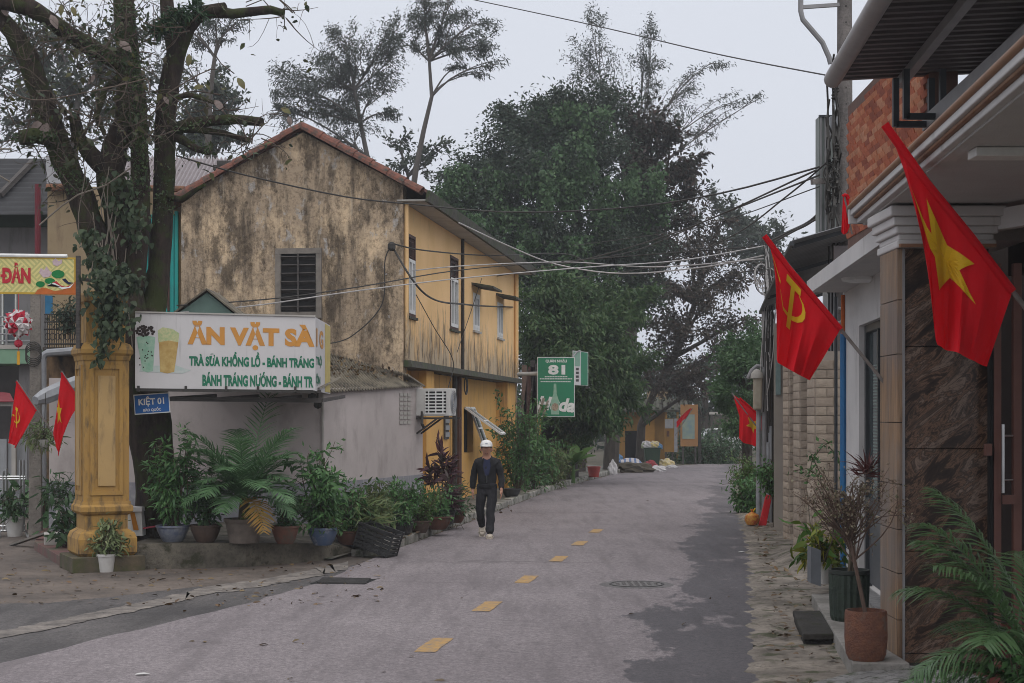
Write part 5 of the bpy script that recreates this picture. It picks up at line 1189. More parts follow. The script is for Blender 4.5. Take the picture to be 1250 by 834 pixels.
def tree(name, label, base, trunk, r0, clumps, lm, leaf, n_leaf, twigs=10, droop=.3, spread=.45, bark=BARK, group=None, rows=None, limb_r=.07, gap=0.0, attach=.35, crown_name='crown', wide=.5, tip=.7):
    """clumps: (px, py, d, rx, ry) in photograph pixels at depth d; a limb grows to each, twigs fan out of it and carry the leaves"""
    base = Vector(base); root = thing(name, label, 'tree', base, group)
    wood = MB(); tp = [Vector(p) for p in trunk]; n = len(tp)
    wood.tube([base] + tp, [r0 * 1.15] + [r0 * (1 - .7 * i / n) for i in range(n)], 9)
    pos, dirs = [], []
    for (px, py, d, rx, ry) in clumps:
        c = P(px, py, d + rng.normal(0, .3)); rad = np.array((rx * d / F, (rx + ry) / 2 * d / F, ry * d / F))
        cand = [p for p in tp if p.z < c.z - .2] or tp[:1]
        at_ = min(cand, key=lambda p: (p - c).length + rng.random() * 1.5)
        lb = curve(at_, c, .08, 7, .06); wood.tube(lb, [limb_r * (1 - .75 * i / 6) for i in range(7)], 6, cap=False)
        vol = rx * ry / 1600.; nt = max(3, int(twigs * vol ** .6))
        nl = max(10, int(n_leaf * vol))
        tw = []
        for k in range(nt):
            q = rng.normal(0, 1, 3); q /= np.linalg.norm(q); q *= (.55 + .5 * rng.random() ** .5)
            e = c + Vector(q * rad); s = lb[int(rng.integers(2, 7))]
            cv = curve(s, e, .06, 5, .08); tw.append(cv); wood.tube(cv, [.024, .018, .013, .009, .005], 4, cap=False)
        w_ = rng.integers(0, nt, nl); t = rng.random(nl) ** tip
        A = np.array([[tuple(p) for p in cv] for cv in tw]); i = np.minimum(3, (t * 4).astype(int)); f = (t * 4 - i)[:, None]
        p = A[w_, i] * (1 - f) + A[w_, i + 1] * f; dr = A[w_, 4] - A[w_, 2]
        sg_ = spread * (.35 + .65 * t)[:, None] * np.minimum(1.0, rad * .55)
        pos.append(p + rng.normal(0, 1, (nl, 3)) * sg_); dirs.append(unit(dr) + rng.normal(0, .7, (nl, 3)) + np.array((0, 0, -droop)))
    wood.build('trunk', bark, root, smooth=False)
    pos = np.concatenate(pos); dirs = np.concatenate(dirs); N = len(pos); L = leaf * rng.uniform(.65, 1.3, N)
    V, Fc = leaf_cloud(pos, dirs, L, L * wide, rows or RHOMB)
    leaf_obj(crown_name, V, Fc, lm, root)
    return root
L_DARK = leaf_mat('leaf_dark', [(0.031, 0.055, 0.038), (0.046, 0.075, 0.048), (0.061, 0.088, 0.055), (0.057, 0.061, 0.044)], .25)
L_IVY = leaf_mat('leaf_ivy', [(0.052, 0.110, 0.045), (0.070, 0.145, 0.058), (0.098, 0.168, 0.070), (0.063, 0.116, 0.049)], .25)
L_MANGO = leaf_mat('leaf_mango', [(0.039, 0.088, 0.030), (0.060, 0.124, 0.042), (0.088, 0.149, 0.051), (0.104, 0.144, 0.060)], .25)
L_BROWN = leaf_mat('leaf_brown', [(0.062, 0.048, 0.041), (0.091, 0.067, 0.053), (0.054, 0.057, 0.043), (0.116, 0.075, 0.056), (0.049, 0.054, 0.041)], .2)
L_RUS = leaf_mat('leaf_russet', [(.045, .03, .027), (.075, .045, .036), (.035, .045, .03), (.055, .04, .03), (.03, .05, .03)], .2)
L_EUC = leaf_mat('leaf_eucalyptus', [(0.055, 0.070, 0.055), (0.075, 0.090, 0.068), (0.050, 0.060, 0.050)], .3)
L_GREY = leaf_mat('leaf_grey_green', [(.055, .075, .055), (.08, .10, .07), (.045, .06, .042)], .25)
def gx(px, d): return Vector(((px - 625) / F * d, d, 0))

def near_curtains(clumps, lm, parent, n, leaf, name='ivy_curtain'):
    "hanging strings of small leaves over a crown"
    ps, ds = [], []
    for (px, py, d, rx, ry) in clumps:
        for k in range(int(n)):
            x, y = px + rng.uniform(-rx, rx), py + rng.uniform(-ry, ry * .2); ln_ = ry * rng.uniform(.3, 1.0); m_ = int(ln_ * 4); off = rng.normal(0, .35)
            t = rng.random(m_); q = np.stack([((x + rng.normal(0, 4.5, m_)) - 625) / F * d, np.full(m_, d) + off + rng.normal(0, .12, m_), CAM_H - ((y + t * ln_) - 508) / F * d], 1)
            ps.append(q); ds.append(rng.normal(0, .6, (m_, 3)) + np.array((0, -.35, -.7)))
    p = np.concatenate(ps); L = leaf * rng.uniform(.6, 1.3, len(p)); V, Fc = leaf_cloud(p, np.concatenate(ds), L, L * .75); leaf_obj(name, V, Fc, lm, parent)

T = tree('ivy_tree', 'huge dark broad crowned tree draped in ivy above the street bend', gx(700, 53), [P(705, 500, 53), P(712, 420, 53), P(700, 340, 53), P(705, 260, 53)], .38,
  [(560, 222, 51.5, 34, 26), (596, 200, 52, 45, 34), (640, 165, 52, 48, 34), (690, 140, 52.5, 50, 34), (740, 128, 53, 45, 30), (600, 250, 51, 50, 40), (660, 220, 51, 55, 42), (725, 205, 52, 55, 45),    (600, 300, 50, 48, 42), (660, 295, 50, 58, 46), (730, 285, 51, 55, 45), (790, 280, 52, 45, 40), (640, 350, 50, 40, 36), (720, 345, 51, 50, 36), (545, 262, 51, 22, 20), (620, 135, 52.5, 26, 16), (668, 122, 53, 24, 15), (700, 400, 53, 70, 50), (650, 420, 53, 45, 45), (770, 360, 53, 40, 40)],
  L_DARK, .125, 5800, 14, .35, .42, limb_r=.12)
near_curtains([(585, 235, 50.6, 45, 45), (640, 250, 50, 45, 55), (690, 220, 50.2, 40, 50), (610, 300, 49.6, 45, 40), (670, 320, 49.6, 50, 40), (735, 250, 51, 40, 50), (780, 240, 52, 35, 40), (560, 250, 50.8, 25, 30), (700, 160, 52, 50, 40)], L_IVY, T, 22, .13)
tree('mango_tree', 'dense mid green mango tree leaning over the pavement', gx(692, 47), [P(697, 520, 47), P(712, 460, 47), P(725, 410, 47)], .2,
  [(665, 358, 46, 36, 26), (705, 345, 46.5, 36, 24), (745, 362, 47, 40, 28), (782, 372, 47.5, 26, 24), (655, 400, 45.5, 34, 30), (700, 395, 45.5, 44, 34), (755, 405, 46.5, 42, 34), (650, 445, 45.5, 30, 32), (690, 440, 45, 42, 36), (745, 450, 46, 42, 36), (785, 445, 47, 24, 32), (668, 490, 45.5, 32, 34), (720, 490, 45.5, 42, 34), (765, 492, 46.5, 26, 26), (730, 525, 46, 32, 22), (690, 525, 46.5, 28, 25)],
  L_MANGO, .165, 3900, 14, .55, .4, rows=LANCE, wide=.34)
tree('almond_tree', 'half bare brown leaved tree spreading tangled branches over the bend', gx(781, 63.5), [P(783, 520, 63), P(798, 480, 62.5), P(825, 435, 61), P(848, 370, 60)], .17,
  [(800, 320, 58, 34, 28), (838, 290, 58, 36, 28), (870, 315, 58.5, 36, 26), (905, 345, 59, 28, 24), (820, 355, 57, 42, 28), (868, 365, 58, 40, 26), (905, 390, 59, 34, 26), (800, 395, 57, 36, 26), (845, 405, 57, 40, 26), (890, 425, 58, 36, 26), (815, 440, 58, 40, 28), (862, 455, 58, 34, 24), (780, 350, 57, 24, 30), (850, 255, 58.5, 24, 18), (880, 270, 59, 20, 18), (920, 330, 60, 20, 16), (795, 470, 58, 34, 20), (845, 480, 59, 30, 16)],
  L_BROWN, .15, 1600, 16, .3, .42, limb_r=.10)
tree('russet_tree', 'russet leaved tree mingling with the upper right side of the ivy tree', gx(745, 55), [P(750, 500, 55), P(770, 400, 55), P(785, 300, 55), P(790, 240, 55)], .25,
  [(786, 150, 54, 40, 26), (815, 165, 54, 26, 22), (760, 125, 54, 34, 18), (785, 200, 54, 46, 34), (828, 205, 54.5, 30, 24), (845, 235, 54.5, 22, 18), (800, 240, 54, 40, 28), (835, 268, 54.5, 26, 18), (770, 270, 53, 36, 30), (805, 290, 54, 34, 24), (850, 190, 54.5, 14, 10)], L_RUS, .19, 1900, 16, .3, .42, limb_r=.09)
tree('vine_tree', 'low dense dark green vine smothered tree behind the conduit pole', gx(912, 43), [P(912, 540, 43), P(912, 480, 43)], .14,
  [(900, 420, 42.5, 26, 24), (922, 412, 43, 24, 22), (888, 448, 42.5, 22, 24), (915, 450, 42, 30, 28), (895, 485, 42, 28, 26), (922, 490, 42.5, 24, 28), (882, 480, 42.5, 14, 22), (905, 520, 42, 24, 22), (930, 520, 42.5, 24, 24), (940, 440, 43, 24, 30)],
  L_IVY, .095, 6000, 12, .4, .5)
EUC = dict(rows=LANCE, wide=.26, droop=.9, spread=.38, tip=.4)
tree('eucalyptus_tree', 'feathery pale eucalyptus rising behind the ivy tree', gx(770, 78), [P(770, 330, 78), P(775, 280, 78), P(765, 230, 78)], .3,
  [(722, 30, 78, 24, 24), (706, 66, 78, 24, 26), (735, 70, 78, 22, 30), (718, 100, 78, 24, 20), (790, 30, 78, 22, 18), (782, 62, 78, 20, 24), (800, 72, 78, 18, 22), (790, 105, 78, 20, 22), (866, 78, 78, 26, 14), (845, 100, 78, 22, 18), (828, 130, 78, 22, 20), (905, 120, 78, 22, 12), (880, 140, 78, 22, 14), (850, 165, 78, 22, 14), (930, 118, 78, 10, 8)],
  L_EUC, .17, 2000, 14, bark=BARKG, group='eucalyptus trees', limb_r=.055, **EUC)
tree('eucalyptus_tree', 'tall slender eucalyptus with bare leaning trunk behind the tiled gable', gx(497, 58), [P(500, 260, 58), P(508, 205, 58), P(517, 160, 58), P(527, 118, 58), P(524, 75, 58)], .125,
  [(545, 18, 58, 34, 20), (580, 30, 58, 28, 20), (600, 52, 58, 22, 18), (515, 22, 58, 22, 24), (500, 48, 58, 14, 16), (540, 52, 58, 28, 22), (572, 62, 58, 28, 18), (608, 78, 58, 12, 14), (590, 88, 58, 14, 8), (555, 85, 58, 18, 10), (520, -10, 58, 26, 20), (560, -15, 58, 30, 18)],
  L_EUC, .13, 2900, 14, bark=BARKG, group='eucalyptus trees', limb_r=.042, **EUC)
tree('eucalyptus_tree', 'broad clump of eucalyptus crowns left of the bare leaning trunk', gx(452, 62), [P(453, 280, 62), P(453, 225, 62), P(448, 190, 62), P(440, 150, 62), P(432, 110, 62)], .14,
  [(420, 42, 62, 20, 18), (408, 66, 62, 26, 24), (395, 95, 62, 30, 28), (440, 78, 62, 28, 28), (468, 50, 62, 26, 26), (488, 30, 62, 14, 18), (478, 72, 62, 26, 26), (430, 112, 62, 34, 28), (465, 108, 62, 26, 24), (355, 90, 62, 28, 20), (335, 110, 62, 18, 18), (370, 118, 62, 32, 24), (395, 140, 62, 36, 24), (350, 140, 62, 26, 18), (330, 135, 62, 14, 12), (432, 150, 62, 32, 20), (470, 140, 62, 18, 16), (395, 165, 62, 34, 18), (440, 185, 62, 26, 14)],
  L_EUC, .14, 3000, 14, bark=BARKG, group='eucalyptus trees', limb_r=.05, **EUC)
tree('young_tree', 'small pale airy tree between the gable roof and the ivy tree', gx(500, 66), [P(500, 260, 66), P(498, 215, 66)], .08,
  [(488, 170, 66, 18, 18), (495, 200, 66, 22, 18), (482, 215, 66, 16, 16), (528, 185, 66, 22, 12), (545, 175, 66, 18, 10), (520, 205, 66, 18, 14)], L_GREY, .2, 900, 12, bark=BARKG)
tree('bamboo_grove_tree', 'hazy round crowned tree behind the mauve tin roof', gx(262, 58), [P(262, 260, 58), P(262, 190, 58)], .18,
  [(262, 100, 58, 32, 24), (240, 130, 58, 34, 26), (280, 135, 58, 24, 26), (255, 165, 58, 40, 22), (222, 160, 58, 30, 24), (285, 170, 58, 18, 16)], L_GREY, .19, 1700, 12, bark=BARKG)
tree('eucalyptus_tree', 'hanging eucalyptus sprays behind the upper limbs of the big tree', gx(250, 50), [P(252, 230, 50), P(256, 120, 50), P(262, 70, 50)], .12,
  [(262, 25, 50, 34, 16), (290, 28, 50, 18, 14), (240, 40, 50, 22, 18), (275, 48, 50, 20, 12), (205, 30, 50, 30, 24), (215, 75, 50, 28, 26)], L_EUC, .12, 1900, 16, bark=BARKG, group='eucalyptus trees', limb_r=.05, **EUC)
tree('hazy_tree', 'hazy sparse tree crowns seen between the limbs of the big tree', gx(90, 60), [P(92, 260, 60), P(90, 180, 60), P(95, 120, 60)], .2,
  [(20, 60, 60, 40, 34), (70, 40, 60, 40, 34), (120, 70, 60, 40, 36), (160, 40, 60, 36, 34), (30, 120, 60, 40, 34), (85, 110, 60, 42, 34), (140, 125, 60, 36, 34), (180, 100, 60, 30, 36), (10, 160, 60, 30, 20), (-30, 90, 60, 30, 50), (175, 160, 60, 30, 24)], L_GREY, .2, 1100, 12, bark=BARKG)
tree('roadside_tree', 'distant round tree behind the grey tin awning', gx(938, 85), [P(938, 400, 85), P(936, 330, 85)], .2,
  [(935, 275, 85, 30, 18), (915, 290, 85, 24, 18), (955, 285, 85, 18, 16), (880, 262, 80, 24, 28), (900, 300, 85, 30, 24), (868, 235, 80, 14, 16), (940, 310, 85, 30, 26), (970, 330, 85, 30, 40)], L_GREY, .26, 1900, 12)
tree('bend_tree', 'hazy dark tree filling the gap above the shelter at the bend', gx(860, 78), [P(860, 520, 78), P(862, 480, 78)], .2,
  [(790, 468, 76, 36, 26), (835, 470, 77, 40, 22), (880, 465, 78, 40, 26), (920, 470, 78, 36, 30), (850, 440, 78, 40, 20), (905, 430, 79, 36, 24), (800, 500, 74, 30, 16), (860, 498, 78, 50, 14), (780, 440, 76, 30, 24)], L_GREY, .2, 1500, 12)
# far wood that closes the street
ps, ds = [], []
for k in range(150):
    d_ = 88 + rng.random() * 30; px = rng.uniform(-400, 1500); c = P(px, 508, d_); h = rng.uniform(2, 6.5); m_ = 260; r_ = rng.uniform(2, 3.6)
    q = rng.normal(0, 1, (m_, 3)); q = unit(q) * rng.random((m_, 1)) ** .4
    ps.append(q * np.array((r_, r_ * .6, h / 2)) + np.array((c.x, c.y, h / 2))); ds.append(rng.normal(0, 1, (m_, 3)))
p = np.concatenate(ps); L = rng.uniform(.3, .6, len(p)); V, Fc = leaf_cloud(p, np.concatenate(ds), L, L * .6)
o = bpy.data.objects.new('far_wood', fast_mesh('far_wood', V, Fc, [L_DARK])); C.objects.link(o); tag(o, 'far off dark green wood closing the end of the street', 'woodland', kind='stuff')

# ---------------------------------------------------------------- the big gnarled tree at the gate
m, t, bs = new_mat('mossy_bark'); v = coords(t)
n1 = noise(t, coords(t, (1, 1, .28)), 9, 8, .7)
c = mix(t, ramp(t, n1, [(.35, 0.0), (.65, 1.0)]), (.062, .046, .038), (.02, .016, .014))
c = mix(t, ramp(t, noise(t, v, 2.6, 7, .7), [(.47, 0.0), (.58, .85)]), c, (.042, .054, .018))
c = mix(t, ramp(t, noise(t, v, 8, 6, .7), [(.62, 0.0), (.7, .5)]), c, (.11, .095, .08))
t.links.new(c, bs.inputs['Base Color']); bs.inputs['Roughness'].default_value = .95; bs.inputs['Specular IOR Level'].default_value = .1; bump(t, bs, n1, 1.0, .05); MBARK = m
bt = thing('gate_tree', 'gnarled mossy tree with forked trunk, cut limbs and climbing vines beside the gate', 'tree', gx(192, 21.6))
limbs = [
 ([(196, 676, 21.7), (194, 640, 21.6), (189, 580, 21.55), (183, 520, 21.5), (176, 465, 21.5), (166, 420, 21.5), (158, 390, 21.5)], [.40, .30, .27, .29, .30, .31, .27]),
 ([(172, 440, 21.5), (150, 385, 21.45), (130, 330, 21.4), (112, 280, 21.4), (97, 235, 21.4), (78, 195, 21.4), (60, 150, 21.35), (48, 110, 21.3), (34, 70, 21.3), (16, 40, 21.2), (-10, 10, 21.2), (-40, -40, 21.2)], [.24, .21, .19, .18, .17, .17, .17, .15, .14, .13, .12, .10]),
 ([(166, 420, 21.5), (156, 360, 21.6), (150, 300, 21.6), (144, 250, 21.6), (134, 215, 21.6), (140, 180, 21.6), (154, 150, 21.6), (157, 100, 21.6), (156, 60, 21.6), (152, 20, 21.6), (148, -40, 21.6)], [.26, .23, .21, .21, .20, .17, .16, .16, .15, .14, .12]),
 ([(166, 350, 21.5), (170, 290, 21.4), (171, 230, 21.4), (170, 160, 21.4), (168, 110, 21.5), (160, 70, 21.55)], [.14, .13, .13, .12, .11, .09]),
 ([(172, 425, 21.6), (188, 372, 21.8), (194, 330, 21.8), (198, 270, 21.8), (201, 210, 21.8), (201, 160, 21.8), (205, 115, 21.8), (214, 70, 21.8), (228, 32, 21.8), (245, 16, 21.7), (275, 10, 21.6)], [.22, .18, .155, .15, .15, .15, .145, .13, .12, .10, .08]),
 ([(255, 14, 21.7), (285, 17, 21.6), (310, 14, 21.6), (330, 12, 21.6), (347, 16, 21.6)], [.085, .07, .065, .06, .05]),
 ([(214, 66, 21.8), (205, 20, 21.9), (200, -40, 22)], [.12, .1, .09]),
 ([(203, 165, 21.8), (225, 153, 21.6), (260, 147, 21.4), (290, 146, 21.3), (320, 149, 21.2)], [.10, .09, .075, .065, .06]),
 ([(205, 158, 21.8), (240, 158, 21.5), (275, 163, 21.4), (304, 172, 21.3)], [.06, .05, .04, .032]),
 ([(206, 165, 21.8), (225, 172, 21.5), (240, 182, 21.4), (256, 186, 21.3)], [.06, .06, .05, .04]),
 ([(206, 120, 21.7), (232, 116, 21.5), (252, 122, 21.5), (268, 128, 21.5)], [.045, .035, .028, .02]),
 ([(156, 84, 21.6), (138, 72, 21.5), (112, 58, 21.4), (85, 42, 21.3), (60, 24, 21.2), (38, 10, 21.1), (10, 2, 21), (-20, 0, 21)], [.12, .12, .12, .11, .11, .12, .12, .11]),
 ([(74, 180, 21.4), (60, 166, 21.2), (44, 166, 21.0), (24, 168, 20.9)], [.13, .12, .11, .10]),
 ([(134, 212, 21.6), (112, 190, 21.5), (96, 168, 21.4), (90, 140, 21.3)], [.14, .12, .10, .07]),
 ([(150, 90, 21.6), (128, 110, 21.3), (118, 140, 21.2), (128, 165, 21.2)], [.05, .045, .04, .03]),
 ([(201, 240, 21.8), (222, 244, 21.5), (236, 234, 21.4), (250, 226, 21.3)], [.05, .045, .035, .025])]
wood = MB()
for pts, rs in limbs:
    q = []; rr_ = []
    for i in range(len(pts) - 1):
        for f in (0, .33, .66):
            a, b = pts[i], pts[i + 1]; p = P(*(x + (y - x) * f for x, y in zip(a, b))); r = rs[i] + (rs[i + 1] - rs[i]) * f
            q.append(p + Vector(rng.normal(0, r * .03, 3))); rr_.append(r * rng.uniform(.94, 1.06))
    q.append(P(*pts[-1])); rr_.append(rs[-1]); wood.tube(q, rr_, 14)
wood.build('trunk', MBARK, bt, smooth=True)
# fine twigs
tw = MB(); ends = []
starts = [(60, 150), (48, 110), (34, 70), (112, 58), (85, 42), (60, 24), (156, 60), (152, 20), (157, 100), (90, 140), (118, 140), (24, 168), (74, 180), (128, 110), (205, 115), (268, 128), (201, 160), (170, 160), (10, 2), (228, 32), (168, 110), (347, 16), (304, 172), (97, 235)]
for k in range(260):
    s = starts[int(rng.integers(len(starts)))]; wgt = 1
    if s[0] > 200 and rng.random() < .6: continue
    a = P(s[0] + rng.normal(0, 6), s[1] + rng.normal(0, 6), 21.3 + rng.normal(0, .3)); an_ = rng.uniform(0, 6.28); L = rng.uniform(.25, .75)
    b = a + Vector((math.cos(an_) * L, rng.normal(0, .3), math.sin(an_) * L * .8)); cv = curve(a, b, rng.uniform(-.2, .25), 7, .12)
    tw.tube(cv, [.011, .009, .008, .007, .006, .004, .003], 5, cap=False)
    for j in range(3):
        c_ = cv[int(rng.integers(2, 7))]; e = c_ + Vector(rng.normal(0, .25, 3)); cv2 = curve(c_, e, rng.uniform(-.2, .2), 5, .1); tw.tube(cv2, [.005, .004, .0035, .003, .002], 4, cap=False); ends.append(cv2[-1]); ends.append(cv2[-2])
for pts in ([(300, 3), (318, -4), (330, 10)], [(262, 66), (270, 78), (286, 90)], [(300, 8), (335, -6), (352, 8), (360, 16)]): tw.tube([P(x, y, 21.4) for x, y in pts], .008, 5)
tw.build('twigs', mat('twig', (.10, .075, .058), (.055, .043, .035), 8, .9, .3), bt, kind='stuff')
L_BIG = leaf_mat('leaf_gate_tree', [(.035, .06, .03), (.06, .075, .035), (.10, .085, .05), (.045, .075, .035), (.13, .12, .04), (.03, .05, .028)], .3)
e = np.array([tuple(p) for p in ends]); e = e[rng.integers(0, len(e), 1100)] + rng.normal(0, .07, (1100, 3)); L = rng.uniform(.05, .13, 1100)
V, Fc = leaf_cloud(e, rng.normal(0, .8, (1100, 3)) + np.array((0, 0, -.5)), L, L * .55, LANCE); leaf_obj('crown', V, Fc, L_BIG, bt)
# climbing vine with heart leaves: on the trunk fork, and small ivy up the middle stem
def along(pts, n, spread, d=21.1):
    pp = []
    for k in range(n):
        i = int(rng.integers(len(pts) - 1)); f = rng.random(); a, b = pts[i], pts[i + 1]; x, y = a[0] + (b[0] - a[0]) * f, a[1] + (b[1] - a[1]) * f
        pp.append(tuple(P(x + rng.normal(0, spread), y + rng.normal(0, spread * .6), d + rng.normal(0, .09))))
    return np.array(pp)
HEART = [(0, .35, 0), (.25, .52, .03), (.6, .36, .02), (1, .02, -.10)]
L_VINE = leaf_mat('leaf_vine', [(.03, .05, .026), (.045, .07, .034), (.065, .09, .045), (.035, .06, .028), (.085, .10, .06)], .2, .65)
q = np.concatenate([along([(125, 335), (138, 370), (140, 410)], 520, 12, 19.95), along([(112, 280), (122, 320), (150, 340), (160, 345)], 380, 10, 20.3), along([(126, 395), (124, 430), (122, 442)], 60, 4, 19.9), along([(165, 250), (168, 300)], 90, 8, 21.0), along([(140, 255), (150, 215), (146, 290)], 150, 10, 21.15)])
L = rng.uniform(.06, .115, len(q)); V, Fc = leaf_cloud(q, rng.normal(0, .45, (len(q), 3)) + np.array((0, -.45, -1.)), L, L * .75, HEART, .5); leaf_obj('vine', V, Fc, L_VINE, bt)
L_SM = leaf_mat('leaf_small_ivy', [(.05, .085, .03), (.075, .115, .04), (.035, .06, .025)], .2)
q = np.concatenate([along([(171, 240), (170, 160), (168, 110), (160, 60)], 1100, 6.5, 21.2), along([(156, 80), (154, 30), (150, 0)], 500, 9, 21.35), along([(66, 165), (20, 168)], 300, 5, 20.95), along([(97, 235), (78, 195)], 220, 9, 21.15), along([(140, 75), (112, 58), (60, 24)], 350, 6, 21.2), along([(205, 160), (260, 146), (320, 148)], 130, 3.5, 21.3), along([(240, 175), (256, 184)], 70, 5, 21.2), along([(198, 270), (202, 200)], 150, 9, 21.6)])
L = rng.uniform(.025, .055, len(q)); V, Fc = leaf_cloud(q, rng.normal(0, .8, (len(q), 3)), L, L * .7, RHOMB); leaf_obj('small_ivy', V, Fc, L_SM, bt)
# strap leaved fern rosettes on the upper limb
fp, fdir = [], []
for k in range(70):
    c_ = along([(186, 45), (200, 32), (220, 18), (250, 8)], 1, 7, 21.4)[0]
    for j in range(11): fp.append(c_); fdir.append(rng.normal(0, 1, 3) + np.array((0, -.3, .1)))
fp, fdir = np.array(fp), np.array(fdir); L = rng.uniform(.10, .2, len(fp)); V, Fc = leaf_cloud(fp, fdir, L, L * .16, LANCE, .5); leaf_obj('fern', V, Fc, leaf_mat('leaf_fern', [(.02, .05, .022), (.035, .08, .035), (.05, .10, .045)], .2), bt)
# large withered leaves
DEADL = mat('withered_leaf', (.20, .16, .145), (.12, .09, .08), 20, .8, .3); OLIVEL = mat('olive_leaf', (.09, .10, .04), (.13, .10, .04), 15, .7, .2)
BIGROW = [(0, .05, 0), (.25, .42, .05), (.55, .5, .05), (.8, .3, .0), (1, .02, -.08)]
for (px, py, L, an_, mm) in ((62, 18, .22, -1.1, DEADL), (145, 50, .24, -.7, DEADL), (58, 150, .26, -1.9, DEADL), (52, 148, .2, -2.5, DEADL), (290, 95, .19, -1.0, OLIVEL), (231, 66, .17, -1.6, OLIVEL), (262, 122, .2, -.9, DEADL), (236, 108, .15, .2, OLIVEL), (10, 20, .16, 2.2, DEADL), (343, 132, .16, -.5, OLIVEL), (352, 142, .14, -1.3, DEADL), (75, 6, .15, -1.6, OLIVEL), (88, 8, .15, -1.2, OLIVEL), (95, 60, .13, -1.8, OLIVEL), (116, 92, .15, -2.2, DEADL), (200, 118, .13, -1, DEADL)):
    pth = P(px, py, 21.0); V, Fc = leaf_cloud(np.array([tuple(pth)]), np.array([[math.cos(an_), -.15, math.sin(an_)]]), L, L * .5, BIGROW, flat=np.array([[.3, -1., .3]])); leaf_obj('withered_leaf', V, Fc, mm, bt)
mb = MB()
for k in range(16):
    x, y = rng.uniform(100, 172), rng.uniform(200, 320); ln_ = rng.uniform(40, 130); mb.tube([P(x + 5 * math.sin(q * 4 + k), y + ln_ * q, 21.05) for q in np.linspace(0, 1, 8)], .007, 4)
for pts in ([(0, 215), (12, 222)], [(48, 275), (75, 252), (95, 238), (130, 226), (160, 205)], [(0, 182), (14, 182)]): mb.tube([P(x, y, 21.0) for x, y in pts], .012, 5)
mb.build('aerial_root', mat('pale_root', (.20, .17, .14), bmp=.1), bt, kind='stuff')
# ================================================================ POTTED PLANTS
TERP = mat('terracotta_pot', (0.1425, 0.06375, 0.045), (0.09, 0.045, 0.03375), 8, .85, .3, stain=((.08, .07, .055), 5, .58, (1, 1, 1)))
BRNP = mat('brown_clay_pot', (.10, .065, .05), (.06, .042, .034), 8, .8, .4)
GRYP = mat('grey_clay_pot', (.17, .14, .12), (.10, .082, .07), 6, .85, .4)
BLUP = mat('blue_glaze', (0.05625, 0.09, 0.165), (0.0975, 0.12, 0.1725), 9, .35, .05, stain=((.30, .30, .31), 7, .6, (1, 1, 1)))
BWP = mat('blue_white_glaze', (0.075, 0.0975, 0.165), (0.225, 0.2325, 0.2475), 11, .35, .05)
BLKP = mat('black_plastic', (.025, .025, .026), (.04, .04, .04), 8, .5, .1)
WHP = mat('white_pot', (.50, .485, .465), (.40, .385, .365), 6, .6, .2)
SOIL = mat('soil', (.045, .033, .024), (.025, .02, .016), 12, .95, .8)
STEM = mat('stem', (.10, .08, .05), (.06, .05, .035), 8, .9, .3)
def pot(root, base, r, h, mm, kind='bowl', n=22, rz=.3):
    k = {'bowl': [(r * .55, 0), (r * .72, h * .25), (r * .92, h * .7), (r * .94, h * .86), (r, h * .88), (r, h), (r * .9, h), (r * .86, h * .88), (.01, h * .86)],
         'taper': [(r * .72, 0), (r * .92, h * .86), (r, h * .87), (r, h), (r * .9, h), (r * .88, h * .9), (.01, h * .88)],
         'round': [(r * .80, 0), (r * .93, h * .12), (r, h * .45), (r * .98, h * .95), (r * .94, h), (r * .86, h), (r * .86, h * .9), (.01, h * .89)],
         'vase': [(r * .9, 0), (r * .9, h * .12), (r * .5, h * .25), (r * .42, h * .5), (r * .75, h * .75), (r, h * .97), (r, h), (r * .85, h), (.01, h * .9)]}[kind]
    MB().lathe(base, k, n).build('pot', mm, root, smooth=True)
    MB().lathe(base + Z(h * .885), [(r * .86, 0), (r * .7, .012), (.01, .02)], n).build('soil', SOIL, root)
def plant(label, base, r, h, mm, kind='bowl', name='potted_plant', cat='potted plant', group='potted plants along the kiosk', has_pot=True):
    root = thing(name, label, cat, base, group)
    if has_pot: pot(root, Vector(base), r, h, mm, kind)
    return root
def shrub(root, base, top_w, height, n, lm, leaf, wide=.4, rows=LANCE, stems=9, lean=0., droop=.35, low=.12, bush=1.0, dense=1.5):
    "several stems from the base with leaves on side twigs"
    base = Vector(base); st = MB(); pos, dirs = [], []; tips = []
    for k in range(stems):
        a = rng.uniform(0, 6.28); rr_ = top_w * math.sqrt(rng.random()) * .9; h = height * rng.uniform(.55, 1.0) * (1 - .35 * (rr_ / top_w) ** 2)
        e = base + Vector((math.cos(a) * rr_ + lean, math.sin(a) * rr_ * .8, h)); cv = curve(base + Vector(rng.normal(0, .02, 3)), e, -.02, 8, .05)
        st.tube(cv, [.013 * (1 - .09 * i) for i in range(8)], 5, cap=False)
        for j in range(7):
            c_ = cv[int(rng.integers(2, 8))]; q = c_ + Vector(rng.normal(0, 1, 3)) * top_w * .3 * bush; tw_ = curve(c_, q, .05, 4, .06); st.tube(tw_, .004, 4, cap=False); tips.append((c_, q))
    A = np.array([tuple(a) for a, b in tips]); B = np.array([tuple(b) for a, b in tips]); w_ = rng.integers(0, len(tips), n); t = rng.random(n)[:, None] ** .6
    p = A[w_] + (B[w_] - A[w_]) * t + rng.normal(0, leaf * .5, (n, 3)); p[:, 2] = np.maximum(p[:, 2], base.z + height * low * rng.random(n))
    d = unit(B[w_] - A[w_]) * .8 + rng.normal(0, .6, (n, 3)) + np.array((0, 0, -droop)); L = leaf * rng.uniform(.6, 1.3, n)
    V, Fc = leaf_cloud(p, d, L, L * wide, rows); st.build('stems', STEM, root); leaf_obj('foliage', V, Fc, lm, root)
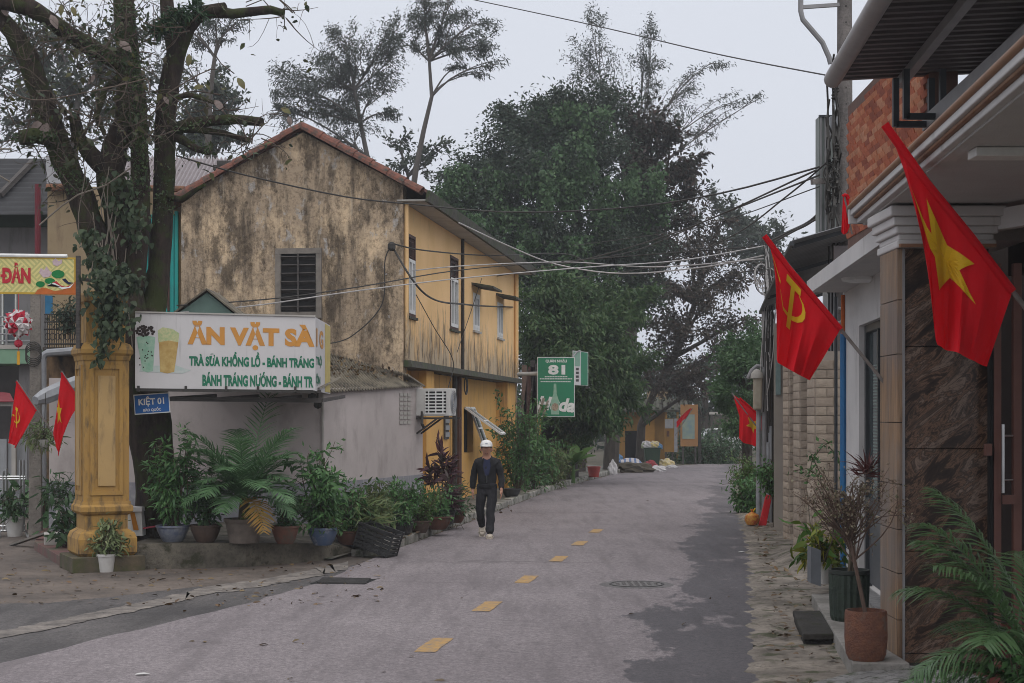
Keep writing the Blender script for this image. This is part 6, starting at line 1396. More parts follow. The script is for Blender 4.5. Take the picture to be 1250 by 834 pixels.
def frond(root, base, tip_dir, L, lift, n_leaf, lm, ll, wid=.018, twist=0., droopf=.8, name='frond', arch=.22):
    "one arching pinnate frond"
    b = Vector(base); h = Vector((tip_dir[0], tip_dir[1], 0)).normalized(); pts = []
    for i in range(13):
        t = i / 12; pts.append(b + h * (L * (t * .95)) + Z(L * (lift * t * 1.6 - droopf * t * t)) + Vector((0, 0, 0)))
    mb = MB(); mb.tube(pts, [.011 * (1 - .06 * i) for i in range(13)], 5, cap=False)
    st_ = mb.build(name, lm, root)
    pos, dirs, ups, Ls = [], [], [], []
    for k in range(n_leaf):
        t = .14 + .86 * (k + .5) / n_leaf; i = min(11, int(t * 12)); f = t * 12 - i; p = pts[i].lerp(pts[i + 1], f); tn = (pts[i + 1] - pts[i]).normalized(); side = tn.cross(Vector((0, 0, 1))).normalized(); up = side.cross(tn)
        l_ = ll * (math.sin(math.pi * min(1, t * .85 + .12)) ** .7 + .12)
        for s in (-1, 1):
            pos.append(tuple(p)); dirs.append(tuple(side * s * .9 + tn * .75 + up * .15 + Vector(rng.normal(0, .09, 3)))); ups.append(tuple(up + side * s * -.25)); Ls.append(l_ * rng.uniform(.88, 1.08))
    V, Fc = leaf_cloud(np.array(pos), np.array(dirs), np.array(Ls), np.full(len(Ls), wid), [(0, .35, 0), (.25, .55, .02), (.65, .42, -.05 - (arch - .22) * .5), (1, .03, -arch)], flat=np.array(ups))
    me = st_.data; bmv = fast_mesh('f', V - np.array(world_loc(root)), Fc, [])
    bm = bmesh.new(); bm.from_mesh(me); bm.from_mesh(bmv); bm.to_mesh(me); bm.free(); bpy.data.meshes.remove(bmv)
    return st_
L_VAR = leaf_mat('leaf_variegated', [(0.132, 0.176, 0.077), (0.330, 0.363, 0.187), (0.220, 0.275, 0.121), (0.099, 0.143, 0.055)], .25)
L_SHR = leaf_mat('leaf_shrub', [(0.055, 0.136, 0.051), (0.092, 0.201, 0.073), (0.136, 0.274, 0.092), (0.073, 0.163, 0.055)], .25, .45)
L_SHD = leaf_mat('leaf_shrub_dark', [(0.037, 0.083, 0.037), (0.060, 0.120, 0.052), (0.083, 0.150, 0.064)], .2, .45)
L_LIM = leaf_mat('leaf_lime', [(0.092, 0.172, 0.040), (0.127, 0.218, 0.057), (0.069, 0.138, 0.034), (0.172, 0.230, 0.069)], .3)
L_PALM = leaf_mat('leaf_palm', [(0.086, 0.172, 0.078), (0.117, 0.226, 0.101), (0.156, 0.265, 0.125)], .3, .4)
L_PALY = leaf_mat('leaf_palm_yellow', [(.42, .24, .05), (.36, .20, .05), (.28, .2, .06)], .3)
L_PURP = leaf_mat('leaf_cordyline', [(0.052, 0.029, 0.034), (0.081, 0.034, 0.046), (0.127, 0.046, 0.057), (0.046, 0.040, 0.034)], .2)
L_GRS = leaf_mat('leaf_grassy', [(0.119, 0.172, 0.066), (0.172, 0.224, 0.092), (0.079, 0.132, 0.047), (0.224, 0.224, 0.092)], .25)
L_PINK = leaf_mat('leaf_twig_pale', [(.34, .25, .19), (.25, .18, .13), (.38, .31, .22), (.18, .18, .10)], .2)
L_YG = leaf_mat('leaf_croton', [(.45, .36, .03), (.10, .20, .04), (.07, .15, .035), (.34, .30, .04), (.08, .17, .04)], .25)
def gp_(px, d, z): return Vector(((px - 625) / F * d, d, z))
# 1 variegated shrub by the pillar
b = G(129.5, 698.5); r_ = plant('white textured pot with variegated shrub at the foot of the gate pillar', b, .125, .235, WHP, 'taper', group='potted plants by the gate'); shrub(r_, b + Z(.2), .25, .52, 620, L_VAR, .085, .36, stems=11)
# row on the ledge
b = gp_(211, 20.75, .335); r_ = plant('blue and white bowl with tall bamboo leaved shrub against the trunk', b, .225, .22, BWP); shrub(r_, b + Z(.18), .36, 1.42, 1700, L_SHR, .115, .24, stems=12, droop=.6)
b = gp_(251, 20.75, .33); r_ = plant('low brown clay bowl with dark leafy shrub beside the palm pot', b, .21, .23, BRNP); shrub(r_, b + Z(.18), .28, .95, 900, L_SHD, .09, .35, stems=9)
b = gp_(298, 20.72, .325); pr = plant('large grey clay tub holding an arching palm with a yellow frond', b, .27, .32, GRYP, 'taper')
stm = MB(); stm.tube([b + Z(.26), b + Z(.42), b + Vector((.0, 0, .62))], [.085, .075, .05], 9); stm.build('palm_stem', STEM, pr)
for k in range(28):
    an_ = k * 2.399 + rng.normal(0, .2); inner = k / 28; L = .86 * rng.uniform(.85, 1.1)
    frond(pr, b + Vector((0, 0, .5 + .12 * inner)), (math.cos(an_), math.sin(an_) - .2), L, .42 + .72 * inner, 34, L_PALM, .30, .019, droopf=.85 - .1 * inner)
frond(pr, b + Z(.55), (.55, -.9), .72, .30, 26, L_PALY, .26, .02, droopf=1.0)
frond(pr, b + Z(.6), (.12, .35), .95, 1.35, 26, L_PALM, .30, .016, droopf=.35)
shrub(pr, b + Vector((.12, -.12, .27)), .16, .18, 160, L_LIM, .045, .6, RHOMB, stems=6)
b = gp_(348, 20.85, .30); r_ = plant('reddish clay bowl with small leaved dark shrub beside the blue pot', b, .19, .24, TERP); shrub(r_, b + Z(.2), .24, .60, 900, L_SHD, .045, .6, RHOMB, stems=10)
b = gp_(394, 21.3, .245); r_ = plant('blue glazed bowl with bushy dark ficus shrub', b, .215, .24, BLUP); shrub(r_, b + Z(.2), .42, 1.15, 1400, L_SHR, .115, .32, stems=11, droop=.55); shrub(r_, b + Z(.2), .26, .28, 200, L_LIM, .09, .3, stems=7)
b = gp_(441, 22.6, .10); r_ = plant('black plastic pot of long grassy leaves behind the tipped crate', b, .22, .30, BLKP, 'taper')
n = 520; a = rng.uniform(0, 6.28, n); q = np.stack([rng.normal(0, .16, n), rng.normal(0, .14, n), rng.uniform(.25, .62, n)], 1) + np.array(tuple(b)); d = np.stack([np.cos(a), np.sin(a) - .2, rng.uniform(-.4, 1.2, n)], 1); L = rng.uniform(.18, .42, n)
V, Fc = leaf_cloud(q, d, L, np.full(n, .028), [(0, .5, 0), (.35, .5, .08), (.7, .35, -.02), (1, .03, -.35)]); leaf_obj('foliage', V, Fc, L_GRS, r_)
b = gp_(490, 24.6, .1); r_ = plant('round bright green bush in a dark pot past the tipped crate', b, .2, .24, BLKP); shrub(r_, b + Z(.18), .38, .72, 2000, L_SHR, .06, .5, RHOMB, stems=14); 
b = gp_(461, 23.9, .12); r_ = plant('dark tub with yellowish leaved shrub behind the grassy pot', b, .2, .26, BRNP); shrub(r_, b + Z(.2), .30, .66, 520, L_GRS, .12, .3, stems=10)
b = gp_(534, 26.0, .12); r_ = plant('brown clay pot with low leafy bush under the red cordyline', b, .25, .22, TERP); shrub(r_, b + Z(.17), .42, .50, 1100, L_SHR, .075, .45, stems=14)
for lab, px, d_, z_, tw_, th_, n_, lm, lf in (('loose leafy shrub in a clay bowl between blue pot and grassy pot', 424, 22.4, .16, .34, .8, 700, L_SHR, .09), ('small lime leaved bush in a dark bowl beside the green bush', 512, 25.2, .12, .34, .6, 800, L_LIM, .06), ('low dark bush in a clay bowl at the wall before the cordyline', 476, 25.4, .12, .36, .8, 800, L_SHR, .08), ('spreading dark leaved plant in a clay bowl close to the walking man', 556, 27.6, .12, .42, .5, 800, L_SHD, .08)):
    b = gp_(px, d_, z_); r_ = plant(lab, b, .19, .2, TERP if th_ != .6 else BRNP); shrub(r_, b + Z(.15), tw_, th_, n_, lm, lf, .4, stems=12)
# cordyline
b = gp_(543, 27.2, .12); r_ = plant('tall dark red cordyline against the yellow lower wall', b, .2, .24, BLKP, 'taper', name='cordyline_plant'); st = MB(); pos, dirs = [], []
for k in range(8):
    e = b + Vector((rng.normal(0, .2), rng.normal(0, .16), rng.uniform(.55, 1.28))); st.tube(curve(b + Z(.2), e, 0, 5, .03), .014, 5)
    for j in range(30): pos.append(tuple(e - Z(rng.random() * .35))); dirs.append((rng.normal(0, .7), rng.normal(0, .7), rng.uniform(-.3, .9)))
e = b + Vector((-.08, 0, 1.35))
for j in range(14): pos.append(tuple(e - Z(rng.random() * .15))); dirs.append((rng.normal(0, .25), rng.normal(0, .3), 1))
st.build('stems', STEM, r_); n = len(pos); L = rng.uniform(.16, .32, n); V, Fc = leaf_cloud(np.array(pos), np.array(dirs), L, L * .22, LANCE); leaf_obj('foliage', V, Fc, L_PURP, r_)
# tipped crate
cb = G(462, 679, .02); crt = thing('plastic_crate', 'tipped black slatted plastic crate lying at the kerb', 'crate', cb); R3 = Matrix.Rotation(-.35, 3, 'Z') @ Matrix.Rotation(.30, 3, 'Y')
c0 = cb + Z(.24)
def cbx(name, c, s): MB().box(c0 + R3 @ Vector(c), s, R3=R3).build(name, BLKP, crt)
for k in range(6):
    z = -.15 + k * .058
    for y in (-.17, .17): cbx('slat', (0, y, z), (.54, .012, .032))
    for x in (-.265, .265): cbx('slat', (x, 0, z), (.012, .34, .032))
for x in (-.265, -.13, 0, .13, .265):
    for y in (-.172, .172): cbx('rib', (x, y, -.005), (.022, .016, .34))
cbx('floor', (0, 0, -.165), (.53, .34, .012)); 
for y in (-.175, .175): cbx('rim', (0, y, .165), (.58, .025, .03))
# beyond the walking man
b = gp_(630, 37.5, .12); r_ = plant('tall tangled shrub climbing the far corner of the yellow house', b, .2, .2, BLKP, has_pot=False, name='wall_shrub', cat='shrub', group='shrubs beyond the yellow house'); shrub(r_, b, .75, 2.6, 2600, L_SHR, .11, .4, stems=22, low=.03)
b = gp_(652, 40, .12); r_ = plant('spreading green shrub over the pavement before the dark fence', b, .2, .2, BLKP, has_pot=False, name='wall_shrub', cat='shrub', group='shrubs beyond the yellow house'); shrub(r_, b, .8, 1.7, 2400, L_SHR, .12, .36, stems=22, low=.03)
b = gp_(676, 42.5, .12); r_ = plant('yellow tinged fern bush beside the banana plant', b, .2, .2, BLKP, has_pot=False, name='wall_shrub', cat='shrub', group='shrubs beyond the yellow house'); shrub(r_, b, .65, 1.1, 1400, L_GRS, .13, .26, stems=16, low=.03)
b = gp_(722, 46.5, .12); r_ = plant('tall pale leaved shrub rising behind the red bucket', b, .2, .2, BLKP, has_pot=False, name='wall_shrub', cat='shrub', group='shrubs beyond the yellow house'); b.x -= .75; shrub(r_, b, .8, 2.7, 2000, L_GRS, .13, .36, stems=20, low=.05)
b = gp_(700, 44, .12); r_ = plant('banana plant with broad pale leaves by the dark fence', b, .1, .1, BLKP, has_pot=False, name='banana_plant', cat='banana plant'); MB().tube([b, b + Z(.55)], [.06, .04], 8).build('stem', L_LIM, r_)
for an_, L, up in ((.2, .8, 1.3), (2.9, .8, 1.0), (-1.2, .7, 1.1), (1.4, .8, 1.6), (-2.2, .75, .8), (-.5, .7, .7)):
    V, Fc = leaf_cloud(np.array([tuple(b + Z(.5))]), np.array([[math.cos(an_), math.sin(an_), up]]), L, .32, [(0, .06, 0), (.15, .35, .02), (.4, .5, .03), (.75, .42, -.06), (1, .04, -.25)], flat=np.array([[-math.cos(an_), -math.sin(an_) - .6, .8]])); leaf_obj('leaf', V, Fc, L_LIM, r_)
b = G(624, 607, .12); t_ = thing('plant_bowl', 'empty black bowl pot on the pavement beyond the man', 'pot', b, 'potted plants along the kiosk'); pot(t_, b, .23, .2, BLKP)
b = G(725, 582.5, .1); t_ = thing('bucket', 'red plastic bucket at the pavement edge before the rubbish heap', 'bucket', b); MB().lathe(b, [(.15, 0), (.2, .30), (.215, .30), (.215, .33), (.19, .33), (.14, .02), (.01, .02)], 18).build('body', mat('red_bucket', (.33, .05, .04), (.27, .045, .04), 6, .5, .05), t_, smooth=True); MB().tube([b + Vector((.21 * math.cos(q), .05, .31 - .1 * math.sin(q))) for q in np.linspace(0, 3.14, 10)], .008, 5).build('handle', STEEL, t_)
# near the lane, left
for lab, px, py, r0, h0, mm, kd, tw_, th_, lm, n_, lf, wd in (
  ('white ribbed pot with broad dark leaves behind the gate pillar', 52, 648, .13, .30, WHP, 'taper', .34, .55, L_SHR, 90, .32, .5),
  ('white plant tub behind the stainless barrier', 18, 655, .16, .34, WHP, 'taper', .3, .45, L_SHD, 260, .14, .35),
  ('white footed vase with drooping fern on the grey slab', 71.5, 640, .095, .42, WHP, 'vase', .22, .42, L_SHD, 300, .17, .14)):
    b = G(px, py, .0 if px != 71.5 else .29); r_ = plant(lab, b, r0, h0, mm, kd, group='potted plants by the gate'); shrub(r_, b + Z(h0 * .85), tw_, th_, n_, lm, lf, wd, stems=7)
b = G(82, 668, .13); r_ = plant('low dark foliage plant pressed against the pillar plinth', b, .12, .1, BRNP, group='potted plants by the gate'); shrub(r_, b + Z(.08), .2, .55, 260, L_SHD, .17, .3, stems=8)
b = P(53.5, 547, 24.0); r_ = thing('hanging_plant', 'white hanging pot with trailing green leaves by the concrete pole', 'hanging plant', b); pot(r_, b, .085, .13, WHP, 'bowl'); shrub(r_, b + Z(.1), .26, .26, 260, L_GRS, .15, .16, stems=8, droop=.6, low=-.4)
mb = MB(); mb.tube([b + Z(.13), b + Vector((0, .1, .85))], .006, 4); mb.build('hanger', BLACKP, r_)
b = P(82, 384, 26.9); r_ = thing('balcony_plant', 'dark leafy plant standing on the iron railed balcony', 'plant', b); shrub(r_, b - Z(.3), .3, .6, 420, L_DARK, .10, .35, stems=8)

# right side plants
b = G(1036.5, 757, .15); r_ = plant('tall dark green ribbed pot with spiky red dracaena', b, .178, .46, BLKP, 'taper', group='pots on the concrete platform'); bpy.data.objects.remove([c for c in r_.children if c.name.startswith('pot')][0])
mb = MB(); GRNP = mat('green_ribbed_glaze', (.035, .05, .036), (.02, .028, .022), 14, .4, .5, dist=.02); n = 40; prof = [(.15, 0), (.165, .04), (.176, .3), (.178, .42)]
vs = [b + Vector(((r0 + (.006 if k % 2 else -.004)) * math.cos(6.283 * k / n), (r0 + (.006 if k % 2 else -.004)) * math.sin(6.283 * k / n), z)) for r0, z in prof for k in range(n)]
mb.add(vs, [(i * n + k, i * n + (k + 1) % n, (i + 1) * n + (k + 1) % n, (i + 1) * n + k) for i in range(3) for k in range(n)]); mb.build('pot', GRNP, r_); MB().lathe(b, [(.178, .42), (.186, .425), (.186, .46), (.165, .46), (.16, .42)], 32).build('rim', mat('dark_green_rim', (.03, .036, .03), bmp=0, rough=.4), r_, smooth=True)
st = MB(); st.tube([b + Z(.4), P(1041, 640, 14.3), P(1052, 590, 14.3)], [.018, .014, .012], 6); st.tube([b + Z(.4) + Vector((.04, 0, 0)), P(1036, 660, 14.3), P(1030, 620, 14.3)], [.012, .01, .008], 6); st.build('stems', STEM, r_)
hd = P(1057, 578, 14.3); n = 70; d = rng.normal(0, 1, (n, 3)); d[:, 2] = np.abs(d[:, 2]) * .9 - .1; L = rng.uniform(.15, .30, n)
V, Fc = leaf_cloud(np.tile(tuple(hd), (n, 1)) + rng.normal(0, .02, (n, 3)), d, L, np.full(n, .016), LANCE); leaf_obj('spiky_leaves', V, Fc, leaf_mat('leaf_dracaena', [(.11, .035, .035), (.16, .06, .055), (.07, .03, .028)], .2), r_)
b = G(1057, 805, .15); r_ = plant('round rust orange clay pot with a twiggy bonsai shrub', b, .162, .375, BLKP, 'round', group='pots on the concrete platform')
for c in r_.children:
    if c.name.startswith('pot'): c.data.materials[0] = mat('rust_clay', (.20, .085, .05), (.12, .055, .04), 16, .8, .8, dist=.03, stain=((.13, .12, .10), 6, .6, (1, 1, 1)))
tw = MB(); tr_ = [b + Vector((.0, 0, .33)), P(1044, 690, 11.9), P(1038, 660, 11.9)]; tw.tube(tr_, [.017, .015, .013], 7); tips = []
for k in range(70):
    e = P(1030 + rng.normal(0, 29), 605 + rng.normal(0, 15), 11.9 + rng.normal(0, .16)); s = tr_[2] if k % 3 else tr_[1].lerp(tr_[2], rng.random()); cv = curve(s, e, .03, 6, .08); tw.tube(cv, [.007, .006, .005, .004, .003, .002], 4, cap=False)
    for j in range(5): c_ = cv[int(rng.integers(3, 6))]; q = c_ + Vector(rng.normal(0, .07, 3)); tw.tube([c_, q], .0018, 3, cap=False); tips += [c_.lerp(q, f) for f in (.3, .6, .8, 1)]
tw.build('twigs', mat('bonsai_twig', (.13, .085, .065), (.09, .06, .048), 8, .8, .2), r_)
A = np.array([tuple(q) for q in tips]); L = rng.uniform(.016, .034, len(A)); V, Fc = leaf_cloud(A + rng.normal(0, .012, A.shape), rng.normal(0, 1, A.shape), L, L * .6); leaf_obj('foliage', V, Fc, L_PINK, r_)
b = G(1004, 712, .15); r_ = plant('pale pot with yellow and green croton leaves at the platform end', b, .11, .24, WHP, 'taper', group='pots on the concrete platform'); shrub(r_, b + Z(.2), .24, .5, 210, L_YG, .17, .34, stems=10)
for px, py, L in ((1018, 643, .16), (1016, 636, .12), (1024, 618, .11)):
    V, Fc = leaf_cloud(np.array([tuple(P(px, py, 15.0))]), np.array([[-1., -.2, .25]]), L, L * .5, BIGROW, flat=np.array([[0, -.4, 1.]])); leaf_obj('dark_leaf', V, Fc, mat('maroon_leaf', (.03, .02, .02), bmp=0, rough=.4), r_)
MB().tube([b + Z(.2), P(1016, 660, 15.0), P(1020, 610, 15.0)], .007, 5).build('dark_stem', STEM, r_)
MB().prism([P(990, 712, 16.2), P(1002, 716, 16.2), P(1002, 672, 16.2), P(990, 668, 16.2)], (0, .2, 0)).build('grey_panel', mat('slate_panel', (.14, .15, .165), (.11, .115, .125), 4, .6), label='narrow grey metal panel standing at the platform end', cat='panel')
# creeper across the stone pillars
cr = thing('creeper', 'thin green creeper trailing over the stone clad pillars', 'creeper', gp_(1000, 19.6, 0)); mb = MB(); pos = []
for pts in ([(985, 590), (992, 560), (1004, 545), (1012, 540)], [(1006, 610), (1000, 575), (990, 555)], [(1012, 545), (1024, 560), (1028, 590)], [(968, 575), (985, 572), (998, 580)], [(985, 600), (990, 650), (1002, 705)]):
    pp = [P(x, y, 19.6 if y < 640 else 17.5) for x, y in pts]; mb.tube(pp, .006, 4)
    for k in range(36): i = int(rng.integers(len(pp) - 1)); pos.append(tuple(pp[i].lerp(pp[i + 1], rng.random()) + Vector(rng.normal(0, .035, 3)))) if pts[1][1] != 650 else None
mb.build('stem', STEM, cr); A = np.array(pos); L = rng.uniform(.04, .075, len(A)); V, Fc = leaf_cloud(A, rng.normal(0, .7, A.shape) + np.array((0, -.3, -.3)), L, L * .6); leaf_obj('foliage', V, Fc, L_SHR, cr)
b = gp_(906, 34, .03); r_ = plant('yellow green feathery bush at the street edge behind the conduit pole', b, .2, .2, BLKP, has_pot=False, name='roadside_bush', cat='bush', group='bushes by the conduit pole'); b.x += .15; shrub(r_, b, .52, 1.35, 1800, L_LIM, .11, .26, stems=18, low=.05)
b = gp_(912, 32, .03); r_ = plant('glossy green leafy bush in front of the feathery one', b, .2, .2, BLKP, has_pot=False, name='roadside_bush', cat='bush', group='bushes by the conduit pole'); b.x += .1; shrub(r_, b, .42, .85, 1100, L_SHR, .10, .42, stems=14, low=.05)
b = gp_(945, 27.8, .03); r_ = plant('leafy green bush leaning round the conduit pole', b, .2, .2, BLKP, has_pot=False, name='roadside_bush', cat='bush', group='bushes by the conduit pole'); mb = MB(); mb.tube([b, b + Z(.7)], .02, 6); mb.build('stem', STEM, r_); shrub(r_, b + Z(.55), .36, .72, 620, L_SHR, .085, .5, stems=12, low=.1)
b = gp_(868, 66, .02); r_ = plant('dark grassy thicket where the street bends away', b, .2, .2, BLKP, has_pot=False, name='roadside_bush', cat='bush', group='bushes at the bend'); shrub(r_, b, 2.2, 1.15, 4200, L_SHD, .18, .3, stems=50, low=.02)
b = gp_(846, 70, .02); r_ = plant('low dark hedge below the notice board', b, .2, .2, BLKP, has_pot=False, name='roadside_bush', cat='bush', group='bushes at the bend'); shrub(r_, b, 1.8, .95, 2600, L_SHD, .2, .3, stems=40, low=.02)
# foreground palm in a tub at the house front
b = Vector(((1262 - 625) / F * 9.2, 9.2, 0)); pr = plant('lush green palm in a tub before the barred gate', b, .2, .32, BRNP, 'taper', group='pots on the concrete platform'); L_PALN = leaf_mat('leaf_palm_near', [(.10, .185, .075), (.135, .23, .10), (.075, .15, .06)], .3, .35)
for k in range(15):
    an_ = k * 2.399; inner = k / 15; frond(pr, b + Z(.38 + .2 * inner), (math.cos(an_) - .15, math.sin(an_) * .8), rng.uniform(.68, .95), .35 + .8 * inner, 34, L_PALN, .28, .015, droopf=.85 - .1 * inner, arch=.42)
for (tx, ty, L, lf, dz) in ((-1, -.1, .80, .50, .36), (-1, .25, .70, 1.0, .62), (-.9, -.6, .72, .42, .3), (-1, .05, .62, .28, .16), (-.7, .3, .62, 1.25, .75)): frond(pr, b + Z(dz), (tx, ty), L, lf, 36, L_PALN, .28, .015, droopf=.7, arch=.42)
shrub(pr, b + Vector((-.1, -.1, .25)), .30, .36, 420, L_SHR, .07, .5, RHOMB, stems=12)
# ================================================================ SIGN 81, FENCE, SHELTER, RUBBISH, CAR
GRNS = mat('green_sign', (.02, .20, .10), (.025, .17, .09), 4, .5, .03, stain=((.10, .24, .16), 2, .68, (1, 1, 1)))
d8 = 41.5; s8 = d8 / F
sg8 = thing('beer_sign', 'green pub signboard numbered 81 on a white arm over the pavement', 'sign', P(679, 509, d8))
def E8(px, py, l=0): return P(px, py, d8) + Vector((0, -l, 0))
MB().prism([E8(656, 509), E8(701.5, 509), E8(701.5, 436), E8(656, 436)], (0, .1, 0)).build('panel', WHITE, sg8)
MB().prism([E8(656.8, 508.2, .002), E8(700.7, 508.2, .002), E8(700.7, 436.8, .002), E8(656.8, 436.8, .002)], (0, -.004, 0)).build('face', GRNS, sg8)
for body, x0, x1, yb, yt, bold in (("QUÁN NHẬU", 666, 692, 443.5, 438, .03), ("81", 669, 690, 457.5, 445.5, .045)):
    text_mb(body, (x1 - x0) * s8, (yb - yt) * s8, E8(x0, yb), (1, 0, 0), (0, 0, 1), (0, -1, 0), bold, .009).build('lettering', WHITE, sg8)
for yb, x0, x1, n_ in ((460.6, 665, 693, 14), (463.2, 659, 699, 20), (466.6, 660, 697, 18)):
    mb = MB()
    for k in range(n_):
        a = x0 + (x1 - x0) * k / n_; b = a + (x1 - x0) / n_ * .72; mb.add([E8(a, yb, .009), E8(b, yb, .009), E8(b, yb - 1.3, .009), E8(a, yb - 1.3, .009)], [(0, 1, 2, 3)])
    mb.build('small_print', WHITE, sg8, kind='stuff')
text_mb("Huda", 46 * s8, 17 * s8, E8(655.8, 500), (1, 0, -.09), (0, 0, 1), (0, -1, 0), .04, .009, .3).build('lettering', WHITE, sg8)
BOT = mat('bottle_print', (.20, .38, .27), (.30, .42, .33), 16, .5, 0)
mb = MB(); mb.add([E8(x, y, .012) for x, y in ((672.5, 506), (672.5, 490), (675.5, 481), (676, 468.5), (679, 468.5), (679.5, 481), (682.5, 490), (682.5, 506))], [tuple(range(8))]); mb.build('bottle_print', BOT, sg8)
mb = MB(); mb.add([E8(677.5 + 4.3 * math.cos(q), 497 + 4.8 * math.sin(q), .015) for q in np.linspace(0, 6.0, 14)], [tuple(range(14))]); mb.build('bottle_label', mat('label_print', (.45, .40, .30), (.2, .1, .06), 30, .5, 0), sg8)
mb = MB(); mb.tube([P(627, 457, 41.9), P(658, 456, 41.6)], .05, 8); mb.build('arm', mat('white_pipe', (.5, .5, .49), bmp=0), sg8, smooth=True)
sg9 = thing('light_box_sign', 'narrow green and white light box sign turned side on behind the pub sign', 'sign', P(709, 470, 43))
def E9(px, py, l=0.): return P(px, py, 42.6 + (px - 700) * .05) + Vector((0, -l, 0))
MB().prism([E9(699, 470), E9(718, 471), E9(718, 430), E9(699, 428)], (0, .12, 0)).build('panel', SIGNW, sg9)
MB().prism([E9(709, 470.4, .003), E9(717.4, 470.6, .003), E9(717.4, 430.6, .003), E9(709, 429.6, .003)], (0, -.004, 0)).build('green_face', GRNS, sg9)
MB().prism([E9(700, 447, .003), E9(708, 447.4, .003), E9(708, 430, .003), E9(700, 429, .003)], (0, -.004, 0)).build('green_face', mat('pale_green_print', (.16, .30, .22), (.22, .34, .27), 9, .5, 0), sg9)
for k in range(4): MB().prism([E9(703, 466 - k * 4.6, .003), E9(706.5, 466 - k * 4.6, .003), E9(706.5, 463 - k * 4.6, .003), E9(703, 463 - k * 4.6, .003)], (0, -.004, 0)).build('dark_mark', BLACKP, sg9)
MB().tube([P(699, 436, 42.4), P(704, 430, 42.6), P(708, 428, 43)], .02, 6).build('hanger', STEELG, sg9)
# leaning boards and bamboo beside the house corner
for k, (x0, y0, x1, y1, w_, c_) in enumerate(((634, 520, 648, 448, .16, 'b'), (639, 522, 640, 446, .14, 'r'), (646, 520, 655, 444, .12, 'd'), (655, 512, 650, 440, .12, 'd'), (657, 508, 664, 486, .07, 'w'), (663, 508, 669, 489, .06, 'w'))):
    mm = {'b': BROWNW, 'r': mat('faded_board', (.20, .13, .10), (.13, .09, .07), 6, .8), 'd': GREYW, 'w': mat('pale_bamboo', (.30, .26, .21), (.2, .17, .14), 7, .8)}[c_]
    lab = ['dark brown board leaning at the house corner', 'faded reddish board standing at the house corner', 'dark grey plank slanting beside the pub sign', 'dark plank leaning back behind the pub sign arm', 'pale bamboo stave in front of the pub sign foot', 'thin pale bamboo stave beside the thicker stave'][k]
    d_ = 43.5 if c_ != 'w' else 41.2; MB().bar(P(x0, y0 + (60 if c_ != 'w' else 0), d_), P(x1, y1, d_), w_, .05, up=(0, -1, 0)).build('leaning_board', mm, label=lab, cat='board', group='boards beside the pub sign')
fc_ = thing('plank_fence', 'dark weathered plank fence behind the pavement shrubs', 'fence', gx(672, 46))
fa_, fb_2 = Vector(gx(640, 44.6)), Vector(gx(706, 48)); dvf = (fb_2 - fa_); nP = 17; pl = MB().box((0, 0, .9), (dvf.length / nP - .012, .03, 1.8)).mesh('plank', mats=[mat('black_plank', (.035, .03, .027), (.02, .018, .016), 5, .9, .4, stretch=(1, 1, .2))])
for k in range(nP): piece('plank', pl, fc_, fa_ + dvf * ((k + .5) / nP) + Z(.1 + rng.random() * .08), (0, (rng.random() - .5) * .03, math.atan2(dvf.y, dvf.x)))
for z in (.5, 1.6): MB().bar(fa_ + Vector((-.02, .05, z)), fb_2 + Vector((-.02, .05, z)), .06, .08).build('rail', GREYW, fc_)
MB().bar(P(658, 598, 43.6), P(658, 512, 43.6), .12).build('ochre_post', LOWY, label='short ochre post between the shrubs and plank fence', cat='post')
# dark tin lean-to roof edge over the fence
mb = MB(); mb.prism([P(640, 512, 45), P(706, 512, 48.5), P(706, 505, 50), P(640, 504, 46.5)], (0, 0, .04)); mb.build('tin_sheet', TIN, label='dark tin sheet roofing over the plank fence', cat='roof sheet')
# yellow shelter at the bend
ds = 67.0
hs_ = thing('yellow_shelter', 'old ochre roadside shelter with dark tiled roof at the bend', 'shelter', gx(775, ds))
OCH = mat('shelter_ochre', (.30, .165, .045), (.23, .13, .04), 2, .85, .2, stain=((.16, .10, .05), 1.2, .58, (2, 2, .6)))
def SW(name, x0, x1, y0, y1, d_, th, mm, par=None): return MB().prism([P(x0, y1, d_), P(x1, y1, d_), P(x1, y0, d_), P(x0, y0, d_)], (0, th, 0)).build(name, mm, par or hs_)
gy = 508 + CAM_H * F / ds
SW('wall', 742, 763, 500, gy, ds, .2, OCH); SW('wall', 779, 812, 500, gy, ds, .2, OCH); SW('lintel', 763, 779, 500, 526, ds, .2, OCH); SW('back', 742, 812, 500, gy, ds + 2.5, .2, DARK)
mb = MB(); mb.prism([P(785, gy, ds - .02), P(799, gy, ds - .02)] + [P(792 + 7 * math.cos(q), 512 + 7 * -math.sin(q), ds - .02) for q in np.linspace(0, 3.1416, 9)], (0, -.03, 0)); mb.build('arch_panel', mat('arch_ochre', (.42, .22, .05), (.34, .18, .05), 3, .8), hs_)
mb = MB(); mb.prism([P(738, 503, ds - .6), P(842, 503, ds - .6), P(836, 490, ds + 1.6), P(744, 489, ds + 1.6)], (0, 0, .1)); rfo = mb.build('roof', LEDGE, hs_)
for k in range(12): MB().bar(P(740 + k * 9, 502.6, ds - .58) + Z(.14), P(745 + k * 8.2, 489.2, ds + 1.6) + Z(.14), .12, .07).build('roof_tile', LEDGE, rfo)
SW('gable_panel', 790, 815, 478, 492, ds + 1.5, .2, CREAM); 
for x in (812, 826): SW('post', x, x + 2.5, 503, gy, ds - .5, .15, OCH)
nb = thing('notice_board', 'tall ochre notice panel with faded poster beside the shelter', 'notice board', gx(817, 63))
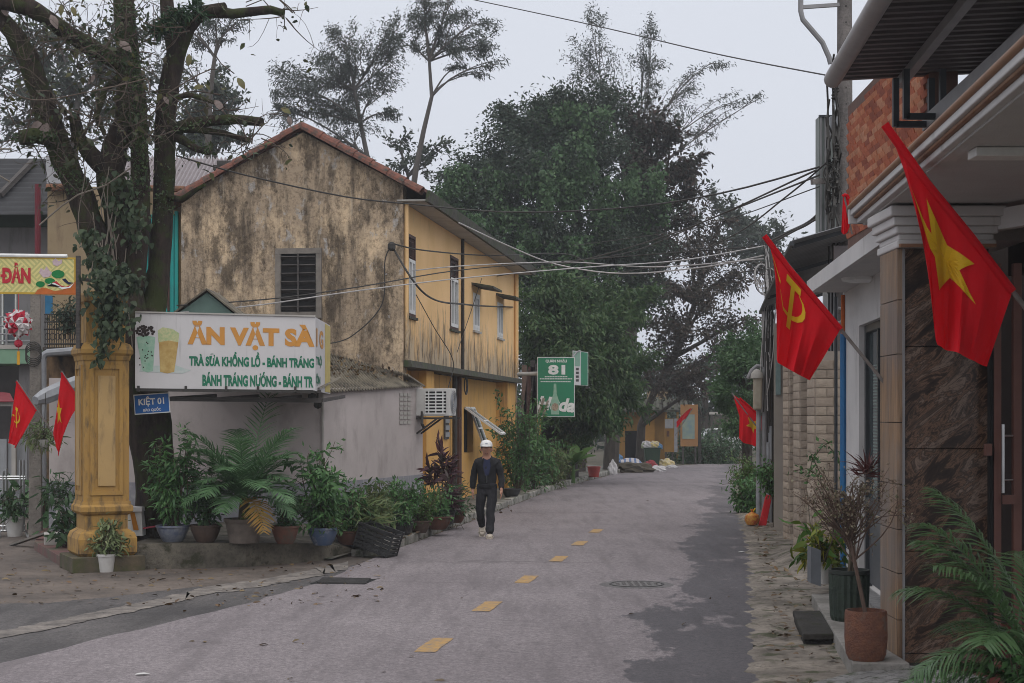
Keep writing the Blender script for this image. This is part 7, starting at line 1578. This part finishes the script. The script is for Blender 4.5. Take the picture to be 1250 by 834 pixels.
SW('panel', 811, 823, 511, 552, 63, .12, OCH, nb); SW('poster', 811.8, 822, 511.8, 523, 62.98, .01, mat('faded_poster', (.36, .36, .36), (.28, .28, .28), 8, .7, 0), nb); SW('side', 823, 827, 511, 552, 63, .12, PVC, nb); SW('post', 812, 814, 552, 569, 63.02, .08, GREYW, nb); SW('post', 820, 822, 552, 569, 63.02, .08, GREYW, nb); SW('red_mark', 814, 817, 526, 533, 62.98, .01, TERP, nb)
nb = thing('map_board', 'large ochre framed map board behind the dark red flag', 'map board', gx(842, 64.5))
SW('frame', 831, 852, 494, 545, 64.5, .15, mat('faded_ochre', (.36, .185, .075), (.28, .15, .065), 3, .8), nb); SW('map', 833, 848, 506, 536, 64.48, .01, mat('map_print', (.28, .32, .24), (.16, .24, .26), 4, .6, 0), nb)
for x in (833, 848): SW('post', x, x + 2, 545, 568, 64.52, .1, GREYW, nb)
SW('post_dark', 852.5, 856, 507, 566, 64.6, .12, BLACKP, nb)
# fence posts and wall at the bend
t_ = thing('bend_wall', 'pale low wall with iron railing beyond the bend', 'wall', gx(890, 82)); SW('wall', 840, 960, 504, 536, 82, .3, LEDGEW, t_)
for k in range(16): SW('bar', 842 + k * 5, 843.2 + k * 5, 483, 500, 82.1, .08, GREYW, t_)
t_ = thing('timber_frame', 'bare timber frame standing before the parked car', 'frame', gx(876, 72)); SW('post', 868, 870.5, 506, 545, 72, .1, GREYW, t_); SW('post', 878, 880, 506, 545, 72, .1, GREYW, t_); SW('beam', 866, 882, 503, 506, 72, .1, SOFFIT, t_)
# parked white car
cc = Vector((gx(875, 77)) ); car = thing('parked_car', 'white car parked beyond the bend behind the thicket', 'car', cc)
CARW = mat('car_white', (.62, .63, .65), (.56, .57, .59), 2, .3, 0, spec=.5)
side = [(-1.9, .35), (-1.95, .65), (-1.6, .85), (-.9, .95), (-.45, 1.38), (.75, 1.42), (1.35, 1.0), (1.9, .92), (2.0, .4)]
MB().prism([cc + Vector((x, -.8, z)) for x, z in side], (0, 1.6, 0)).build('body', CARW, car, bevel=.08)
MB().prism([cc + Vector((x, -.81, z)) for x, z in ((-.8, .98), (-.4, 1.32), (.1, 1.34), (.1, .98))], (0, .01, 0)).build('window', GLASS, car); MB().prism([cc + Vector((x, -.81, z)) for x, z in ((.2, .98), (.2, 1.34), (.7, 1.35), (1.15, 1.02))], (0, .01, 0)).build('window', GLASS, car)
for x in (-1.2, 1.25):
    w_ = MB().lathe((0, 0, 0), [(.32, -.1), (.33, -.05), (.33, .05), (.32, .1)], 20).build('wheel', BLACKP, car); w_.matrix_local = Matrix.Translation((x, -.78, .33)) @ Matrix.Rotation(R(90), 4, 'X')
# rubbish: wheeled bin, sacks, heap
bn0 = G(796, 571); bn = thing('rubbish_bin', 'green wheeled rubbish bin heaped with waste at the bend', 'bin', bn0)
GBIN = mat('bin_green', (.035, .065, .04), (.03, .05, .035), 4, .5, .1)
MB().prism([bn0 + Vector(q) for q in ((-.25, -.25, .08), (.25, -.25, .08), (.31, -.3, .74), (-.31, -.3, .74))], (0, .58, 0)).build('body', GBIN, bn, bevel=.03); MB().box(bn0 + Vector((0, .0, .76)), (.68, .66, .05)).build('rim', GBIN, bn, bevel=.02)
for s in (-.25, .25): w_ = MB().lathe((0, 0, 0), [(.1, -.03), (.1, .03)], 14).build('wheel', BLACKP, bn); w_.matrix_local = Matrix.Translation((s, -.2, .1)) @ Matrix.Rotation(R(90), 4, 'Y')
def lump(name, c, s, mm, label, cat, group='rubbish at the bend', seed=0):
    rr_ = random.Random(seed); bm = bmesh.new(); bmesh.ops.create_icosphere(bm, subdivisions=3, radius=1)
    for v_ in bm.verts:
        k = 1 + .18 * math.sin(v_.co.x * 4 + seed) * math.cos(v_.co.y * 5 + seed * 2) + .10 * math.sin(v_.co.z * 9 + v_.co.x * 7 + seed); v_.co = Vector((v_.co.x * s[0] * k, v_.co.y * s[1] * k, max(-.4, v_.co.z) * s[2] * k + s[2] * .4))
    me = bpy.data.meshes.new(name); bm.to_mesh(me); bm.free(); me.materials.append(mm); o = bpy.data.objects.new(name, me); C.objects.link(o); o.location = c; return tag(o, label, cat, group)
STRP = new_mat('striped_sack'); m, t, bs = STRP; wv = nd(t, 'ShaderNodeTexWave', wave_type='BANDS', bands_direction='X'); wv.inputs['Scale'].default_value = 1.6; t.links.new(coords(t, (1, .3, .5)), wv.inputs['Vector']); t.links.new(mix(t, ramp(t, wv.outputs['Fac'], [(.55, 0.0), (.62, 1.0)]), (.50, .45, .44), (.10, .16, .30)), bs.inputs['Base Color']); STRP = m
bagw = mat('white_bag', (.55, .53, .53), (.42, .40, .40), 9, .5, .2); bagb = mat('blue_bag', (.06, .16, .32), (.12, .25, .42), 7, .5, .2)
bagg = mat('green_bag', (.14, .22, .10), (.3, .32, .2), 9, .5, .2); bagr = mat('red_bag', (.30, .03, .04), (.2, .03, .03), 9, .5, .2); bagy = mat('yellow_bag', (.55, .42, .08), (.5, .45, .4), 12, .5, .2); dirt = mat('dirt_heap', (.10, .085, .06), (.06, .05, .038), 6, .95, .8)
for k, (px, py, z, sx, sz, mm, lab, ct) in enumerate((
  (768, 573, 0, .62, .30, STRP, 'long striped woven sack lying on the rubbish heap', 'sack'), (771, 577, 0, .75, .26, dirt, 'brown heap of earth and leaves below the striped sack', 'heap'),
  (752, 566, 0, .28, .30, bagb, 'blue plastic bag beside the striped sack', 'bag'), (748, 580, 0, .16, .34, bagw, 'white plastic bag standing at the kerb end', 'bag'), (795, 574, 0, .26, .26, bagr, 'dark red bag slumped against the green bin', 'bag'),
  (803, 576, 0, .30, .16, bagw, 'flat white bag on the asphalt before the bin', 'bag'), (812, 571, 0, .34, .24, bagy, 'cream and yellow bag right beside the green bin', 'bag'), (820, 572, 0, .22, .10, bagw, 'small white scrap bag at the road edge', 'bag'),
  (790, 571, .76, .22, .2, bagw, 'white bag on top of the full bin', 'bag'), (799, 571, .78, .2, .18, bagy, 'yellow bag on top of the full bin', 'bag'), (804, 571, .72, .15, .16, bagb, 'pale blue bag hanging over the bin rim', 'bag'), (787, 571, .76, .13, .16, bagg, 'green bag stuffed in the corner of the full bin', 'bag'))):
    g = G(px, py, 0); lump('rubbish_bag' if ct == 'bag' else ct + '_of_rubbish', g + Z(z), (sx, sx * .7, sz), mm, lab, ct, seed=k * 1.7)
b = G(749, 573); MB().box(b + Z(.5), (.4, .3, .9)).build('stone_post', CONC, bevel=.08, label='grey stone post behind the rubbish heap', cat='post')

# ================================================================ WALKING MAN
def skinned(name, vs, es, rad, mm, parent, root=0, sub=2):
    org = world_loc(parent); me = bpy.data.meshes.new(name); me.from_pydata([Vector(v_) for v_ in vs], es, []); me.materials.append(mm)
    o = bpy.data.objects.new(name, me); C.objects.link(o); o.parent = parent
    sk = o.modifiers.new('skin', 'SKIN'); sk.use_smooth_shade = True
    for i, r_ in enumerate(rad): me.skin_vertices[0].data[i].radius = r_ if isinstance(r_, tuple) else (r_, r_); me.skin_vertices[0].data[i].use_root = (i == root)
    s_ = o.modifiers.new('sub', 'SUBSURF'); s_.levels = sub; s_.render_levels = sub
    if name in ('jacket', 'trousers'):     # cloth folds
        tx = bpy.data.textures.new('cloth_folds', 'CLOUDS'); tx.noise_scale = .09; tx.noise_depth = 2
        dm = o.modifiers.new('folds', 'DISPLACE'); dm.texture = tx; dm.strength = .045; dm.mid_level = .5; dm.texture_coords = 'LOCAL'
        s2 = o.modifiers.new('sub2', 'SUBSURF'); s2.levels = 1; s2.render_levels = 1
    return o
def cloth(name, c, c2): 
    m, t, bs = new_mat(name); n1 = noise(t, coords(t, (1, 1, .6)), 14, 5); t.links.new(mix(t, n1, c, c2), bs.inputs['Base Color']); bs.inputs['Roughness'].default_value = .8; bs.inputs['Specular IOR Level'].default_value = .2; bump(t, bs, noise(t, coords(t, (1, 1, .35)), 9, 4), .8, .04); return m
SKIN = mat('skin', (.44, .235, .165), (.38, .2, .14), 10, .55, .1); JACK = cloth('black_jacket', (.012, .012, .014), (.022, .022, .024)); TROU = cloth('dark_trousers', (.018, .018, .021), (.03, .029, .033)); TEE = cloth('navy_shirt', (.02, .026, .06), (.03, .035, .075))
mo = Vector(((594.5 - 625) / F * 25.6, 25.6, .012)); man = thing('person', 'man in white cap, black jacket and dark trousers walking down the street', 'person', mo)
# joints (x to viewer's right, y away from viewer, z up); viewer's right leg leads
J = dict(pel=(0, 0, .86), wst=(0, 0, 1.0), chs=(0, .0, 1.2), nkb=(0, .0, 1.26), nck=(-.005, -.015, 1.345), hd=(-.01, -.03, 1.415), hdt=(-.01, -.03, 1.52),
  shL=(-.155, 0, 1.20), elL=(-.22, .07, 1.02), wrL=(-.235, .06, .79), shR=(.155, 0, 1.20), elR=(.23, -.02, 1.02), wrR=(.235, -.15, .80),
  hpL=(-.085, 0, .83), knL=(-.115, .0, .47), anL=(-.085, .33, .17), hpR=(.085, 0, .83), knR=(.055, -.08, .45), anR=(.045, -.16, .085))
body_v = [J[k] for k in ('pel', 'wst', 'chs', 'nkb', 'nck', 'hd', 'hdt', 'shL', 'elL', 'wrL', 'shR', 'elR', 'wrR', 'hpL', 'knL', 'anL', 'hpR', 'knR', 'anR')]
body_e = [(0, 1), (1, 2), (2, 3), (3, 4), (4, 5), (5, 6), (3, 7), (7, 8), (8, 9), (3, 10), (10, 11), (11, 12), (0, 13), (13, 14), (14, 15), (0, 16), (16, 17), (17, 18)]
body_r = [(.10, .07), (.10, .07), (.11, .075), (.06, .055), .05, (.112, .122), (.098, .112), .036, .036, .026, .036, .036, .026, .075, .05, .033, .075, .05, .033]
for s, wr in ((-1, J['wrL']), (1, J['wrR'])):   # hands: palm, four fingers and a thumb
    w0 = len(body_v); w_ = Vector(wr); body_v.append(tuple(w_ + Vector((0, -.008, -.055)))); body_r.append((.022, .032)); body_e.append((9 if s < 0 else 12, w0))
    for k in range(4):
        i = len(body_v); y = -.03 + .02 * k; ln_ = (.062, .072, .068, .055)[k]; body_v += [tuple(w_ + Vector((.002 * s, y - .005, -.095))), tuple(w_ + Vector((-.006 * s, y - .008, -.095 - ln_ * .5))), tuple(w_ + Vector((-.02 * s, y - .005, -.095 - ln_)))]; body_r += [.0095, .0088, .0075]; body_e += [(w0, i), (i, i + 1), (i + 1, i + 2)]
    i = len(body_v); body_v += [tuple(w_ + Vector((-.012 * s, -.045, -.05))), tuple(w_ + Vector((-.018 * s, -.062, -.085)))]; body_r += [.011, .009]; body_e += [(w0, i), (i, i + 1)]
i = len(body_v); body_v += [(-.01, -.135, 1.425)]; body_r += [.013]; body_e += [(5, i)]   # nose
skinned('body', body_v, body_e, body_r, SKIN, man, 0)
O = lambda x, y, z: mo + Vector((x, y, z))
for s in (-1, 1):
    MB().lathe(O(-.01 + s * .032, -.118, 1.452), [(.0, -.008), (.010, -.004), (.011, .0), (.010, .004), (0, .008)], 8).build('eye', mat('dark_eye', (.015, .012, .01), bmp=0, rough=.3), man)
    MB().tube([O(-.01 + s * .018, -.124, 1.47), O(-.01 + s * .05, -.11, 1.468)], .005, 5).build('brow', BLACKP, man)
    MB().lathe(O(-.01 + s * .088, -.02, 1.435), [(.0, -.03), (.016, -.015), (.02, .01), (.0, .032)], 8).build('ear', SKIN, man)
MB().tube([O(-.034, -.117, 1.375), O(-.01, -.124, 1.372), O(.014, -.117, 1.375)], .005, 5).build('mouth', mat('lip', (.20, .08, .065), bmp=0), man)
MB().lathe(O(-.01, .012, 1.43), [(.07, 0), (.088, .02), (.09, .06)], 20).build('hair', mat('grey_hair', (.07, .065, .06), (.15, .145, .14), 30, .8, .4), man, smooth=True)
cp_ = MB(); cp_.lathe(O(-.01, -.025, 1.49), [(.100, 0), (.102, .02), (.094, .06), (.066, .095), (.015, .11)], 22); cap_o = cp_.build('cap', mat('white_cap', (.72, .71, .70), (.6, .59, .58), 10, .7, .1), man, smooth=True)
br_ = MB(); pts = [O(-.01 + .095 * math.sin(q), -.025 - .10 * math.cos(q), 1.498) for q in np.linspace(-1.15, 1.15, 11)] + [O(-.01 + .085 * math.sin(q), -.05 - .175 * math.cos(q), 1.492) for q in np.linspace(1.0, -1.0, 11)]; br_.prism(pts, (0, 0, .007)); br_.build('brim', MATS['white_cap'], cap_o)
MB().tube([O(-.035, -.121, 1.535), O(-.01, -.128, 1.542), O(.015, -.121, 1.535)], .004, 4).build('cap_print', BLUP, cap_o)
jv = [(0, 0, .80), (0, 0, 1.0), (0, 0, 1.15), (0, .0, 1.25), (0, .005, 1.335), (-.16, 0, 1.225), (-.226, .07, 1.0), (-.238, .06, .775), (.16, 0, 1.225), (.236, -.02, 1.0), (.24, -.14, .785)]
jr = [(.165, .12), (.172, .125), (.18, .125), (.135, .095), (.08, .075), .072, .064, .05, .078, .064, .05]
skinned('jacket', jv, [(0, 1), (1, 2), (2, 3), (3, 4), (3, 5), (5, 6), (6, 7), (3, 8), (8, 9), (9, 10)], jr, JACK, man, 0)
sh_ = MB(); sh_.add([O(-.035, -.128, 1.02), O(.03, -.128, 1.02), O(.065, -.122, 1.17), O(.045, -.1, 1.29), (O(0, -.095, 1.275)), O(-.045, -.1, 1.29), O(-.068, -.122, 1.17)], [tuple(range(7))]); sh_o = MB().prism(sh_.v, (0, .03, 0)).build('shirt', TEE, man)
for s in (-1, 1): MB().tube([O(s * .055, -.11, 1.295), O(s * .074, -.13, 1.17), O(s * .034, -.134, 1.02), O(s * .006, -.135, .93)], [.014, .012, .008, .006], 6).build('lapel', JACK, man)
MB().tube([O(0, -.137, 1.02), O(0, -.135, .9)], .004, 4).build('zip', STEEL, man)
hemz = MB(); hemz.lathe(O(0, 0, .80), [(.15, 0), (.165, .015), (.168, .05), (.16, .075)], 20)
for v_ in hemz.v: v_.y = mo.y + (v_.y - mo.y) * .72
hemz.build('jacket_hem', JACK, man, smooth=True)
col_ = MB(); col_.tube([O(.075 * math.cos(q), .0 + .075 * math.sin(q), 1.315 + .03 * math.sin(q)) for q in np.linspace(-1.0, 4.14, 16)], [.016] * 16, 6); col_.build('collar', JACK, man, smooth=True)
tv = [(0, 0, .98), (0, 0, .84), (-.09, 0, .74), (-.118, .0, .47), (-.086, .345, .14), (.09, -.01, .74), (.06, -.08, .46), (.045, -.165, .045)]
skinned('trousers', tv, [(0, 1), (1, 2), (2, 3), (3, 4), (1, 5), (5, 6), (6, 7)], [(.14, .10), (.155, .115), (.095, .10), (.075, .08), (.062, .065), (.095, .10), (.075, .08), (.064, .07)], TROU, man, 0)
SAND = mat('tan_sandal', (.50, .44, .37), (.42, .37, .31), 8, .7, .1)
for (x, y, z, pit) in ((-.085, .29, .085, .8), (.045, -.20, .0, 0.)):
    ft = MB(); M3 = Matrix.Rotation(pit, 3, 'X')
    prof = [(-.05, .09), (.05, .09), (.058, -.03), (.045, -.14), (.0, -.165), (-.045, -.14), (-.058, -.03)]
    so2 = MB().prism([O(x, y, z) + M3 @ Vector((a, b, 0)) for a, b in prof], M3 @ Vector((0, 0, .022))).build('sandal', SAND, man)
    MB().prism([O(x, y, z) + M3 @ Vector((a * .85, b * .88, .022)) for a, b in prof], M3 @ Vector((0, .02, .045))).build('foot', SAND, man, bevel=.015)
    MB().tube([O(x, y, z) + M3 @ Vector((.056 * math.cos(q), -.06, .02 + .05 * math.sin(q))) for q in np.linspace(0, 3.14, 9)], .012, 5).build('strap', SAND, so2)

# ================================================================ OVERHEAD WIRES
def wire(label, pts, r=.012, mm=BLACKP, group='overhead cables', n=24):
    "pts: (px, py, d) guide points, joined by a smooth curve"
    q = [P(*p) for p in pts]; out = []
    for i in range(len(q) - 1):
        p0, p1, p2, p3 = q[max(0, i - 1)], q[i], q[i + 1], q[min(len(q) - 1, i + 2)]
        for f in np.linspace(0, 1, n // (len(q) - 1) + 2)[:-1]:
            out.append(.5 * ((2 * p1) + (p2 - p0) * f + (2 * p0 - 5 * p1 + 4 * p2 - p3) * f * f + (3 * p1 - 3 * p2 + p3 - p0) * f ** 3))
    out.append(q[-1]); MB().tube(out, r, 6).build('overhead_cable', mm, label=label, cat='cable', group=group, smooth=True)
WC = MATS['white_cable']
wire('black cable crossing the open sky high above the ivy tree', [(560, -4, 34), (720, 30, 30), (870, 65, 25), (1014, 93, 20.2)], .011)
wire('black cable sagging across the stained gable below its tiles', [(215, 190, 24), (300, 214, 25), (420, 240, 26), (500, 249, 27), (620, 259, 27), (760, 254, 25), (880, 236, 22.5), (1000, 204, 20)], .013)
wire('upper cable of the fan that meets the tall pole crossarm', [(560, 345, 40), (700, 320, 36), (830, 282, 28), (996, 208, 20)], .013)
wire('middle cable of the fan that meets the tall pole crossarm', [(640, 325, 45), (760, 310, 38), (880, 262, 27), (1000, 214, 20)], .013)
wire('steep cable dropping from the tall pole past the fan', [(700, 340, 45), (800, 325, 36), (890, 290, 28), (960, 240, 22), (1012, 196, 20)], .012)
wire('thin cable below the crossarm of the tall pole', [(700, 300, 40), (850, 278, 30), (1000, 228, 20)], .008)
wire('heavy cable bundle looping from tall pole to conduit pole', [(1018, 240, 20), (990, 270, 22), (960, 285, 25), (936, 297, 29)], .028)
wire('dark twin cable beside the heavy bundle', [(1018, 256, 20), (985, 274, 22), (955, 290, 25), (936, 300, 29)], .014)
wire('white cable strung low across the gable and louvre window', [(216, 382, 24), (320, 372, 25.5), (430, 356, 26.5), (560, 340, 28), (720, 326, 29), (830, 318, 29), (934, 300, 29)], .012, WC)
wire('black cable just above the white one across the louvre window', [(216, 373, 24), (330, 365, 25.5), (440, 350, 26.5), (560, 330, 30), (700, 318, 33), (936, 300, 29)], .012)
wire('lower white cable sagging over the mango tree', [(560, 272, 30), (620, 300, 32), (680, 323, 34), (760, 334, 33), (860, 326, 31), (932, 312, 29)], .014, WC)
wire('white cable looping from the house eave to the conduit pole', [(470, 335, 28), (560, 325, 30), (690, 320, 33), (800, 326, 32), (932, 316, 29)], .012, WC)
wire('black cable sagging along the yellow street wall', [(478, 300, 27.8), (520, 360, 27.9), (570, 372, 33), (626, 375, 41.5)], .018)
wire('black cable running from gable bracket along the eave', [(478, 297, 27.8), (520, 306, 28.8), (600, 312, 36), (690, 310, 40), (722, 326, 40)], .014)
wire('thin black drop wire slanting down the yellow wall', [(508, 360, 28.3), (530, 400, 29.8), (553, 440, 32), (548, 470, 31.6), (536, 505, 30.6)], .009)
wire('thin drop wire crossing towards the far windows', [(588, 340, 36), (575, 380, 34.8), (558, 430, 32.8)], .008)
wire('grey cable bend over the roof of the kiosk', [(400, 420, 27.8), (430, 410, 27.9), (466, 372, 27.9), (470, 318, 27.8), (478, 300, 27.8)], .012)
wire('slack wire stretched over the tree at the gate', [(-5, 100, 19.5), (40, 122, 20), (110, 112, 20.3), (180, 96, 20.6)], .008, mat('brown_wire', (.12, .09, .07), bmp=0))
MB().lathe(P(478, 301, 27.75), [(.03, -.08), (.07, -.04), (.07, .04), (.03, .08)], 10).build('cable_bracket', BLACKP, label='black insulator bracket where cables meet the gable', cat='bracket')

# ================================================================ FALLEN LEAVES AND LITTER
LITM = leaf_mat('leaf_litter', [(.12, .07, .04), (.20, .12, .06), (.08, .05, .035), (.26, .18, .09), (.06, .045, .035)], .1)
pos = []
for k in range(1300):
    u = rng.random()
    if u < .3: g = G(rng.uniform(-20, 470), rng.uniform(668, 740), .016)
    elif u < .62:
        d_ = rng.uniform(10.5, 30); g = Vector((interp(RIGHT, d_) + rng.exponential(.35) + .1, d_, .055))
    elif u < .9:
        d_ = rng.uniform(22, 56); g = Vector((kx(d_) - (-.12 if rng.random() < .5 else 1) * rng.exponential(.5), d_, .018)); g.z = .135 if g.x < kx(d_) - .1 else .02
        if d_ < 25: g.z = .14
    else:
        if rng.random() < .75: continue
        g = G(rng.uniform(0, 900), rng.uniform(600, 834), .018)
    pos.append(tuple(g))
A = np.array(pos); d = rng.normal(0, 1, A.shape); d[:, 2] = rng.uniform(-.05, .3, len(A)); L = rng.uniform(.03, .11, len(A)); V, Fc = leaf_cloud(A, d, L, L * .45, LANCE, .35)
o = bpy.data.objects.new('leaf_litter', fast_mesh('leaf_litter', V, Fc, [LITM])); C.objects.link(o); tag(o, 'scattered dry brown leaves along both street edges', 'fallen leaves', kind='stuff')
A = []
for k in range(260): f, g_ = rng.random(), rng.beta(2, 2); q = kroof(.15 + .75 * f, .35 + .6 * g_); A.append(tuple(q + Z(.03)))
A = np.array(A); L = rng.uniform(.04, .1, len(A)); d = rng.normal(0, 1, A.shape); V, Fc = leaf_cloud(A, d, L, L * .5, LANCE, .4); leaf_obj('leaf_cover', V, Fc, LITM, ro, kind='stuff')
PAPER = mat('paper_scrap', (.55, .54, .52), bmp=0)
for k, (px, py, lab) in enumerate(((173, 823, 'small white paper scrap on the near asphalt'), (558, 635, 'crumpled white paper at the kerb before the bushes'), (905, 674, 'white paper scrap on the damp verge edge'))):
    g = G(px, py, .02); MB().add([g + Vector((-.05, -.02, 0)), g + Vector((.03, -.03, .006)), g + Vector((.06, .02, .002)), g + Vector((.01, .035, .008)), g + Vector((-.04, .02, .004))], [(0, 1, 2, 3, 4)]).build('paper_scrap', PAPER, label=lab, cat='paper', group='litter on the street')

# ================================================================ HAZE
m = bpy.data.materials.new('haze_air'); m.use_nodes = True; t = m.node_tree; t.nodes.clear(); pv_ = t.nodes.new('ShaderNodeVolumePrincipled'); pv_.inputs['Color'].default_value = (.93, .95, 1.0, 1); pv_.inputs['Density'].default_value = .0011; pv_.inputs['Anisotropy'].default_value = .2
ot = t.nodes.new('ShaderNodeOutputMaterial'); t.links.new(pv_.outputs[0], ot.inputs['Volume'])
MB().box((0, 190, 12.5), (520, 480, 27)).build('haze', m, origin=(0, 190, -1), kind='stuff', label='thin pale grey haze filling the street air', cat='haze')
